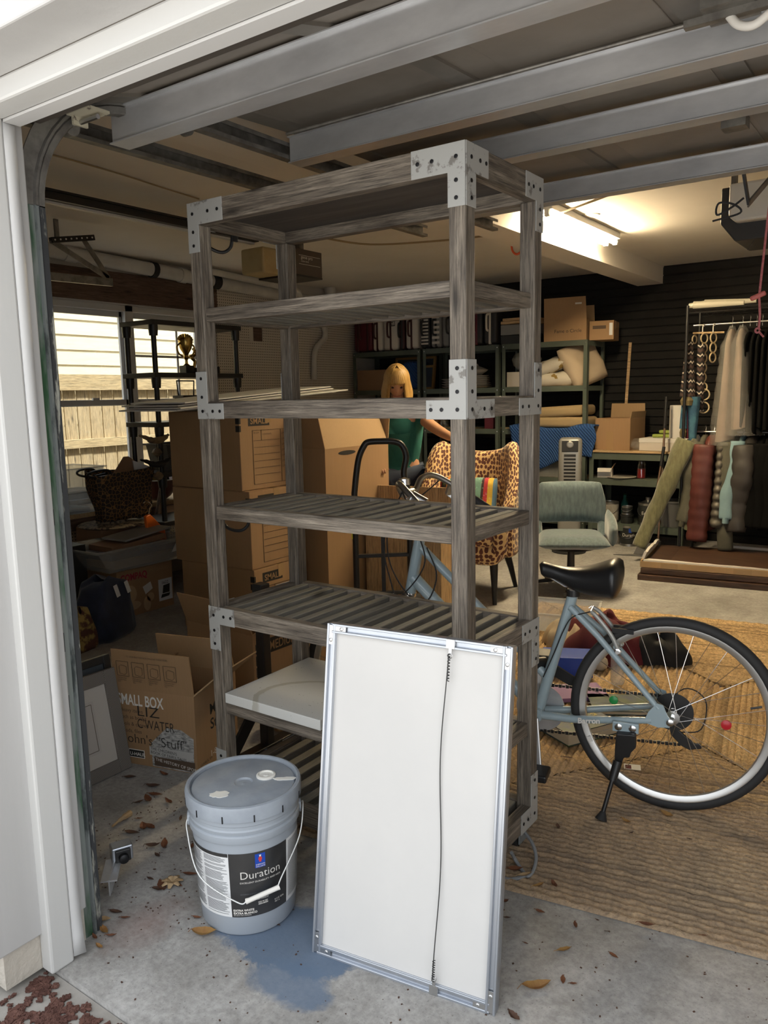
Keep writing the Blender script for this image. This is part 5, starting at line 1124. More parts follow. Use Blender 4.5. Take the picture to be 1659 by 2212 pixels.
b = MB(); b.prism([(-.07, .16), (-.03, .17), (.0, .14), (.09, .04), (.1, -.03), (-.04, -.02), (-.06, .05)], (0, 0, 0), (0, 1, 0), (0, 0, 1), .03); b.build('pouch', 'orange', og, bev=.006)
MB().tube(spline([(.01, -.03, .15), (.01, -.02, .2), (.01, .0, .23), (.01, -.04, .26), (.01, -.07, .25)], 5), .004, 6).build('wire_hook', 'chrome', og, smooth=True)
bw_ = MB(); rr_ = random.Random(9); bw_.grid(lambda u, v: (.02+.06*math.sin(math.pi*v)*math.cos(2*math.pi*u)*(.8+.4*rr_.random()), .1*math.sin(math.pi*v)*math.sin(2*math.pi*u)*(.8+.4*rr_.random()), 1.0*0+.62*v), 14, 9, closeu=True)
o = bw_.build('bubble_wrap', 'bag_film', loc=(-3.5, 2.12, .0)); tag(o, 'crumpled clear bubble wrap hanging beside the moving boxes', 'bubble wrap')
# ------------------------------------------------------------------ black resin shelf with trophies
rk = thing('plastic_shelf', 'black resin shelf rack standing in front of the window', 'shelf', (-3.66, 1.99, 0))
zt = [.12, .5, .86, 1.225, 1.58, 1.95]
xs_, ys_ = (-.3, 0.), (0., .80)
for x in xs_:
    for y in ys_:
        b = MB(); b.tube([(x, y, 0), (x, y, 1.96)], .019, 12)
        for z in zt: b.lathe([(.03, -.075), (.034, -.03), (.034, .0)], 12, (x, y, z))
        b.build('post', 'black_plastic', rk, smooth=True)
for z in zt: MB().bx(-.335, .035, -.035, .835, z, z+.035).build('deck', 'black_plastic', rk, bev=.004)
M('gold', (.5, .34, .1), .25, .9)
def trophy(label, loc, s, cup):
    t = thing('trophy', label, 'trophy', loc); MB().bx(-.04*s, .04*s, -.04*s, .04*s, 0, .06*s).build('base', 'black_plastic', t, bev=.003)
    if cup: MB().lathe([(.03, .06), (.012, .075), (.01, .1), (.02, .12), (.015, .14), (.045, .19), (.055, .24), (.05, .27), (.03, .265)], 20).build('cup', 'gold', t, smooth=True)
    else: MB().lathe([(.03, .06), (.012, .08), (.012, .12), (.022, .16), (.025, .21), (.018, .25), (.012, .27), (.018, .29), (.014, .31), (.002, .325)], 16).build('figure', 'gold', t, smooth=True)
    if cup:
        for k in range(9): a = R(-80+k*20); MB().bar((0, .04*math.sin(a), .25), (0, .075*math.sin(a), .25+.05*math.cos(a)), .012, .014).build('ray', 'gold', t)
        for s2 in (-1, 1): MB().tube(spline([(0, s2*.05, .23), (0, s2*.085, .2), (0, s2*.07, .15), (0, s2*.03, .13)], 5), .007, 8).build('handle', 'gold', t, smooth=True)
    return t
trophy('gold cup trophy with sunburst top on the black shelf', (-3.80, 2.40, 1.616), 1, True); trophy('tall gold figure trophy on the black shelf next to the cup', (-3.86, 2.72, 1.616), 1, False)
t = thing('small_trophy', 'small gold trophy figure with raised arm between the two trophies', 'trophy', (-3.9, 2.56, 1.616)); MB().bx(-.03, .03, -.03, .03, 0, .05).build('base', 'black_plastic', t); MB().tube(spline([(0, 0, .05), (0, .01, .1), (0, -.02, .13), (0, .03, .16), (0, .0, .2)], 5), .012, 8).build('figure', 'gold', t, smooth=True)
t = thing('radio', 'small grey box radio with black top handle on the black shelf', 'radio', (-3.82, 2.40, 1.261)); MB().bx(-.06, .06, -.08, .08, 0, .17).build('body', 'caster_grey', t, bev=.006); MB().bx(-.062, .062, -.085, .085, .17, .19).build('lid', 'black_plastic', t); MB().tube([(0, -.08, .19), (0, -.09, .3), (0, .08, .3), (0, .07, .19)], .006, 8).build('handle', 'black_plastic', t)
M('wood_bird', (.3, .22, .13), .6, c2=(.12, .08, .05), scale=20)
for i, (z, m_) in enumerate(((1.17, 'wood_bird'), (1.0, 'black_plastic'))):
    t = thing('bird_ornament', ['striped wooden bird ornament hanging at the black shelf post', 'dark bird ornament hanging below the striped one'][i], 'ornament', (-3.60, 1.90, z-.02))
    MB().tube(spline([(0, -.14, .03), (0, -.08, .01), (0, -.02, -.015), (0, .06, -.01), (0, .12, .02)], 5), [.003]+[.012]*3+[.018]*4+[.028]*4+[.03]*4+[.022]*3+[.012]*2, 10, flat=.8).build('body', m_, t, smooth=True)
    MB().lathe([(.002, -.035), (.025, -.02), (.036, 0), (.025, .022), (.002, .035)], 14, (0, .01, -.1)).build('gourd', 'wood_bird', t, smooth=True); MB().tube([(0, .01, -.07), (0, .02, .1)], .0015, 5).build('string', 'ink', t)
def mesh_basket():
    mt, nt, b = _nt('wire_mesh'); co = coords(nt, (1, 1, 1), rnd=False); ck = nd(nt, 'ShaderNodeTexChecker'); ck.inputs['Scale'].default_value = 130; nt.links.new(co, ck.inputs[0]); ck.inputs[1].default_value = (.02, .02, .02, 1); ck.inputs[2].default_value = (.12, .12, .12, 1); nt.links.new(ck.outputs[0], b.inputs['Base Color'])
mesh_basket()
tub('mesh_basket', 'black wire mesh basket on the black resin shelf', (-3.81, 2.32, .896), 0, .22, .42, .24, .5, .2, 'wire_mesh', 'basket')
# ------------------------------------------------------------------ hand truck
ht_ = thing('hand_truck', 'black tubular hand truck with looped handle between the shelf and tall box', 'hand truck', (-1.58, 1.84, 0), 40)
hw = .155
loop = [(-hw, .0, .18), (-hw, .0, .86)]+spline([(-hw, 0, .88), (-hw+.012, .0, .98), (-hw+.03, -.0, 1.08), (-hw+.06, 0, 1.145), (-.07, 0, 1.165), (0, 0, 1.168), (.07, 0, 1.165), (hw-.04, 0, 1.145), (hw-.015, 0, 1.08), (hw-.03, 0, .98), (hw-.005, 0, .88)], 4)+[(hw, 0, .86), (hw, 0, .18)]
MB().tube(loop, .0175, 12).build('frame_tube', 'black_metal', ht_, smooth=True)
for z in (.3, .52, .80): MB().bar((-hw, 0, z), (hw, 0, z), .03, .02).build('cross_bar', 'black_metal', ht_, bev=.003)
MB().bar((0, 0, .3), (0, 0, .8), .022, .012, (0, 1, 0)).build('centre_bar', 'black_metal', ht_)
MB().bx(-.2, .2, -.24, 0, .0, .008).build('toe_plate', 'black_metal', ht_); MB().bx(-.2, .2, -.01, 0, .0, .2).build('heel_plate', 'black_metal', ht_)
for s in (-1, 1): MB().lathe([(.03, -.025), (.1, -.025), (.125, -.015), (.125, .015), (.1, .025), (.03, .025)], 28, (s*.21, .13, .125), Matrix.Rotation(R(90), 3, 'Y')).build('wheel', 'rubber', ht_, smooth=True)
MB().tube([(-.24, .13, .125), (.24, .13, .125)], .01, 8).build('axle', 'steel', ht_)
M('yellow_tag', (.7, .65, .05), .6)
MB().bx(-hw-.022, -hw-.016, -.008, .012, .62, .70).build('tag', 'yellow_tag', ht_)
# plywood box behind it
pw = thing('plywood_crate', 'pale plywood crate standing behind the hand truck and bicycle', 'crate', (-1.84, 2.50, 0), 8)
for (nm, r6) in (('front_panel', (-.27, .27, -.10, -.085, 0, .68)), ('back_panel', (-.27, .27, .085, .1, 0, .82)), ('side_panel', (-.27, -.255, -.085, .085, 0, .7)), ('side_panel', (.255, .27, -.085, .085, 0, .7))): MB().bx(*r6).build(nm, 'ply_z', pw)
# ------------------------------------------------------------------ armchair
def spot_mat(name, shell):
    mt, nt, b = _nt(name); tc = nd(nt, 'ShaderNodeTexCoord'); sp = nd(nt, 'ShaderNodeSeparateXYZ'); nt.links.new(tc.outputs['Object'], sp.inputs[0]); cb2 = nd(nt, 'ShaderNodeCombineXYZ')
    if shell:
        s3 = nd(nt, 'ShaderNodeSeparateXYZ'); nt.links.new(tc.outputs['UV'], s3.inputs[0]); nt.links.new(s3.outputs[0], cb2.inputs[0]); nt.links.new(s3.outputs[1], cb2.inputs[1])
    else:
        sb = nd(nt, 'ShaderNodeMath', operation='SUBTRACT'); nt.links.new(sp.outputs[2], sb.inputs[0]); nt.links.new(sp.outputs[1], sb.inputs[1]); nt.links.new(sp.outputs[0], cb2.inputs[0]); nt.links.new(sb.outputs[0], cb2.inputs[1])
    v = nd(nt, 'ShaderNodeTexVoronoi'); v.voronoi_dimensions = '2D'; v.inputs['Scale'].default_value = 30; v.inputs['Randomness'].default_value = .62; nt.links.new(cb2.outputs[0], v.inputs['Vector'])
    nt.links.new(ramp(nt, v.outputs['Distance'], [(.39, (.11, .028, .016)), (.45, (.72, .5, .23))]), b.inputs['Base Color']); b.inputs['Roughness'].default_value = .75; b.inputs['Sheen Weight'].default_value = .25
spot_mat('chair_leopard', True); spot_mat('seat_leopard', False)
ac = thing('armchair', 'leopard print barrel armchair with black wooden legs', 'armchair', (-1.722, 3.09, 0), 13)
def topz(th):
    a = abs(th)
    if a < 55: return 1.0+.085*(a/55)**2
    if a < 78: return 1.085-.10*((a-55)/23)**2
    return max(.60, .985-.385*min(1, (a-78)/38)**.8)
ns = 40; nv_ = 14; ob = MB()
def shell(off):
    def fn(u, v):
        th = -112+224*u; r_ = .325+off; tz = topz(th)-(.0 if off > 0 else .0); z = .30+(tz-.30)*v
        rec = .10*max(0, v-.25)*max(0, math.cos(R(th)))            # back reclines
        bul = 1-.05*math.sin(v*math.pi) if off < 0 else 1
        yy = .02+r_*math.cos(R(th))*(.9 if abs(th) < 90 else 1.15)*bul+rec; xx = r_*math.sin(R(th))*.98*bul+(.0)
        return (xx, yy, z)
    return fn
f_in, f_out = shell(-.045), shell(.035)
vs = [f_in(i/(ns-1), j/(nv_-1)) for j in range(nv_) for i in range(ns)]+[f_out(i/(ns-1), j/(nv_-1)) for j in range(nv_) for i in range(ns)]
fs = []; N = ns*nv_
for j in range(nv_-1):
    for i in range(ns-1):
        a = j*ns+i; fs.append((a, a+1, a+1+ns, a+ns)); fs.append((N+a, N+a+ns, N+a+1+ns, N+a+1))
for i in range(ns-1): a = (nv_-1)*ns+i; fs.append((a, a+1, N+a+1, N+a)); fs.append((i, N+i, N+i+1, i+1))
for j in range(nv_-1):
    for i in (0, ns-1): a = j*ns+i; fs.append((a, a+ns, N+a+ns, N+a))
ob.add(vs, fs); bsh = ob.build('back_shell', 'chair_leopard', ac, smooth=True, ang=0, sub=1)
uvl = bsh.data.uv_layers.new(name='uv')
for lp in bsh.data.loops:
    i_ = lp.vertex_index; out = i_ >= N; i_ %= N; uvl.data[lp.index].uv = (R(-112+224*(i_ % ns)/(ns-1))*.34*(1.2 if out else 1), bsh.data.vertices[lp.vertex_index].co.z+(.085 if out else 0))
st_ = MB().bx(-.29, .29, -.30, .26, .27, .42); st_.build('seat_base', 'seat_leopard', ac, bev=.06, seg=4, smooth=True, ang=0)
MB().bx(-.25, .25, -.31, .2, .40, .49).build('seat_cushion', 'seat_leopard', ac, bev=.04, seg=4, smooth=True, ang=0)
for s in (-1, 1): MB().tube(spline([(s*.285, -.26, .36), (s*.295, -.255, .5), (s*.29, -.2, .585), (s*.29, -.05, .60)], 5), .05, 12).build('arm_roll', 'seat_leopard', ac, smooth=True)
for (x, y, tx, ty) in ((-.24, -.23, -.25, -.24), (.24, -.23, .25, -.24), (-.22, .2, -.27, .3), (.22, .2, .27, .3)): MB().tube([(x, y, .29), ((x+tx)/2, (y+ty)/2, .16), (tx, ty, 0)], [.03, .022, .015], 10).build('leg', 'black_plastic', ac, smooth=True)
def cush():
    mt, nt, b = _nt('embroidery'); tc = nd(nt, 'ShaderNodeTexCoord'); sp = nd(nt, 'ShaderNodeSeparateXYZ'); nt.links.new(tc.outputs['Object'], sp.inputs[0])
    mm = nd(nt, 'ShaderNodeMapRange'); nt.links.new(sp.outputs[0], mm.inputs[0]); mm.inputs[1].default_value = -.22; mm.inputs[2].default_value = .22
    C_ = [(.0, (.35, .03, .03)), (.07, (.02, .02, .02)), (.16, (.6, .2, .03)), (.2, (.12, .26, .22)), (.33, (.02, .02, .02)), (.37, (.3, .03, .04)), (.45, (.5, .35, .1)), (.53, (.02, .02, .02)), (.58, (.62, .22, .03)), (.62, (.14, .28, .22)), (.74, (.03, .02, .02)), (.78, (.4, .03, .04)), (.84, (.6, .4, .05)), (.92, (.1, .2, .3))]
    r = nd(nt, 'ShaderNodeValToRGB'); r.color_ramp.interpolation = 'CONSTANT'; e = r.color_ramp.elements
    while len(e) < len(C_): e.new(.5)
    for i, (p, c) in enumerate(C_): e[i].position = p; e[i].color = (*c, 1)
    nt.links.new(mm.outputs[0], r.inputs[0]); v = nd(nt, 'ShaderNodeTexVoronoi'); v.inputs['Scale'].default_value = 45; nt.links.new(tc.outputs['Object'], v.inputs['Vector'])
    col = mix(nt, ramp(nt, v.outputs['Distance'], [(.2, (.45,)*3), (.32, (0, 0, 0))]), r.outputs[0], mix(nt, .35, r.outputs[0], v.outputs['Color'])); nt.links.new(col, b.inputs['Base Color']); b.inputs['Roughness'].default_value = .9; bump(nt, b, v.outputs['Distance'], .4, .003)
cush()
def pillow(name, label, loc, rot, w_, h_, t_, mat, cat='cushion', seed=0, sag=0., group=None):
    r_ = random.Random(seed); b = MB(); n = 18
    for sgn in (1, -1):
        def fn(u, v):
            x, y = u*2-1, v*2-1; k = max(0, (1-x**4)*(1-y**4))**.5; pin = 1-.07*(x*x*y*y)
            edge = .055*(abs(x)**2+abs(y)**2)
            return (x*w_/2*(1-.06*(1-x*x)*0-.05*(1-abs(y))*abs(x)**3)*pin, y*h_/2*(1-.05*(1-abs(x))*abs(y)**3)*pin, sgn*t_/2*k*(1+.12*math.sin(7*x+seed)*math.sin(6*y+seed*2))-sag*(x*x))
        b.grid(fn, n, n)
    o = b.build(name, mat, smooth=True, ang=0, loc=loc); o.rotation_euler = tuple(R(q) for q in rot)
    bm = bmesh.new(); bm.from_mesh(o.data); bmesh.ops.remove_doubles(bm, verts=bm.verts, dist=.0004); bmesh.ops.recalc_face_normals(bm, faces=bm.faces); bm.to_mesh(o.data); bm.free()
    tag(o, label, cat, group); return o
pillow('cushion', 'embroidered striped cushion in teal, red and orange on the leopard armchair', (-1.755, 3.13, .665), (72, 0, 15), .44, .36, .13, 'embroidery', seed=2)
tr_ = thing('letter_tray', 'orange wooden tray with a book in it on the armchair seat', 'tray', (-1.58, 2.90, .492), 25); M('tray_orange', (.55, .22, .04), .5)
for (nm, r6) in (('bottom', (-.13, .13, -.09, .09, 0, .006)), ('side', (-.13, .13, -.09, -.084, .006, .07)), ('side', (-.13, .13, .084, .09, .006, .09)), ('side', (-.13, -.124, -.084, .084, .006, .1)), ('side', (.124, .13, -.084, .084, .006, .1))): MB().bx(*r6).build(nm, 'tray_orange', tr_)
o = MB().bx(-.1, .1, -.06, .06, 0, .02).build('small_book', 'label_white', loc=(-1.565, 2.905, .53)); o.rotation_euler = (0, R(-25), R(25)); tag(o, 'small white book tilted in the orange tray', 'book')
# ------------------------------------------------------------------ swivel chair
M('teal_velvet', (.075, .11, .12), .85, c2=(.12, .168, .182), scale=14, st=(4, 4, .8), sheen=.6)
oc = thing('swivel_chair', 'grey teal velvet swivel chair with open back and black star base', 'chair', (-1.143, 3.547, 0), 27)
def obk(u, v):
    # back pad, gently curved
    a = (u*2-1); w_ = .255-.05*max(0, v-.55)*1.6; x = a*w_; return (x, .20-.09*a*a+.04*v, .47+.30*v)
b = MB()
for sgn in (0, 1):
    pass
def pad(name, fn, th, mat, par, nu=16, nvv=10):
    b = MB(); vs = []; 
    for s in (-1, 1):
        for j in range(nvv):
            for i in range(nu):
                u, v = i/(nu-1), j/(nvv-1); k = (1-abs(2*u-1)**5)**.4*(1-abs(2*v-1)**5)**.4; p = Vector(fn(u, v)); e1 = Vector(fn(min(1, u+.02), v))-Vector(fn(max(0, u-.02), v)); e2 = Vector(fn(u, min(1, v+.02)))-Vector(fn(u, max(0, v-.02))); n_ = e1.cross(e2).normalized(); vs.append(p+n_*(s*th/2*max(.12, k)))
    N = nu*nvv; fs = []
    for j in range(nvv-1):
        for i in range(nu-1): a = j*nu+i; fs.append((a, a+1, a+nu+1, a+nu)); fs.append((N+a, N+a+nu, N+a+nu+1, N+a+1))
    per = [i for i in range(nu)]+[j*nu+nu-1 for j in range(1, nvv)]+[(nvv-1)*nu+i for i in range(nu-2, -1, -1)]+[j*nu for j in range(nvv-2, 0, -1)]
    for k in range(len(per)): a, c_ = per[k], per[(k+1) % len(per)]; fs.append((a, c_, N+c_, N+a))
    b.add(vs, fs); return b.build(name, mat, par, smooth=True, ang=0, sub=1)
pad('backrest', obk, .075, 'teal_velvet', oc)
pad('seat', lambda u, v: ((u*2-1)*(.245-.02*v), -.27+.47*v, .375+.015*math.sin(v*3)), .1, 'teal_velvet', oc)
for s in (-1, 1):
    def arm_(u, v, s=s): return (s*(.262+.015*math.sin(v*math.pi)), .13-.33*v-.05*u*0, .36+(.22-.10*v**1.5)*u)
    pad('armrest', arm_, .065, 'teal_velvet', oc, 10, 10)
    MB().tube([(s*.23, .1, .38), (s*.235, .16, .5)], .035, 10).build('arm_post', 'teal_velvet', oc, smooth=True)
MB().tube([(0, 0, .08), (0, 0, .33)], [.03, .024], 14).build('gas_column', 'black_metal', oc, smooth=True); MB().lathe([(.03, .30), (.17, .315), (.19, .33), (.03, .33)], 24).build('under_plate', 'black_plastic', oc, smooth=True)
for k in range(5):
    a = R(k*72+20+25); e3 = Vector((math.cos(a), math.sin(a), 0)); lg_ = MB().tube([(0, 0, .1), e3*.29+Vector((0, 0, .065))], [.025, .016], 8, flat=.7).build('base_leg', 'black_metal', oc, smooth=True)
    MB().lathe([(.006, -.022), (.027, -.022), (.029, 0), (.027, .022), (.006, .022)], 16, e3*.30+Vector((0, 0, .029)), rotz(math.degrees(a)) @ Matrix.Rotation(R(90), 3, 'X')).build('caster', 'rubber', lg_, smooth=True)
# ------------------------------------------------------------------ woman behind the armchair
M('skin', (.50, .27, .16), .5); M('hair', (.45, .28, .09), .5, c2=(.33, .19, .055), scale=30, st=(6, 6, .6), lo=.35, hi=.65); M('teal_shirt', (.012, .10, .085), .9, c2=(.016, .125, .105), scale=5); M('jeans', (.04, .055, .09), .9); M('shoe', (.05, .05, .05), .7); M('eye', (.04, .025, .02), .3); M('lip', (.35, .1, .08), .5)
def skinmesh(nodes, edges, sub=2, root=0):
    me = bpy.data.meshes.new('sk'); me.from_pydata([n[0] for n in nodes], edges, []); o = bpy.data.objects.new('sk', me); COL.objects.link(o)
    md = o.modifiers.new('skin', 'SKIN'); 
    for i, n in enumerate(nodes):
        sv = me.skin_vertices[0].data[i]; rr_ = n[1] if isinstance(n[1], tuple) else (n[1], n[1]); sv.radius = rr_; sv.use_root = (i == root)
    ms = o.modifiers.new('sub', 'SUBSURF'); ms.levels = sub; ms.render_levels = sub
    dg = bpy.context.evaluated_depsgraph_get(); ev = o.evaluated_get(dg); m2 = bpy.data.meshes.new_from_object(ev); bpy.data.objects.remove(o)
    v = [p.co.copy() for p in m2.vertices]; f = [list(p.vertices) for p in m2.polygons]; bpy.data.meshes.remove(m2); return v, f
wm = thing('person', 'blond woman in a teal shirt bending over behind the leopard armchair', 'person', (-2.30, 3.06, 0), 34.7)
nodes = [((0, .10, .90), (.15, .11)), ((.0, .07, 1.05), (.13, .10)), ((.0, .0, 1.22), (.15, .11)), ((.0, -.04, 1.33), (.07, .06)), ((.0, -.075, 1.40), (.05, .05)), ((.0, -.10, 1.45), (.055, .06)),
 ((.16, -.03, 1.275), .055), ((.24, -.17, 1.20), .044), ((.31, -.30, 1.155), .038), ((.37, -.42, 1.125), .03), ((.385, -.455, 1.115), (.034, .018)),
 ((-.16, -.03, 1.275), .055), ((-.22, -.10, 1.08), .044), ((-.20, -.24, .95), .036), ((-.16, -.36, .93), .028), ((-.14, -.40, .93), (.034, .018)),
 ((.1, .1, .82), (.095, .1)), ((.11, .06, .48), .06), ((.12, .09, .09), .04), ((.12, .0, .045), .035), ((-.1, .1, .82), (.095, .1)), ((-.11, .06, .48), .06), ((-.12, .09, .09), .04), ((-.12, .0, .045), .035)]
edges = [(0, 1), (1, 2), (2, 3), (3, 4), (4, 5), (2, 6), (6, 7), (7, 8), (8, 9), (9, 10), (2, 11), (11, 12), (12, 13), (13, 14), (14, 15), (0, 16), (16, 17), (17, 18), (18, 19), (0, 20), (20, 21), (21, 22), (22, 23)]
bv, bf = skinmesh(nodes, edges)
body = MB(); body.add(bv, bf)
# fingers
def fingers(base, dirv, sidev, dn):
    for i, (off, L) in enumerate(((-.027, .062), (-.009, .075), (.009, .07), (.026, .055))):
        p0 = base+sidev*off; body.tube([p0, p0+dirv*L*.45-dn*.004, p0+dirv*L*.8-dn*.016, p0+dirv*L-dn*.034], [.0085, .0082, .0075, .006], 8)
    p0 = base-dirv*.03-sidev*.03; body.tube([p0, p0-sidev*.025+dirv*.02-dn*.005, p0-sidev*.03+dirv*.05-dn*.015], [.0105, .0095, .007], 8)
dv = (Vector((.385, -.455, 1.115))-Vector((.31, -.30, 1.155))).normalized(); fingers(Vector((.392, -.475, 1.112)), dv, dv.cross(Vector((0, 0, 1))).normalized(), Vector((0, 0, 1)))
dv = Vector((.3, -.95, 0)).normalized(); fingers(Vector((-.135, -.42, .93)), dv, dv.cross(Vector((0, 0, 1))).normalized(), Vector((0, 0, 1)))
# head: egg with jaw, brow, nose, cheeks; tilted down
hc = Vector((0, -.125, 1.515)); tilt = Matrix.Rotation(R(34), 3, 'X')
def headp(u, v):
    a = 2*math.pi*u; ph_ = math.pi*v; x = math.sin(ph_)*math.sin(a); y = -math.sin(ph_)*math.cos(a); z = math.cos(ph_)
    k = 1-.28*max(0, -z)**1.5; px, py, pz = .074*x*k, .094*y*(1-.12*max(0, -z)), .115*z
    fr_ = max(0, -y)
    if fr_ > .3:
        nx = math.exp(-(x/.16)**2); py -= .022*nx*math.exp(-((z+.22)/.17)**2)*fr_; py += .006*math.exp(-((abs(x)-.38)/.16)**2-((z-.03)/.1)**2); py -= .004*nx*math.exp(-((z+.58)/.08)**2)
    return hc+tilt @ Vector((px, py, pz))
body.grid(headp, 40, 30, closeu=True)
bo_ = body.build('body', 'skin', wm, smooth=True, ang=0)
for s in (-1, 1):
    MB().lathe([(.001, -.009), (.008, -.006), (.011, 0), (.008, .006), (.001, .009)], 12, hc+tilt @ Vector((s*.03, -.081, .004))).build('eye', 'eye', wm, smooth=True)
    MB().tube([hc+tilt @ Vector((s*.016, -.092, .024)), hc+tilt @ Vector((s*.032, -.09, .029)), hc+tilt @ Vector((s*.048, -.08, .022))], .003, 6).build('eyebrow', 'hair', wm, smooth=True)
    MB().lathe([(.004, -.006), (.02, -.003), (.022, .003), (.006, .008)], 12, hc+tilt @ Vector((s*.074, .0, -.01)), Matrix.Rotation(R(90), 3, 'Y')).build('ear', 'skin', wm, smooth=True)
MB().tube([hc+tilt @ Vector((x, -.093+abs(x)*.35, -.064)) for x in (-.022, -.01, 0, .01, .022)], .004, 6, flat=.8).build('mouth', 'lip', wm, smooth=True)
hair = MB()
def hairf(u, v):
    # cap of hair with a fringe, hanging to the jaw at the sides and back; open over the face
    a = -R(148)+2*R(148)*u+math.pi; r_ = 1.0; z = .128-.27*v; rad_ = .088*min(1, math.sqrt(max(.0, 1-((z-.0)/.128)**2))) if z > 0 else .088+.02*min(1, -z/.1)
    x = math.sin(a)*rad_*1.02; y = -math.cos(a)*(rad_*1.16)+.006; w_ = .004*math.sin(u*60)
    return hc+tilt @ Vector((x*(1+w_*6), y, z))
hair.grid(hairf, 60, 16)
def fringe(u, v):
    a = -R(40)+2*R(40)*u; z = .126-.085*v-.012*abs(u-.5)*v; rad_ = .088*math.sqrt(max(0, 1-(z/.13)**2)); rr2 = max(.01, rad_)
    return hc+tilt @ Vector((math.sin(a)*rr2, -math.cos(a)*rr2*1.18-.004, z+.003*math.sin(u*50)*v))
hair.grid(fringe, 30, 8); hair.build('hair', 'hair', wm, smooth=True, solid=.012, ang=0)
def sub_skin(sel, grow, name, mat, remap=None):
    idx = [i for i in sel]; nn2 = []; 
    for i in idx:
        p, r_ = nodes[i]; r_ = r_ if isinstance(r_, tuple) else (r_, r_); q = remap.get(i, p) if remap else p; nn2.append((q, (r_[0]+grow, r_[1]+grow)))
    ee = [(idx.index(a), idx.index(c_)) for a, c_ in edges if a in idx and c_ in idx]; v, f = skinmesh(nn2, ee); return MB().add(v, f).build(name, mat, wm, smooth=True, ang=0)
sn = [((0, .08, 1.06), (.165, .13)), ((0, .10, .86), (.175, .145)), ((0, .11, .74), (.18, .15)), ((0, .0, 1.22), (.165, .128)), ((0, -.03, 1.31), (.08, .07)), ((.165, -.03, 1.275), (.07, .07)), ((.215, -.125, 1.228), (.062, .06)), ((-.165, -.03, 1.275), (.07, .07)), ((-.2, -.07, 1.16), (.062, .06))]
v_, f_ = skinmesh(sn, [(0, 1), (1, 2), (0, 3), (3, 4), (3, 5), (5, 6), (3, 7), (7, 8)]); MB().add(v_, f_).build('shirt', 'teal_shirt', wm, smooth=True, ang=0)
sub_skin([0, 16, 17, 18, 20, 21, 22], .016, 'trousers', 'jeans'); 
for s in (-1, 1): MB().tube([(s*.12, .13, .035), (s*.12, .05, .045), (s*.12, -.06, .035), (s*.12, -.13, .025)], [.035, .045, .042, .025], 12, flat=.75).build('shoe', 'shoe', wm, smooth=True)
# ------------------------------------------------------------------ green steel shelving along the back wall
M('green_steel', (.085, .105, .085), .5, c2=(.07, .088, .07), scale=5)
M('shelf_chip', (.42, .3, .17), .8)
YS, YS2 = 5.35, 5.80
def steel_rack(label, x0, x1, zs, ztop, y0=YS, y1=YS2):
    t = thing('steel_shelf', label, 'shelf', (x0, y0, 0), group='green steel shelves along the back wall'); w_ = x1-x0; d_ = y1-y0
    for x in (0, w_):
        for y in (0, d_):
            sx = 1 if x == 0 else -1; sy = 1 if y == 0 else -1; b = MB(); b.bx(min(x, x+sx*.04), max(x, x+sx*.04), min(y, y+sy*.003), max(y, y+sy*.003), 0, ztop); b.bx(min(x, x+sx*.003), max(x, x+sx*.003), min(y, y+sy*.04), max(y, y+sy*.04), 0, ztop); p = b.build('post', 'green_steel', t)
            if y == 0:
                for z in zs: MB().lathe([(.006, 0), (.006, .003)], 8, (x+sx*.02, -.0005, z-.02), Matrix.Rotation(R(90), 3, 'X')).build('rivet', 'steel', p)
    for z in zs:
        MB().bx(.003, w_-.003, .004, .008, z-.045, z+.006).build('front_beam', 'green_steel', t); MB().bx(.003, w_-.003, d_-.008, d_-.004, z-.045, z+.006).build('back_beam', 'green_steel', t)
        for x in (.004, w_-.008): MB().bx(x, x+.004, .01, d_-.01, z-.045, z).build('side_beam', 'green_steel', t)
        MB().bx(.008, w_-.008, .01, d_-.01, z-.012, z).build('shelf_panel', 'shelf_chip', t)
    return t
steel_rack('green steel shelf unit at the far left corner behind the woman', -4.45, -3.56, (.2, .6, 1.06, 1.47, 1.885), 1.89)
steel_rack('green steel shelf unit in the middle of the back wall with dishes', -3.53, -2.64, (.2, .6, 1.06, 1.47, 1.885), 1.89)
steel_rack('green steel shelf unit at the right with pillows and a blue quilt', -2.61, -1.735, (.2, .6, 1.06, 1.47, 1.885), 1.89)
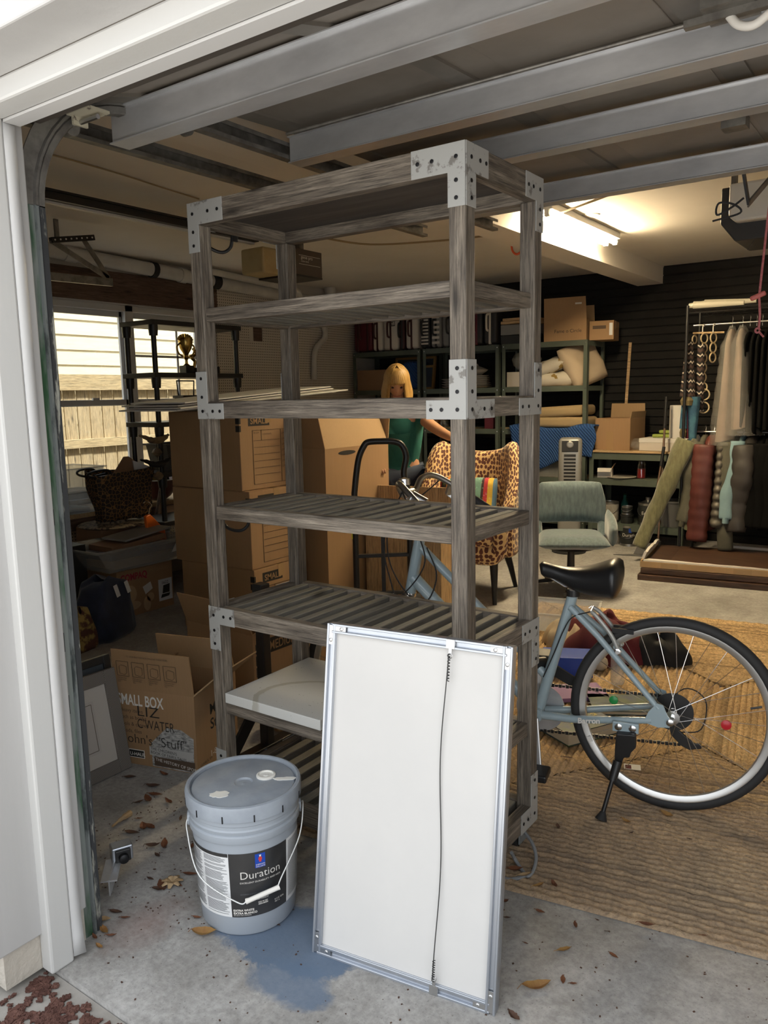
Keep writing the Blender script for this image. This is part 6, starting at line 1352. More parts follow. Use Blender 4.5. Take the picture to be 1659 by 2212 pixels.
# suitcases on the top decks
M('burgundy', (.10, .008, .018), .5); M('case_white', (.6, .56, .5), .45); M('case_grey', (.2, .2, .2), .5); M('case_maroon', (.05, .012, .012), .5); M('case_black', (.018, .018, .02), .5)
def suitcase(label, x0, x1, mat, band, h_=.42, y0=5.37, y1=5.74, ribs=0, txt=None):
    t = thing('suitcase', label, 'suitcase', ((x0+x1)/2, (y0+y1)/2, 1.887), group='suitcases on the steel shelves'); w_ = x1-x0-.008; d_ = y1-y0
    MB().bx(-w_/2, w_/2, -d_/2, d_/2, .015, h_).build('shell', mat, t, bev=min(.03, w_*.22), seg=3, smooth=True, ang=0)
    for s in ((-.28, .28) if w_ > .2 else (0.,)): MB().bx(s*w_-.014, s*w_+.014, -d_/2-.004, d_/2+.004, .014, h_+.002).build('band', band, t, bev=.008)
    MB().tube(spline([(-.02, -d_/2, h_*.35), (-.02, -d_/2-.03, h_*.4), (-.02, -d_/2-.03, h_*.68), (-.02, -d_/2, h_*.73)], 4), .011, 8).build('handle', band, t, smooth=True)
    for x in (-w_*.32, w_*.32):
        for y in (-d_*.35, d_*.35): MB().lathe([(.006, -.008), (.015, -.008), (.015, .008), (.006, .008)], 10, (x, y, .015), Matrix.Rotation(R(90), 3, 'Y')).build('wheel', 'rubber', t)
    for k in range(ribs): MB().bx(-w_*.36, w_*.36, -d_/2-.006, -d_/2, .05+k*(h_-.1)/ribs, .05+(k+.5)*(h_-.1)/ribs).build('rib', 'case_white', t)
    if txt: text(txt, .07, (w_*.3, -d_/2-.001, .26), (0, 0, 1), (-1, 0, 0), 'ink', t, bold=.001)
    return t
def xa(px): return PY(px, 740, 5.37).x
suitcase('burgundy soft suitcase at the left end of the top shelf', xa(764), xa(803), 'burgundy', 'case_maroon', .44)
suitcase('cream hard suitcase with a maroon band next to the burgundy one', xa(804), xa(826), 'case_white', 'case_maroon', .42)
suitcase('cream hard suitcase lettered ESC on the top shelf', xa(827), xa(861), 'case_white', 'case_maroon', .43, txt='ESC')
suitcase('narrow dark maroon suitcase beside the lettered cream case', xa(862), xa(874), 'case_maroon', 'case_black', .4)
suitcase('cream suitcase with thick maroon handle and dark lock plates', xa(875), xa(903), 'case_white', 'case_maroon', .42)
suitcase('black suitcase with pale horizontal ribs on the top shelf', xa(907), xa(929), 'case_black', 'case_black', .41, ribs=9)
suitcase('black and silver ribbed suitcase right of the first ribbed one', xa(930), xa(953), 'case_grey', 'case_black', .41, ribs=6)
suitcase('plain grey hard suitcase left of the wooden shelf post', xa(954), xa(990), 'case_grey', 'case_black', .42)
suitcase('dark case with a red luggage tag beside the wooden shelf post', xa(1016), xa(1042), 'case_black', 'burgundy', .40)
suitcase('black guitar case edged in white leaning upright on the top shelf', xa(1043), xa(1073), 'case_black', 'case_white', .42)
for i, (z, h_, m_, lb_) in enumerate(((1.887, .09, 'case_black', 'flat black case at the bottom of a pile beside the box'), (1.98, .10, 'case_grey', 'grey flat case on the black case of the pile'), (2.085, .03, 'pine', 'lower pale wooden picture frame on the flat cases'), (2.117, .025, 'pine', 'upper pale wooden picture frame on the flat cases'))):
    o = MB().bx(xa(1078)+.02*(i == 3), xa(1150), 5.40, 5.72, z, z+h_).build('flat_case' if i < 2 else 'empty_picture_frame', m_, bev=.006); tag(o, lb_, 'case' if i < 2 else 'frame')
bxa = carton('open cardboard box with a raised printed flap on the right steel shelf', (-2.0, 5.56, 1.887), 8, .40, .34, .2, {'F': (82, .20), 'B': (90, .15)}, tape=False)
text('Fame o Circle', .045, (-.1, -.171, .08), (1, 0, 0), (0, 0, 1), 'ink', bxa); MB().bx(.1, .16, -.1995, -.199, .33, .345).build('tape', 'print_white', bxa)
bxb = carton('small cardboard box with a white shipping label at the shelf corner', (-1.68, 5.62, 1.887), 10, .22, .30, .17, None, 'cardboard', True); fpatch(bxb, 'label', .07, .1, .04, .15, .3, 'label_white'); fpatch(bxb, 'print', -.08, .04, .1, .13, .3, 'ink_soft')
# second shelf: pictures, plates, pans, pillows
M('gold_frame', (.28, .17, .06), .45, .3); M('dark_pic', (.02, .03, .05), .6)
for i, (p0, p1, h_, lb_) in enumerate(((838, 925, .36, 'large gilt framed picture leaning at the back of the second shelf'), (868, 935, .26, 'small gilt framed picture leaning in front of the larger one'))):
    x0, x1 = PY(p0, 820, 5.5).x, PY(p1, 820, 5.5).x; t = thing('framed_picture', lb_, 'picture', (x0, 5.62-.1*i, 1.472)); w_ = x1-x0
    for (a, c_, z0, z1) in ((0, w_, 0, .025), (0, w_, h_-.025, h_), (0, .025, .025, h_-.025), (w_-.025, w_, .025, h_-.025)): MB().bx(a, c_, -.012, .012, z0, z1).build('frame_bar', 'gold_frame', t)
    MB().bx(.02, w_-.02, -.002, .006, .02, h_-.02).build('canvas', 'dark_pic', t); t.rotation_euler[0] = R(-8)
M('plate_white', (.5, .47, .42), .35)
px_ = PY(985, 830, 5.5).x
for k in range(7):
    o = MB().lathe([(.001, 0), (.09, 0), (.15-.004*k, .016), (.152-.004*k, .019), (.09, .008), (.001, .007)], 28, (0, 0, 0)).build('plate', 'plate_white', smooth=True, loc=(-2.98, 5.52, 1.473+k*.0185)); tag(o, ['bottom plate of the white stack', 'second plate from the bottom of the white stack', 'third plate from the bottom of the white stack', 'middle plate of the white stack', 'third plate from the top of the white stack', 'second plate from the top of the white stack', 'top plate of the white stack'][k]+' on the steel shelf', 'plate', 'stacked white plates')
o = MB().lathe([(.001, 0), (.05, .0), (.11, .04), (.12, .05), (.02, .09), (.01, .11), (.001, .112)], 24).build('lidded_dish', 'plate_white', smooth=True, loc=(-2.98, 5.52, 1.61)); tag(o, 'white lidded dish on top of the plate stack', 'dish')
for k in range(4):
    o = MB().lathe([(.001, 0), (.08, 0), (.14, .02), (.142, .024), (.08, .01), (.001, .01)], 28).build('serving_plate', 'plate_white', smooth=True, loc=(-3.26, 5.55, 1.473+k*.026)); tag(o, ['lowest', 'second', 'third', 'uppermost'][k]+' cream platter in the pile beside the pictures', 'platter', 'cream platters')
bs = MB(); 
for (x0, x1, y0, y1) in ((-.17, .17, -.13, -.12), (-.17, .17, .12, .13), (-.17, -.16, -.12, .12), (.16, .17, -.12, .12)): bs.bx(x0, x1, y0, y1, 0, .15)
bs.bx(-.17, .17, -.13, .13, 0, .01); bs = bs.build('square_tub', 'plate_white', loc=(-2.42, 5.55, 1.472), bev=.004); tag(bs, 'white square tub on the right steel shelf beside the pillows', 'tub')
o = MB().lathe([(.001, 0), (.07, .0), (.13, .06), (.15, .12), (.12, .17), (.05, .2), (.001, .205)], 20).build('wrapped_bowl', 'milky_plastic', smooth=True, loc=(-2.7+.12, 5.52, 1.472+.0)); o.location = (-2.43, 5.54, 1.625); tag(o, 'bowl wrapped in plastic standing in the white tub', 'bowl')
M('pillow_white', (.55, .51, .43), .9, c2=(.25, .16, .04), scale=4.5, lo=.58, hi=.6); M('pillow_beige', (.45, .36, .26), .8, bmp=.4, bscale=14, st=(3, 1, 1)); M('blanket_beige', (.38, .28, .15), .95, bmp=.3, bscale=20)
pillow('pillow', 'white pillow with mustard spots lying on the right steel shelf', (-2.1, 5.55, 1.55), (5, 0, 5), .48, .4, .15, 'pillow_white', 'pillow', 1)
pillow('pillow', 'white mustard-spotted pillow tilted on top of the lower one', (-2.16, 5.52, 1.67), (10, -18, 4), .42, .38, .13, 'pillow_white', 'pillow', 4)
pillow('pillow', 'shiny beige pillow leaning against the shelf post', (-1.86, 5.55, 1.68), (40, 62, 10), .44, .44, .17, 'pillow_beige', 'pillow', 3)
for k, (z, w_, lb_) in enumerate(((1.062, .5, 'lower folded beige blanket on the right steel shelf'), (1.165, .46, 'upper folded beige blanket on the right steel shelf'))): o = MB().bx(-w_/2, w_/2, -.19, .19, 0, .1).build('folded_blanket', 'blanket_beige', loc=(-2.02, 5.57, z+.02), bev=.035, seg=4, smooth=True, ang=0); o.rotation_euler[1] = R(-3*k); tag(o, lb_, 'blanket')
def quilt():
    mt, nt, b = _nt('blue_quilt'); co = coords(nt, (1, 1, 1), rnd=False, rot=(0, R(40), 0)); wv = nd(nt, 'ShaderNodeTexWave'); wv.inputs['Scale'].default_value = 14; wv.inputs['Distortion'].default_value = 1.5; nt.links.new(co, wv.inputs['Vector'])
    nt.links.new(ramp(nt, wv.outputs['Fac'], [(.1, (.012, .045, .15)), (.5, (.02, .08, .26))]), b.inputs['Base Color']); b.inputs['Roughness'].default_value = .85; bump(nt, b, wv.outputs['Fac'], .5, .01)
quilt()
q0, q1 = PY(1100, 930, 5.3).x, PY(1282, 930, 5.3).x
qb = MB()
def qf(u, v):
    x = q0+(q1-q0)*u; z0 = 1.10-.02*math.sin(u*3); 
    if v < .3: t = v/.3; return (x, 5.62-.32*t, z0+.03*math.sin(u*9)*t)
    t = (v-.3)/.7; return (x+.02*math.sin(t*5), 5.30+.03*math.sin(u*14+t*2)*t+.02*t, z0-(.40-.10*u+.05*math.sin(u*6))*t)
qb.grid(qf, 40, 24); qb = qb.build('moving_quilt', 'blue_quilt', smooth=True, solid=.012, ang=0); tag(qb, 'blue quilted moving blanket draped over the right steel shelf', 'blanket')
# third shelf odds
M('jar_brown', (.1, .04, .015), .2); glass_mat('jar_glass', (.85, .86, .85), .18, .05)
for i, (px, m_, nm, lb_) in enumerate(((938, 'jar_brown', 'jar', 'round brown jar on the middle shelf left of the wooden post'), (955, 'jar_glass', 'glass_vase', 'clear glass vase on the middle shelf'), (1058, 'burgundy', 'red_box', 'red box standing on the middle shelf near the centre post'))):
    c = PY(px, 905, 5.45)
    if i < 2: o = MB().lathe([(.001, 0), (.05, 0), (.06, .04), (.055, .09), (.035, .11), (.04, .13), (.032, .13), (.03, .1), (.001, .01)], 20, cap=False).build(nm, m_, smooth=True, loc=(c.x, 5.48, 1.062))
    else: o = MB().bx(-.05, .05, -.05, .05, 0, .16).build(nm, m_, loc=(c.x, 5.48, 1.062), bev=.003)
    tag(o, lb_, nm.replace('_', ' ').split()[-1])
carton('brown cardboard box on the far left steel shelf beside the woman', (-4.2, 5.55, 1.475), 0, .42, .36, .22, None, 'cardboard_dark'); carton('short tan box in front on the far left steel shelf', (-3.95, 5.52, 1.065), 0, .5, .34, .2, None, 'cardboard')
o = MB().bx(-.1, .1, -.14, .14, 0, .3).build('blue_bag', 'blue_quilt', loc=(-3.75, 5.56, 1.475), bev=.05, seg=3, smooth=True, ang=0); tag(o, 'blue cloth bundle on the far left steel shelf', 'bundle')
tub('storage_bin', 'grey clear storage bin on the low shelf behind the tower fan', (-2.15, 5.56, .605), 0, .5, .36, .56, .4, .3, 'milky_plastic')
M('green_stuff', (.06, .16, .02), .8, c2=(.02, .05, .09), scale=14)
pillow('garland', 'green and blue tinsel garland spilling beside the tower fan', (-1.88, 5.25, .50), (70, 20, 0), .2, .3, .14, 'green_stuff', 'garland', 6)
o = MB().bx(-.3, .3, -.18, .18, 0, .22).build('dark_crate', 'case_maroon', loc=(-2.2, 5.56, .205), bev=.004); tag(o, 'dark red crate on the lowest shelf of the right unit', 'crate')
wb_ = thing('wire_basket', 'black wire basket on a low shelf beside the armchair', 'basket', (-2.95, 5.40, .605))
b = MB()
for k in range(7): b.bx(-.2+k*.066, -.196+k*.066, -.13, -.126, 0, .2); b.bx(-.2, .2, -.13, -.126, k*.03, k*.03+.003)
for z in (0, .2): b.bx(-.2, .2, -.13, .2, z, z+.003) if z == 0 else b.bx(-.2, .2, .19, .2, 0, .2)
b.bx(-.2, -.196, -.13, .2, 0, .2); b.bx(.196, .2, -.13, .2, 0, .2); b = b.build('wires', 'black_metal', wb_)
o = MB().bx(-.2, .2, -.15, .15, 0, .3).build('red_crate', 'case_maroon', loc=(-2.5, 4.3, .42), bev=.005); tag(o, 'dark red slatted plastic crate behind the handlebars', 'crate')
carton('tan cardboard carton behind the bicycle handlebars', (-2.5, 4.3, 0), 12, .5, .4, .41, None)
# tower fan
tf = thing('tower_fan', 'silver tower heater fan standing in front of the right steel shelf', 'fan', (-1.69, 4.86, 0), 20); M('fan_silver', (.3, .3, .29), .35, .4)
MB().lathe([(.001, 0), (.15, 0), (.15, .012), (.1, .03), (.06, .04), (.001, .04)], 28).build('foot', 'black_plastic', tf, smooth=True)
MB().bx(-.1, .1, -.08, .1, .05, 1.02).build('tower', 'fan_silver', tf, bev=.035, seg=4, smooth=True, ang=0)
MB().bx(-.05, .05, -.088, -.08, .33, .88).build('grille_back', 'case_black', tf)
for k in range(18): MB().bx(-.05, .05, -.094, -.088, .335+k*.03, .347+k*.03).build('grille_slat', 'fan_silver', tf)
MB().bx(-.07, .07, -.086, -.075, .9, 1.0).build('control_panel', 'case_black', tf, bev=.01); text('8', .05, (-.02, -.0875, .945), (1, 0, 0), (0, 0, 1), 'print_white', tf)
MB().lathe([(.02, 0), (.03, .004), (.02, .008)], 14, (0, -.087, .965), Matrix.Rotation(R(90), 3, 'X')).build('knob', 'fan_silver', tf)
# ------------------------------------------------------------------ low green bench with paint cans
be = thing('steel_bench', 'low green steel bench with a particle board top at the back wall', 'bench', (-1.70, 5.34, 0)); bw2, bd2 = .87, .5
for x in (0, bw2):
    for y in (0, bd2): sx = 1 if x == 0 else -1; sy = 1 if y == 0 else -1; b = MB(); b.bx(min(x, x+sx*.045), max(x, x+sx*.045), min(y, y+sy*.003), max(y, y+sy*.003), 0, .86); b.bx(min(x, x+sx*.003), max(x, x+sx*.003), min(y, y+sy*.045), max(y, y+sy*.045), 0, .86); b.build('post', 'green_steel', be)
MB().bx(-.01, bw2+.01, -.01, bd2+.01, .86, .878).build('top_board', 'pine', be, bev=.002)
for z in (.855, .62, .2): MB().bx(.003, bw2-.003, .004, .008, z-.06, z).build('front_beam', 'green_steel', be); MB().bx(.003, bw2-.003, bd2-.008, bd2-.004, z-.06, z).build('back_beam', 'green_steel', be)
for z in (.62, .2): MB().bx(.008, bw2-.008, .01, bd2-.01, z-.012, z).build('shelf_panel', 'green_steel', be)
for x in (.02, bw2-.02): MB().lathe([(.007, 0), (.007, .003)], 8, (x, 0, .83), Matrix.Rotation(R(90), 3, 'X')).build('rivet', 'steel', be)
cbx = carton('open tan cardboard box with clear tape on the steel bench', (-1.50, 5.60, .879), -5, .34, .34, .29, {'B': (88, .13), 'R': (80, .06)}, tape=False); fpatch(cbx, 'tape', -.06, .01, .0, .17, .34, 'tape')
ys = MB().bx(-.014, .014, -.003, .003, 0, 1.0).build('yardstick', 'pine', loc=(-1.585, 5.955, .88)); ys.rotation_euler = (R(-1), R(2.2), 0); tag(ys, 'wooden yardstick leaning upright against the dark wall', 'yardstick')
wbx = thing('white_box', 'long flat white box on the steel bench', 'box', (-1.04, 5.52, .879), -3); MB().bx(-.21, .21, -.13, .13, 0, .11).build('body', 'case_white', wbx, bev=.004); MB().bx(-.212, .212, -.132, .132, .075, .113).build('lid', 'print_white', wbx, bev=.003)
pt_ = thing('paper_towel', 'white paper towel roll with a loose sheet standing on the white box', 'paper towel', (-.94, 5.50, .993)); MB().lathe([(.02, 0), (.078, 0), (.08, .01), (.08, .28), (.078, .29), (.02, .29)], 28, cap=False).build('roll', 'print_white', pt_, smooth=True); MB().lathe([(.0195, .0), (.0195, .291)], 12, cap=False).build('core', 'cardboard', pt_)
b = MB(); b.grid(lambda u, v: (-.03+.1*u*(1-.5*v)+.02*v, -.082-.02*math.sin(v*3)*u, .17-.16*v+.04*u*(1-v)), 8, 10); b.build('loose_sheet', 'print_white', pt_, smooth=True)
M('lime', (.28, .34, .06), .6)
for i, (x, z, L, lb_) in enumerate(((-1.08, .994, .2, 'lime green scrub brush lying on the white box'), (-1.06, 1.03, .12, 'lime green scrub sponge on the brush'))): o = MB().bx(-L/2, L/2, -.03, .03, 0, .03).build('scrub_brush', 'lime', loc=(x, 5.55, z), bev=.01); tag(o, lb_, 'brush')
pb_ = pillow('plastic_bag', 'crumpled clear plastic bag beside the white box', (-1.28, 5.50, .93), (10, 5, 20), .18, .2, .09, 'bag_film', 'plastic bag', 8)
sb_ = carton('small white open box on the bench middle shelf', (-1.58, 5.45, .621), 12, .13, .1, .085, {'F': (-30, .06), 'R': (60, .05)}, 'print_white', False)
o = MB().lathe([(.001, 0), (.1, 0), (.13, .012), (.128, .015), (.09, .006), (.001, .006)], 24).build('saucer', 'plate_white', smooth=True, loc=(-1.42, 5.44, .621)); tag(o, 'shallow plate of screws on the bench middle shelf', 'plate')
cj = thing('candle_jar', 'red candle in a glass jar on the bench middle shelf', 'candle', (-1.25, 5.47, .621)); M('candle_red', (.35, .015, .02), .4); MB().lathe([(.001, .005), (.036, .005), (.036, .09), (.001, .09)], 20).build('wax', 'candle_red', cj, smooth=True); MB().lathe([(.001, 0), (.045, 0), (.047, .12), (.035, .145), (.037, .155), (.033, .155)], 20, cap=False).build('glass', 'jar_glass', cj, smooth=True)
for i, (x, L, rz_, lb_) in enumerate(((-.98, .2, 10, 'black hand tool on the bench middle shelf'), (-.9, .16, -20, 'short dark tool beside the first on the bench shelf'))): o = MB().tube([(-L/2, 0, .012), (0, .01, .014), (L/2, 0, .012)], [.008, .011, .016], 8).build('hand_tool', 'case_black', loc=(x, 5.48+.05*i, .621), smooth=True); o.rotation_euler[2] = R(rz_); tag(o, lb_, 'tool')
M('can_label', (.02, .022, .022), .35); M('can_pale', (.36, .34, .3), .5, c2=(.22, .2, .17), scale=12)
def can(label, x, y, z, r_, h_, lab_mat, txt=None, tcol='print_white', spout=False, group='paint cans'):
    t = thing('paint_can', label, 'paint can', (x, y, z), 0, group); MB().lathe([(.001, .003), (r_*.97, .003), (r_, 0), (r_, .008), (r_*.985, .01), (r_*.985, h_-.012), (r_, h_-.01), (r_, h_), (r_*.93, h_), (r_*.92, h_-.006), (.001, h_-.006)], 28).build('tin', 'steel', t, smooth=True)
    MB().lathe([(r_*.99, h_*.12), (r_*.99, h_*.9)], 28, cap=False).build('label', lab_mat, t, smooth=True)
    if txt: text(txt, r_*.5, (0, 0, 0), (1, 0, 0), (0, 1, 0), tcol, t, align='CENTER', fn=lambda u, v: ((r_*.995)*math.cos(R(-65)+u/r_), (r_*.995)*math.sin(R(-65)+u/r_), h_*.48+v))
    if txt: lab2 = MB(); lab2.grid(lambda u, v: (r_*.996*math.cos(R(-76+18*u)), r_*.996*math.sin(R(-76+18*u)), h_*(.68+.2*v)), 5, 2); lab2.build('logo', 'logo_blue', t)
    if spout: MB().lathe([(.001, h_-.004), (r_*.9, h_-.004), (r_*.4, h_+.02), (.025, h_+.024), (.025, h_+.05), (.001, h_+.05)], 24).build('spout', 'steel', t, smooth=True)
    MB().tube([(r_*math.cos(a), r_*1.02*math.sin(a), h_*.8+.0) if False else (r_*1.03*math.cos(R(180+180*k/12)), r_*1.03*math.sin(R(180+180*k/12)), h_*.75-.35*h_*math.sin(math.pi*k/12)) for k, a in ((k, 0) for k in range(13))], .0022, 5).build('wire_handle', 'steel', t, smooth=True)
    return t
can('black and silver paint can lettered Emerald on the low bench shelf', -1.18, 5.47, .201, .088, .2, 'can_label', 'Emerald', spout=True)
can('black paint can lettered Duration on the floor under the bench', -1.33, 5.42, 0, .085, .19, 'can_label', 'Duration')
can('paint can partly hidden behind the swivel chair arm on the floor', -1.50, 5.44, 0, .085, .19, 'can_pale')
can('pale dripped paint can on the low bench shelf behind the chair', -1.53, 5.46, .201, .08, .19, 'can_pale')
can('small black can standing on a tub on the low bench shelf', -1.365, 5.45, .285, .05, .075, 'can_label')
o = MB().lathe([(.001, 0), (.055, 0), (.058, .065), (.062, .067), (.062, .08), (.001, .082)], 24).build('plastic_tub', 'can_label', smooth=True, loc=(-1.365, 5.45, .201)); tag(o, 'dark tub with white lid under the small black can', 'tub')
for i, (x, m_, lb_) in enumerate(((-1.44, 'teal_shirt', 'tall teal spray bottle behind the cans'), (-1.47, 'green_stuff', 'green capped bottle at the back of the low bench shelf'))): o = MB().lathe([(.001, 0), (.03, 0), (.032, .02), (.032, .16), (.015, .2), (.016, .24), (.001, .242)], 16).build('bottle', m_, smooth=True, loc=(x, 5.60+.1*i, .201)); tag(o, lb_, 'bottle')
M('bin_grey', (.12, .12, .12), .5); o = MB().lathe([(.001, 0), (.09, 0), (.12, .22), (.125, .22), (.125, .235), (.115, .235), (.086, .01), (.001, .01)], 24, cap=False).build('waste_bin', 'bin_grey', smooth=True, loc=(-.965, 5.48, .201)); tag(o, 'grey plastic waste bin on the low bench shelf behind the mop handles', 'bin')
# ------------------------------------------------------------------ broom and dustpan with copper handles
M('copper_tube', (.35, .22, .15), .35, .8)
def rod(name, label, foot, top, split, cat):
    t = thing(name, label, cat, foot); v = Vector(top)-Vector(foot); MB().tube([v*.04, v*split], .0095, 10).build('tube', 'copper_tube', t, smooth=True); MB().tube([v*split, v], .0135, 10).build('grip', 'black_plastic', t, smooth=True)
    for k in (.25, .55): MB().tube([v*k, v*(k+.05)], .0125, 10).build('joint', 'black_plastic', t, smooth=True)
    return t, v
t, v = rod('broom', 'tall broom with a copper coloured handle leaning at the bench', (-.985, 5.13, .0), (-1.0, 5.30, 1.36), .8, 'broom')
MB().bx(-.03, .03, -.02, .02, .0, .12).build('head', 'black_plastic', t, bev=.008)
t, v = rod('dustpan', 'long handled dustpan with a copper coloured handle and grey pan', (-1.06, 5.06, .0), (-.99, 5.24, .93), .82, 'dustpan')
b = MB(); b.prism([(-.16, 0), (.1, 0), (.08, .1), (-.02, .12)], (-.08, -.12, .002), (1, .2, 0), (-.1, .5, 0), .004); b.prism([(-.1, .0), (.1, .0), (.06, .1), (-.06, .1)], (0, -.02, .004), (1, .2, 0), (0, .2, 1), .006); b.build('pan', 'bin_grey', t)
# ------------------------------------------------------------------ stack of brown door panels on the floor
for i, (z, ox, m_, lb_) in enumerate(((0, 0, 'brown_board', 'lowest dark wooden panel of the flat stack on the floor'), (.047, .03, 'brown_board', 'second dark wooden panel of the flat stack on the floor'))):
    o = MB().bx(0, 2.0, 0, .82, 0, .043).build('door_slab', m_, loc=(-.835+ox*.4, 4.10+ox, z), bev=.004); o.rotation_euler[2] = R(7.5); tag(o, lb_, 'door', 'stacked wooden door slabs')
tp = thing('door_slab', 'top brown panel edged with cardboard and white foam under the coats', 'door', (-.83, 4.14, .094), 7.5)
MB().bx(.03, 1.95, .03, .78, 0, .035).build('panel_board', 'brown_board', tp, bev=.003)
MB().bx(.2, 1.95, .1, .6, .035, .042).build('raised_field', 'brown_board', tp, bev=.003)
b = MB(); b.bx(0, 2.0, 0, .012, 0, .042); b.build('cardboard_edge', 'cardboard_in', tp); MB().bx(0, .012, .012, .8, 0, .05).build('cardboard_edge', 'cardboard_in', tp)
for k in range(4): MB().bx(.15+k*.5, .27+k*.5, -.001, 0, 0, .042).build('tape', 'tape', tp)
rr_ = random.Random(3); b = MB(); P = [(.02, .012)]+[(.05+.06*i, .065+.012*rr_.random()-.004*i) for i in range(14)]+[(.9, .012)]; b.prism(P, (0, 0, .044), (1, 0, 0), (0, 1, 0), .012); b.build('foam_edge', 'print_white', tp)
b = MB(); P = [(.02, .0)]+[(.02+.06*i, .05+.025*rr_.random()) for i in range(12)]+[(.7, 0)]; b.prism(P, (.012, .06, .036), (0, 1, 0), (.35, 0, 1), -.02); b.build('foam_edge', 'print_white', tp)
o = MB().bx(0, 1.0, 0, .04, 0, .02).build('painted_lath', 'case_white', loc=(-.35, 5.02, .135)); tag(o, 'white painted wooden strip behind the coats on the panels', 'strip')
# ------------------------------------------------------------------ garment rack
YR = 5.12
gr = thing('garment_rack', 'black double garment rack loaded with clothes at the right', 'clothes rack', (-.75, YR, 0))
b = MB()
for x in (0, 1.6):
    for y in (-.2, .2): MB().tube([(x, y, .02), (x, y, 2.08)], .012, 10).build('post', 'black_metal', gr, smooth=True)
    MB().tube([(x, -.2, .05), (x, .2, .05)], .01, 8).build('foot', 'black_metal', gr); MB().tube([(x, -.2, 1.0), (x, .2, 1.0)], .008, 8).build('side_bar', 'black_metal', gr)
MB().tube([(0, 0, 1.935), (1.6, 0, 1.935)], .0095, 10).build('upper_rail', 'steel', gr, smooth=True); MB().tube([(0, 0, 1.07), (1.6, 0, 1.07)], .0095, 10).build('lower_rail', 'steel', gr, smooth=True)
sh_ = MB()
for k in range(10): sh_.tube([(0, -.2+k*.0445, 2.05), (1.6, -.2+k*.0445, 2.05)], .0022, 5)
for k in range(2):
    for j in range(40): sh_.tube([(j*.04, -.2+k*.4, 2.02+.03*(j % 2)), ((j+1)*.04, -.2+k*.4, 2.02+.03*((j+1) % 2))], .0018, 4)
sh_ = sh_.build('wire_shelf', 'black_metal', gr); sh_['kind'] = 'stuff'
for y in (-.2, .2): MB().tube([(0, y, 2.02), (1.6, y, 2.02)], .004, 6).build('shelf_edge', 'black_metal', gr)
M('film_roll', (.55, .52, .42), .15, coat=.5)
for i, (x0, x1, y, z, r_, lb_) in enumerate(((-.76, -.35, YR-.12, 2.085, .033, 'front roll of clear plastic wrap on top of the garment rack'), (-.70, -.28, YR-.02, 2.105, .03, 'rear roll of clear plastic wrap on top of the garment rack'))):
    o = MB().tube([(x0, y, z), (x0+.03, y, z), (x0+.035, y, z), (x1, y, z-.01)], [.02, .022, r_, r_*.6], 14).build('plastic_roll', 'film_roll', smooth=True); tag(o, lb_, 'roll')
def hanger(par, z=0., mat='steel'):
    MB().tube(spline([(0, 0, -.02), (0, 0, .02), (0, .012, .05), (0, .005, .065), (0, -.012, .06)], 4), .002, 5).build('hanger_hook', mat, par, smooth=True)
def garment(name, label, px, ztop, zbot, wt, wb, dt, db, mat, cat, folds=5, seed=0, lean=0., puff=0, rail=1.07, group='clothes on the garment rack', yoff=0., rzz=0, film=None):
    x = PY(px, 1000 if rail < 1.5 else 800, YR).x; t = thing(name, label, cat, (x, YR+yoff, rail-.012), rzz, group); r_ = random.Random(seed); ph = r_.uniform(0, 6)
    H = ztop-zbot; z0 = ztop-rail
    def fn(u, v):
        a = 2*math.pi*u; sh = min(1, (v/.12))**.5 if v < .12 else 1.
        hw = (wt+(wb-wt)*v)/2; hd = (dt+(db-dt)*v)/2*(.25+.75*sh); fd = 1+.10*math.sin(folds*a+ph+3*v)*min(1, v*2)
        pf_ = 1+(.10*abs(math.sin(v*puff*math.pi)) if puff else 0)
        c_, s_ = math.cos(a), math.sin(a); xx = hw*c_*fd*pf_*(.5+.5*sh)+lean*v*H; yy = hd*(abs(s_)**.8)*(1 if s_ > 0 else -1)*pf_
        return (xx, yy, z0-H*v+.012*math.sin(2*a+ph)*(v > .9))
    b = MB(); b.grid(fn, 36, 30 if not puff else max(30, puff*6), closeu=True); o = b.build('cloth', mat, t, smooth=True, ang=0)
    hanger(t); return t
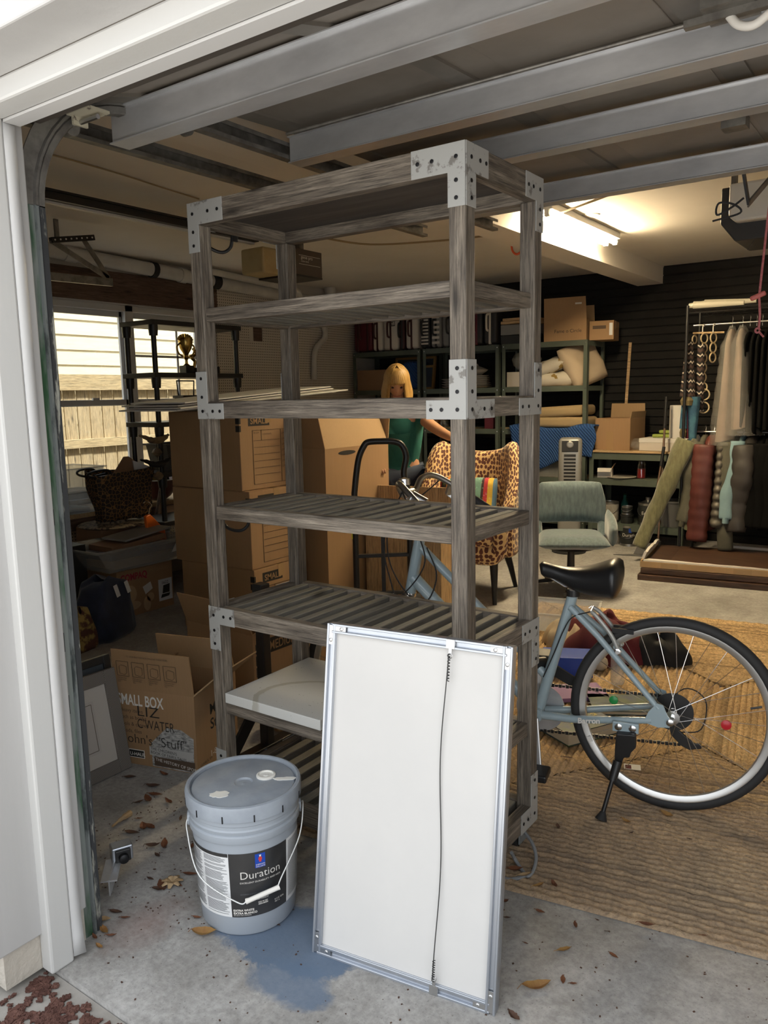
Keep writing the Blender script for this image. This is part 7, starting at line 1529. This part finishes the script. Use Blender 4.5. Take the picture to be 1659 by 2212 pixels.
def sleeve(t, x0, y0, z0, x1, y1, z1, r0, r1, mat, cuff=None, puff=0):
    # hanging sleeve: flattened, crumpled at the elbow
    n = 40; r_ = random.Random(int(abs(x0*1000+z1*7919)) % 999); w1 = Vector((r_.uniform(-.02, .02), r_.uniform(-.015, .015), 0))
    pts = spline([(x0, y0, z0), Vector(((x0*2+x1)/3, (y0*2+y1)/3-.015, (z0*2+z1)/3))+w1, Vector(((x0+2*x1)/3, (y0+2*y1)/3, (z0+2*z1)/3))-w1, (x1, y1, z1)], n//3); N = len(pts); ph = r_.uniform(0, 6)
    vs = []; fs = []; k_ = 20
    for i, p in enumerate(pts):
        t_ = (pts[min(i+1, N-1)]-pts[max(i-1, 0)]).normalized(); sx = Vector((1, 0, 0)); sx = (sx-t_*sx.dot(t_)).normalized(); sy = t_.cross(sx); q = i/(N-1)
        rad_ = (r0+(r1-r0)*q)*(1+(.11*abs(math.sin(q*puff*math.pi))-.04 if puff else .05*math.sin(q*23+ph)))
        for k in range(k_):
            a = 2*math.pi*k/k_; f = 1+.05*math.sin(3*a+ph+7*q)+.03*math.sin(5*a-11*q); vs.append(p+sx*(rad_*1.12*f*math.cos(a))+sy*(rad_*.62*f*math.sin(a)))
    for i in range(N-1):
        for k in range(k_): fs.append((i*k_+k, i*k_+(k+1) % k_, (i+1)*k_+(k+1) % k_, (i+1)*k_+k))
    fs.append(tuple((N-1)*k_+k for k in range(k_))); fs.append(tuple(range(k_))[::-1])
    MB().add(vs, fs).build('sleeve', mat, t, smooth=True, ang=0)
    if cuff: d = (pts[-1]-pts[-2]).normalized(); MB().tube([pts[-1]-d*.01, pts[-1]+d*.035], r1*.95, 14, flat=.6).build('cuff', cuff, t, smooth=True)
M('olive_velvet', (.085, .085, .035), .8, c2=(.15, .145, .07), scale=16, st=(3, 3, .6), sheen=.8); M('olive_cloth', (.07, .068, .05), .85, c2=(.09, .086, .064), scale=9)
M('red_puffer', (.075, .017, .014), .5, c2=(.1, .024, .018), scale=6); M('grey_puffer', (.085, .075, .06), .5, c2=(.105, .094, .078), scale=8); M('sky_knit', (.19, .30, .34), .9, c2=(.22, .34, .385), scale=5); M('char_puffer', (.034, .03, .028), .55); M('black_cloth', (.0035, .0035, .0035), .9, spec=.1)
t = garment('jacket', 'long olive velvet jacket at the left end of the lower rail', 1505, 1.06, .30, .06, .14, .3, .42, 'olive_velvet', 'jacket', seed=1, yoff=-.05)
sleeve(t, -.03, -.16, -.05, -.34, -.34, -.93, .075, .05, 'olive_velvet')
t = garment('jacket', 'olive cloth jacket with cuffed sleeve behind the velvet one', 1522, 1.06, .38, .07, .12, .3, .38, 'olive_cloth', 'jacket', seed=2); sleeve(t, -.02, -.18, -.06, -.10, -.24, -.72, .06, .045, 'olive_cloth', 'olive_cloth')
t = garment('puffer_coat', 'dark red quilted puffer coat on the lower rail', 1540, 1.06, .30, .11, .16, .34, .44, 'red_puffer', 'coat', seed=3, puff=8); sleeve(t, -.02, -.22, -.08, -.045, -.26, -.86, .07, .07, 'red_puffer', None, 9)
t = garment('puffer_vest', 'grey brown quilted puffer vest next to the red coat', 1568, 1.06, .34, .10, .17, .40, .54, 'grey_puffer', 'vest', seed=4, puff=11, folds=2)
t = garment('jacket', 'dark grey jacket with one long sleeve beside the puffer vest', 1588, 1.06, .36, .07, .1, .34, .4, 'char_puffer', 'jacket', seed=5); sleeve(t, -.02, -.18, -.06, .0, -.24, -.92, .06, .05, 'olive_cloth')
t = garment('sweater', 'light blue knitted sweater hanging on the lower rail', 1604, 1.06, .45, .05, .06, .3, .34, 'sky_knit', 'sweater', seed=6); sleeve(t, .0, -.2, -.05, -.05, -.28, -.66, .05, .045, 'sky_knit', 'sky_knit')
t = garment('puffer_coat', 'charcoal puffer coat right of the light blue sweater', 1626, 1.06, .36, .11, .16, .40, .50, 'char_puffer', 'coat', seed=7, puff=7); sleeve(t, -.03, -.22, -.08, -.05, -.27, -.76, .07, .065, 'char_puffer', None, 6)
for k, px in enumerate((1648, 1664, 1685)): t = garment('coat', ['black coat right of the charcoal puffer', 'second black coat near the right edge of the lower rail', 'black coat at the right edge of the picture, lower rail'][k], px, 1.06, .36-.03*k, .09, .12, .34, .42, 'black_cloth', 'coat', seed=8+k); sleeve(t, -.02, -.2, -.07, -.04, -.25, -.72, .06, .05, 'black_cloth')
# upper rail: scarves on ring hanger, wrapped dress, dark clothes
M('dress_pink', (.27, .2, .155), .85, c2=(.21, .155, .12), scale=5)
t = garment('dress', 'dusty pink dress in a clear plastic garment bag on the upper rail', 1578, 1.90, 1.02, .06, .16, .25, .38, 'dress_pink', 'dress', seed=11, rail=1.935, folds=7)
b = MB(); rr_ = random.Random(5); b.grid(lambda u, v: ((.05+.075*v+.02*rr_.random())*math.cos(2*math.pi*u)*(.3+.7*min(1, v*6)), (.16+.07*v+.02*rr_.random())*math.sin(2*math.pi*u)*(.25+.75*min(1, v*6)), -.01-.94*v), 30, 26, closeu=True); b.build('garment_bag', 'bag_film', t, smooth=True, ang=0)
t = garment('dress', 'pale pink dress hem in plastic behind the first wrapped dress', 1600, 1.90, 1.12, .06, .2, .25, .4, 'dress_pink', 'dress', seed=12, rail=1.935, folds=6, lean=.06)
b = MB(); b.grid(lambda u, v: ((.06+.09*v+.02*rr_.random())*math.cos(2*math.pi*u)*(.3+.7*min(1, v*6))+.05*v, (.17+.07*v+.02*rr_.random())*math.sin(2*math.pi*u)*(.25+.75*min(1, v*6)), -.01-.86*v), 30, 26, closeu=True); b.build('garment_bag', 'bag_film', t, smooth=True, ang=0)
for k, px in enumerate((1616, 1630, 1642, 1655, 1668, 1682)):
    garment('black_shirt', ['first black shirt right of the wrapped dresses', 'second black shirt on the upper rail', 'third black shirt on the upper rail', 'fourth black shirt on the upper rail', 'fifth black shirt on the upper rail', 'last black shirt on the upper rail at the picture edge'][k], px, 1.87, 1.12-.02*(k % 3), .05, .08, .34, .40, 'black_cloth', 'shirt', seed=20+k, rail=1.935)
rh = thing('ring_hanger', 'wooden scarf hanger with rows of rings on the upper rail', 'hanger', (PY(1530, 720, YR).x, YR-.06, 1.87))
MB().tube([(-.1, -.02, .0), (.13, .02, -.005)], .008, 8).build('bar', 'pine', rh, smooth=True)
for x in (-.03, .05): MB().tube(spline([(x, 0, 0), (x, 0, .04), (x, .03, .07), (x, .05, .055)], 4), .004, 6).build('hook', 'print_white', rh, smooth=True)
M('ring_cream', (.5, .4, .24), .5)
def ring(x, z, r_=.034, ang_=30, y=0): MB().tube([(x+r_*math.cos(a)*math.cos(R(ang_)), y+r_*math.cos(a)*math.sin(R(ang_)), z+r_*1.05*math.sin(a)) for a in [2*math.pi*i/18 for i in range(18)]], .006, 6, closed=True).build('ring', 'ring_cream', rh, smooth=True)
for k in range(6): ring(-.015, -.045-k*.078, .036, 60 if k < 5 else 25)
for k in range(3): ring(.055+.0*k, -.045-k*.078, .036, 65)
ring(.0, -.045-6*.075, .042, 10); ring(-.09, -.05, .03, 70)
ring(-.085, -.47, .036, 70); ring(-.085, -.55, .036, 70); ring(.0, -.60, .042, 8)
def chev():
    mt, nt, b = _nt('chevron'); tc = nd(nt, 'ShaderNodeTexCoord'); sp = nd(nt, 'ShaderNodeSeparateXYZ'); nt.links.new(tc.outputs['Object'], sp.inputs[0])
    a = nd(nt, 'ShaderNodeMath', operation='PINGPONG'); ad = nd(nt, 'ShaderNodeMath', operation='ADD'); nt.links.new(sp.outputs[0], ad.inputs[0]); nt.links.new(sp.outputs[1], ad.inputs[1]); nt.links.new(ad.outputs[0], a.inputs[0]); a.inputs[1].default_value = .018
    s = nd(nt, 'ShaderNodeMath', operation='ADD'); nt.links.new(a.outputs[0], s.inputs[0]); nt.links.new(sp.outputs[2], s.inputs[1]); f = nd(nt, 'ShaderNodeMath', operation='MULTIPLY'); nt.links.new(s.outputs[0], f.inputs[0]); f.inputs[1].default_value = 1/.075; fr_ = nd(nt, 'ShaderNodeMath', operation='FRACT'); nt.links.new(f.outputs[0], fr_.inputs[0])
    r = nd(nt, 'ShaderNodeValToRGB'); r.color_ramp.interpolation = 'CONSTANT'; e = r.color_ramp.elements; e.new(.5); e.new(.7)
    for i, (p, c) in enumerate(((0, (.012, .01, .01)), (.3, (.06, .035, .03)), (.62, (.012, .01, .01)), (.84, (.55, .48, .4)))): e[i].position = p; e[i].color = (*c, 1)
    nt.links.new(fr_.outputs[0], r.inputs[0]); nt.links.new(r.outputs[0], b.inputs['Base Color']); b.inputs['Roughness'].default_value = .95
chev()
M('fringe', (.14, .11, .05), .95); M('scarf_blue', (.02, .07, .13), .9, c2=(.05, .14, .2), scale=12); M('scarf_purple', (.09, .012, .06), .9, c2=(.25, .03, .03), scale=8)
def scarf(label, px, ztop, zbot, w0, w1, mat, yo, fr=False):
    x = PY(px, 800, YR).x; t = thing('scarf', label, 'scarf', (x, YR+yo, ztop), group='scarves on the ring hanger'); H = ztop-zbot
    b = MB(); b.grid(lambda u, v: ((w0+(w1-w0)*v)/2*math.cos(2*math.pi*u)*(1+.1*math.sin(4*2*math.pi*u)), (w0+(w1-w0)*v)/3*math.sin(2*math.pi*u), -H*v), 24, 14, closeu=True); b.build('cloth', mat, t, smooth=True, ang=0)
    if fr: MB().tube([(0, 0, -H+.01), (0, 0, -H-.03), (0, 0, -H-.07)], [w1*.3, w1*.5, w1*.42], 12).build('tassel', 'fringe', t)
    return t
scarf('brown and white chevron scarf with a tassel on the ring hanger', 1497, 1.80, 1.36, .05, .115, 'chevron', -.14, True); scarf('second chevron scarf hanging behind the tasselled one', 1518, 1.78, 1.24, .05, .07, 'chevron', -.08)
scarf('blue scarf hanging below the chevron scarves', 1510, 1.36, .98, .10, .05, 'scarf_blue', -.13); scarf('purple and red scarf beside the blue scarf', 1500, 1.30, 1.02, .05, .05, 'scarf_purple', -.10); scarf('short blue scarf with fringe at the left of the ring hanger', 1489, 1.30, 1.10, .04, .06, 'scarf_blue', -.12, True)
# ------------------------------------------------------------------ things on the rug behind the bicycle
ZR = .012
cbn = tub('storage_bin', 'clear plastic tray with odds and ends on the rug behind the bicycle', (-.84, 2.66, ZR), 15, .36, .30, .42, .36, .12, 'clear_plastic')
M('cream_cloth', (.5, .42, .3), .9, c2=(.42, .33, .22), scale=8); M('maroon_cloth', (.09, .008, .014), .85, c2=(.12, .012, .02), scale=5); M('black_cap', (.01, .01, .011), .8); M('gold_trim', (.5, .3, .03), .6)
def lump(name, label, loc, w_, d_, h_, mat, cat, seed, rz=0):
    r_ = random.Random(seed); ph = [r_.uniform(0, 6.28) for _ in range(6)]; b = MB()
    def fn(u, v):
        a = 2*math.pi*u; k = math.sin(math.pi*.5*(1-v))**.6 if v < 1 else 0; k = max(k, .02)
        rr2 = 1+.16*math.sin(3*a+ph[0])+.09*math.sin(7*a+ph[1]+4*v); z = h_*math.sin(math.pi*.5*v)*(1+.16*math.sin(2*a+ph[2]+3*v)+.1*math.sin(5*a+ph[3]))
        return (w_/2*k*rr2*math.cos(a), d_/2*k*rr2*math.sin(a), max(0, z))
    b.grid(fn, 40, 16, closeu=True); o = b.build(name, mat, smooth=True, ang=0, loc=loc); o.rotation_euler[2] = R(rz); tag(o, label, cat); return o
lump('cream_garment', 'cream knitted garment lying beside the clear tray', (-.62, 2.30, ZR), .34, .3, .12, 'cream_cloth', 'garment', 2)
lump('maroon_jersey', 'maroon jersey heaped on the rug behind the bicycle frame', (-.43, 2.28, ZR), .5, .42, .19, 'maroon_cloth', 'jersey', 4, 20)
lump('baseball_hat', 'black cap with gold piping on the rug beside the jersey', (-.17, 2.36, ZR), .28, .26, .13, 'black_cap', 'cap', 7)
for k, p in enumerate((1200,)):
    o = MB().bx(-.12, .12, -.08, .08, 0, .1).build('blue_box', 'logo_blue', loc=(-.50, 1.92, ZR), bev=.003); o.rotation_euler[2] = R(25); tag(o, 'blue cardboard box on the rug behind the rear wheel', 'box')
M('baseball', (.5, .45, .36), .6); o = MB().lathe([(.001, 0), (.02, .003), (.036, .017), (.04, .038), (.036, .058), (.02, .072), (.001, .075)], 20).build('baseball', 'baseball', smooth=True, loc=(-.37, 2.03, ZR)); tag(o, 'white baseball on the rug by the maroon jersey', 'ball')
bt = thing('water_bottle', 'empty clear plastic bottle standing on the rug behind the rear wheel', 'bottle', (-.235, 1.90, ZR)); MB().lathe([(.001, 0), (.03, 0), (.034, .01), (.034, .06), (.031, .07), (.034, .08), (.034, .14), (.03, .165), (.014, .19), (.014, .2)], 20, cap=False).build('bottle_wall', 'clear_plastic', bt, smooth=True)
o = MB().bx(-.12, .12, -.09, .09, 0, .02).build('purple_book', 'scarf_purple', loc=(-.34, 1.66, ZR), bev=.002); o.rotation_euler[2] = R(40); tag(o, 'thin purple book on the rug between the wheel spokes', 'book'); M('lilac', (.3, .17, .36), .6); o.data.materials[0] = MATS['lilac']
M('cover_green', (.06, .09, .03), .5, c2=(.02, .05, .1), scale=9); M('cover_gold', (.4, .32, .03), .5); M('pages', (.52, .45, .33), .8, bmp=.3, bscale=200, st=(.1, .1, 8))
def book(label, loc, rz, w_, d_, h_, cover):
    t = thing('book', label, 'book', loc, rz); MB().bx(-w_/2, w_/2, -d_/2, d_/2, h_-.004, h_).build('front_cover', cover, t); MB().bx(-w_/2, w_/2, -d_/2, d_/2, 0, .004).build('back_cover', cover, t); MB().bx(-w_/2, -w_/2+.003, -d_/2, d_/2, .004, h_-.004).build('spine', cover, t); MB().bx(-w_/2+.003, w_/2-.003, -d_/2+.003, d_/2-.003, .004, h_-.004).build('pages', 'pages', t); return t
bk1 = book('thick paperback with yellow lettering on the rug below the chainstay', (-.19, 1.27, ZR), -28, .20, .26, .055, 'cover_green')
for i, s in enumerate(("JOHN'S", 'ROYALS', 'INFORMED', 'FICTION')): text(s, .028, (-.08, .08-.045*i, .0556), (1, 0, 0), (0, 1, 0), 'cover_gold', bk1, bold=.001)
book('glossy green book lying open to the wheel on the rug', (-.13, 1.62, ZR), 30, .26, .2, .02, 'cover_green')
tc_ = thing('trading_card', 'small white photo card lying on the rug inside the wheel', 'card', PZ(1366, 1657, ZR), 20); tc_.location.z = ZR; MB().bx(-.03, .03, -.022, .022, 0, .001).build('card', 'print_white', tc_); MB().bx(-.026, -.004, -.018, .012, .001, .0014).build('picture', 'maroon_cloth', tc_)
pp = MB().tube([(0, 0, .01), (.03, -.05, .012), (.07, -.12, .012)], [.012, .014, .01], 8, flat=.5).build('plastic_wrapper', 'bag_film', loc=(-.02, 1.30, ZR)); tag(pp, 'clear wrapper strip on the rug beside the kickstand', 'wrapper')
# bent grey hose at the shelf foot
hs = thing('grey_hose', 'loose grey plastic hose loop at the right foot of the wooden shelf', 'hose', (0, 0, 0)); M('hose_grey', (.2, .21, .22), .35)
MB().tube(spline([PZ(1135, 1800, .07), PZ(1150, 1822, .06), PZ(1158, 1850, .04), PZ(1153, 1878, .02), PZ(1140, 1893, .01), PZ(1128, 1880, .012), PZ(1112, 1855, .03), PZ(1105, 1842, .06)], 6), .0055, 8).build('loop', 'hose_grey', hs, smooth=True)
MB().tube(spline([PZ(1138, 1890, .01), PZ(1120, 1897, .008), PZ(1100, 1900, .008), PZ(1085, 1895, .008)], 5), .0065, 8).build('tail', 'hose_grey', hs, smooth=True)
# ------------------------------------------------------------------ dry leaves
M('leaf_brown', (.16, .06, .025), .7, c2=(.1, .035, .018), scale=30); M('leaf_gold', (.3, .17, .05), .7, c2=(.22, .1, .03), scale=25); M('leaf_dark', (.06, .03, .02), .8, c2=(.1, .05, .03), scale=30); M('leaf_pale', (.42, .3, .17), .7, c2=(.34, .22, .11), scale=20)
def leaf_mesh(L, w_, curl, seed):
    r_ = random.Random(seed); b = MB(); n = 9; top = []; mid = []; bot = []
    for i in range(n):
        t = i/(n-1); hw = w_/2*math.sin(math.pi*min(1, t*1.02))**.8*(1+.12*r_.uniform(-1, 1)); x = L*(t-.5); zc = curl*L*((t-.5)**2)*2+.002
        mid.append((x, 0, zc)); top.append((x, hw, zc+hw*.5*curl*3)); bot.append((x, -hw, zc+hw*.3*curl*3+.002))
    vs = mid+top+bot; fs = []
    for i in range(n-1): fs.append((i, i+1, n+i+1, n+i)); fs.append((2*n+i, 2*n+i+1, i+1, i))
    b.add(vs, fs); b.tube([(-L*.5, 0, mid[0][2]), (-L*.62, .003, .002)], .0008, 4); return b
LV = [(440,2018,'gold',.07,30),(535,2010,'gold',.075,5),(345,1922,'dark',.05,40),(1133,1892,'pale',.05,50),(1163,1915,'gold',.04,75),(1112,1880,'brown',.05,40),(1197,1914,'brown',.035,-40),(1166,1972,'brown',.03,0),(1243,2000,'brown',.028,-60),(1218,2053,'gold',.045,40),(1396,2000,'brown',.045,10),(1325,2067,'brown',.03,-20),(1158,2135,'gold',.075,60),(1216,2120,'brown',.03,-60),(1238,2128,'brown',.02,30),(1110,2200,'dark',.04,-20),(1135,2040,'brown',.015,0),(1205,1768+20,'dark',.03,-60),(1352,1777,'gold',.04,-30),(1440,1763,'gold',.05,-10),(1365,1801,'dark',.015,50),(1225,1638,'dark',.04,20),(1460,1592,'gold',.05,10),
(222,1990,'pale',.05,10),(225,2013,'gold',.05,-20),(240,2024,'brown',.03,20),(205,2028,'brown',.03,-10),(215,2048,'gold',.03,-15),(270,1985,'brown',.03,35),(250,1972,'dark',.045,25),(350,1915,'brown',.06,-30),(325,1900,'dark',.03,10),(385,1915,'brown',.035,20),(310,1790,'brown',.05,-50),(355,1826,'brown',.06,-25),(325,1788,'brown',.05,10),(330,1830,'dark',.05,30),(335,1718,'brown',.06,5),(320,1730,'brown',.06,-5),(300,1735,'dark',.04,70),(365,1735,'brown',.05,-15),(280,1680,'dark',.05,20),(355,1675,'brown',.05,0),(330,1700,'dark',.06,10),(285,1800,'dark',.06,20),(410,1890,'brown',.05,40),(415,1830,'brown',.03,-40),(425,1985,'brown',.03,30),(300,1770,'brown',.025,45),(390,1770,'dark',.03,-30),(340,1850,'dark',.03,0),(255,1830+30,'dark',.03,30),(1090,1950,'brown',.03,60),(1095,1985,'dark',.02,30),(1290,1990,'dark',.012,0),(1490,1815,'dark',.015,0),(600,2000,'dark',.02,20),(1520,2023,'brown',.02,20),(1312,2014,'dark',.012,50)]
LBL = {'brown': 'reddish dry leaf', 'gold': 'golden dry leaf', 'dark': 'dark dry leaf', 'pale': 'pale dry leaf'}
def where(px, py):
    if px < 420 and py > 1960: return 'at the door track foot'
    if px < 420: return 'left of the bucket'
    if px < 640: return 'beside the paint bucket'
    if px < 1200 and py < 1960: return 'by the shelf foot'
    if py < 1820: return 'lying on the jute rug'
    return 'on concrete right of the frame'
cnt = {}
for i, (px, py, k, L, rz_) in enumerate(LV):
    p = PZ(px, py, 0.); onrug = False
    q = Matrix.Rotation(R(-9), 3, 'Z') @ (p-Vector((.24, 1.77, 0)))
    if abs(q.x) < RX and abs(q.y) < RY: p = PZ(px, py, .013); p.z = .013
    o = leaf_mesh(L, L*random.uniform(.32, .48), random.uniform(.1, .45), i).build('dry_leaf', 'leaf_'+k, loc=p+Vector((0, 0, .001))); o.rotation_euler[2] = R(rz_+random.uniform(-20, 20))
    base = LBL[k]+' '+where(px, py); cnt.setdefault(base, []).append((o, px))
ORD = ['leftmost', 'second from left', 'third from left', 'fourth from left', 'fifth from left', 'sixth from left', 'seventh from left', 'eighth from left', 'ninth from left', 'tenth from left', 'eleventh from left', 'twelfth from left', 'thirteenth from left']
for base, L_ in cnt.items():
    L_.sort(key=lambda z: z[1])
    for i, (o, _) in enumerate(L_): tag(o, base if len(L_) == 1 else base+', '+(ORD[i] if i < len(L_)-1 or i == 0 else 'rightmost'), 'leaf', 'dry leaves on the floor')
fl = thing('dried_flower', 'cream dried flower head lying left of the bucket', 'flower', PZ(372, 1910, 0))
for k in range(7): a = R(k*51); MB().tube([(0, 0, .006), (.018*math.cos(a), .018*math.sin(a), .012), (.032*math.cos(a), .032*math.sin(a), .008)], [.004, .009, .004], 8, flat=.4).build('petal', 'leaf_pale', fl, smooth=True)
sr = MB().tube(spline([PZ(243, 1785, .01), PZ(258, 1772, .012), PZ(268, 1765, .02), PZ(280, 1757, .015)], 4), [.004]*4+[.007]*4+[.010]*4+[.012], 8).build('bark_roll', 'leaf_pale', smooth=True); tag(sr, 'pale rolled strip of bark on the floor behind the sensor', 'bark')
# ------------------------------------------------------------------ mulch chips on the slab outside
mc = MB(); rr_ = random.Random(21)
from mathutils import noise as mnoise
n = 0
while n < 21000:
    far = rr_.random() < .4; x = rr_.uniform(-1.9, .1) if far else rr_.uniform(-.92, -.25); y = rr_.uniform(-1.55, -.9) if far else rr_.uniform(-1.0, -.768)
    if x < -.795 and y > -.90: continue
    if far and rr_.random() < max(0, (-y-.95)/.6)+max(0, (x+.5)/.6): continue
    if mnoise.noise(Vector((x*15, y*15, 3)))+.7*mnoise.noise(Vector((x*48, y*48, 7))) < -.12+.3*max(0, (y+.80)/.03): continue
    s = rr_.uniform(.0014, .0042); c = Vector((x, y, -.0175+rr_.random()*.004)); T = Matrix.Rotation(rr_.uniform(0, 6.28), 3, 'Z') @ Matrix.Rotation(rr_.uniform(-.6, .6), 3, 'X')
    bb = MB().bx(-s*1.4, s*1.4, -s*.6, s*.6, 0, s*.7); mc.add([T @ v_+c for v_ in bb.v], bb.f); n += 1
mc = mc.build('bark_mulch', 'mulch'); tag(mc, 'reddish brown bark mulch scattered on the slab outside the door', 'mulch', kind='stuff')
# grit and crumbs on the floor
gc = MB(); 
for _ in range(700):
    x, y = rr_.uniform(-.8, .9), rr_.uniform(-.72, .3)
    if rr_.random() < .5: x = rr_.uniform(-1.3, -.55); y = rr_.uniform(-.5, .1)
    s = rr_.uniform(.0005, .0019); bb = MB().bx(-s*1.5, s*1.5, -s, s, .0005, s); T = rotz(rr_.uniform(0, 360)); gc.add([T @ v_+Vector((x, y, 0)) for v_ in bb.v], bb.f)
gc = gc.build('floor_grit', 'leaf_dark'); tag(gc, 'dark grit and leaf crumbs scattered over the concrete floor', 'grit', kind='stuff')
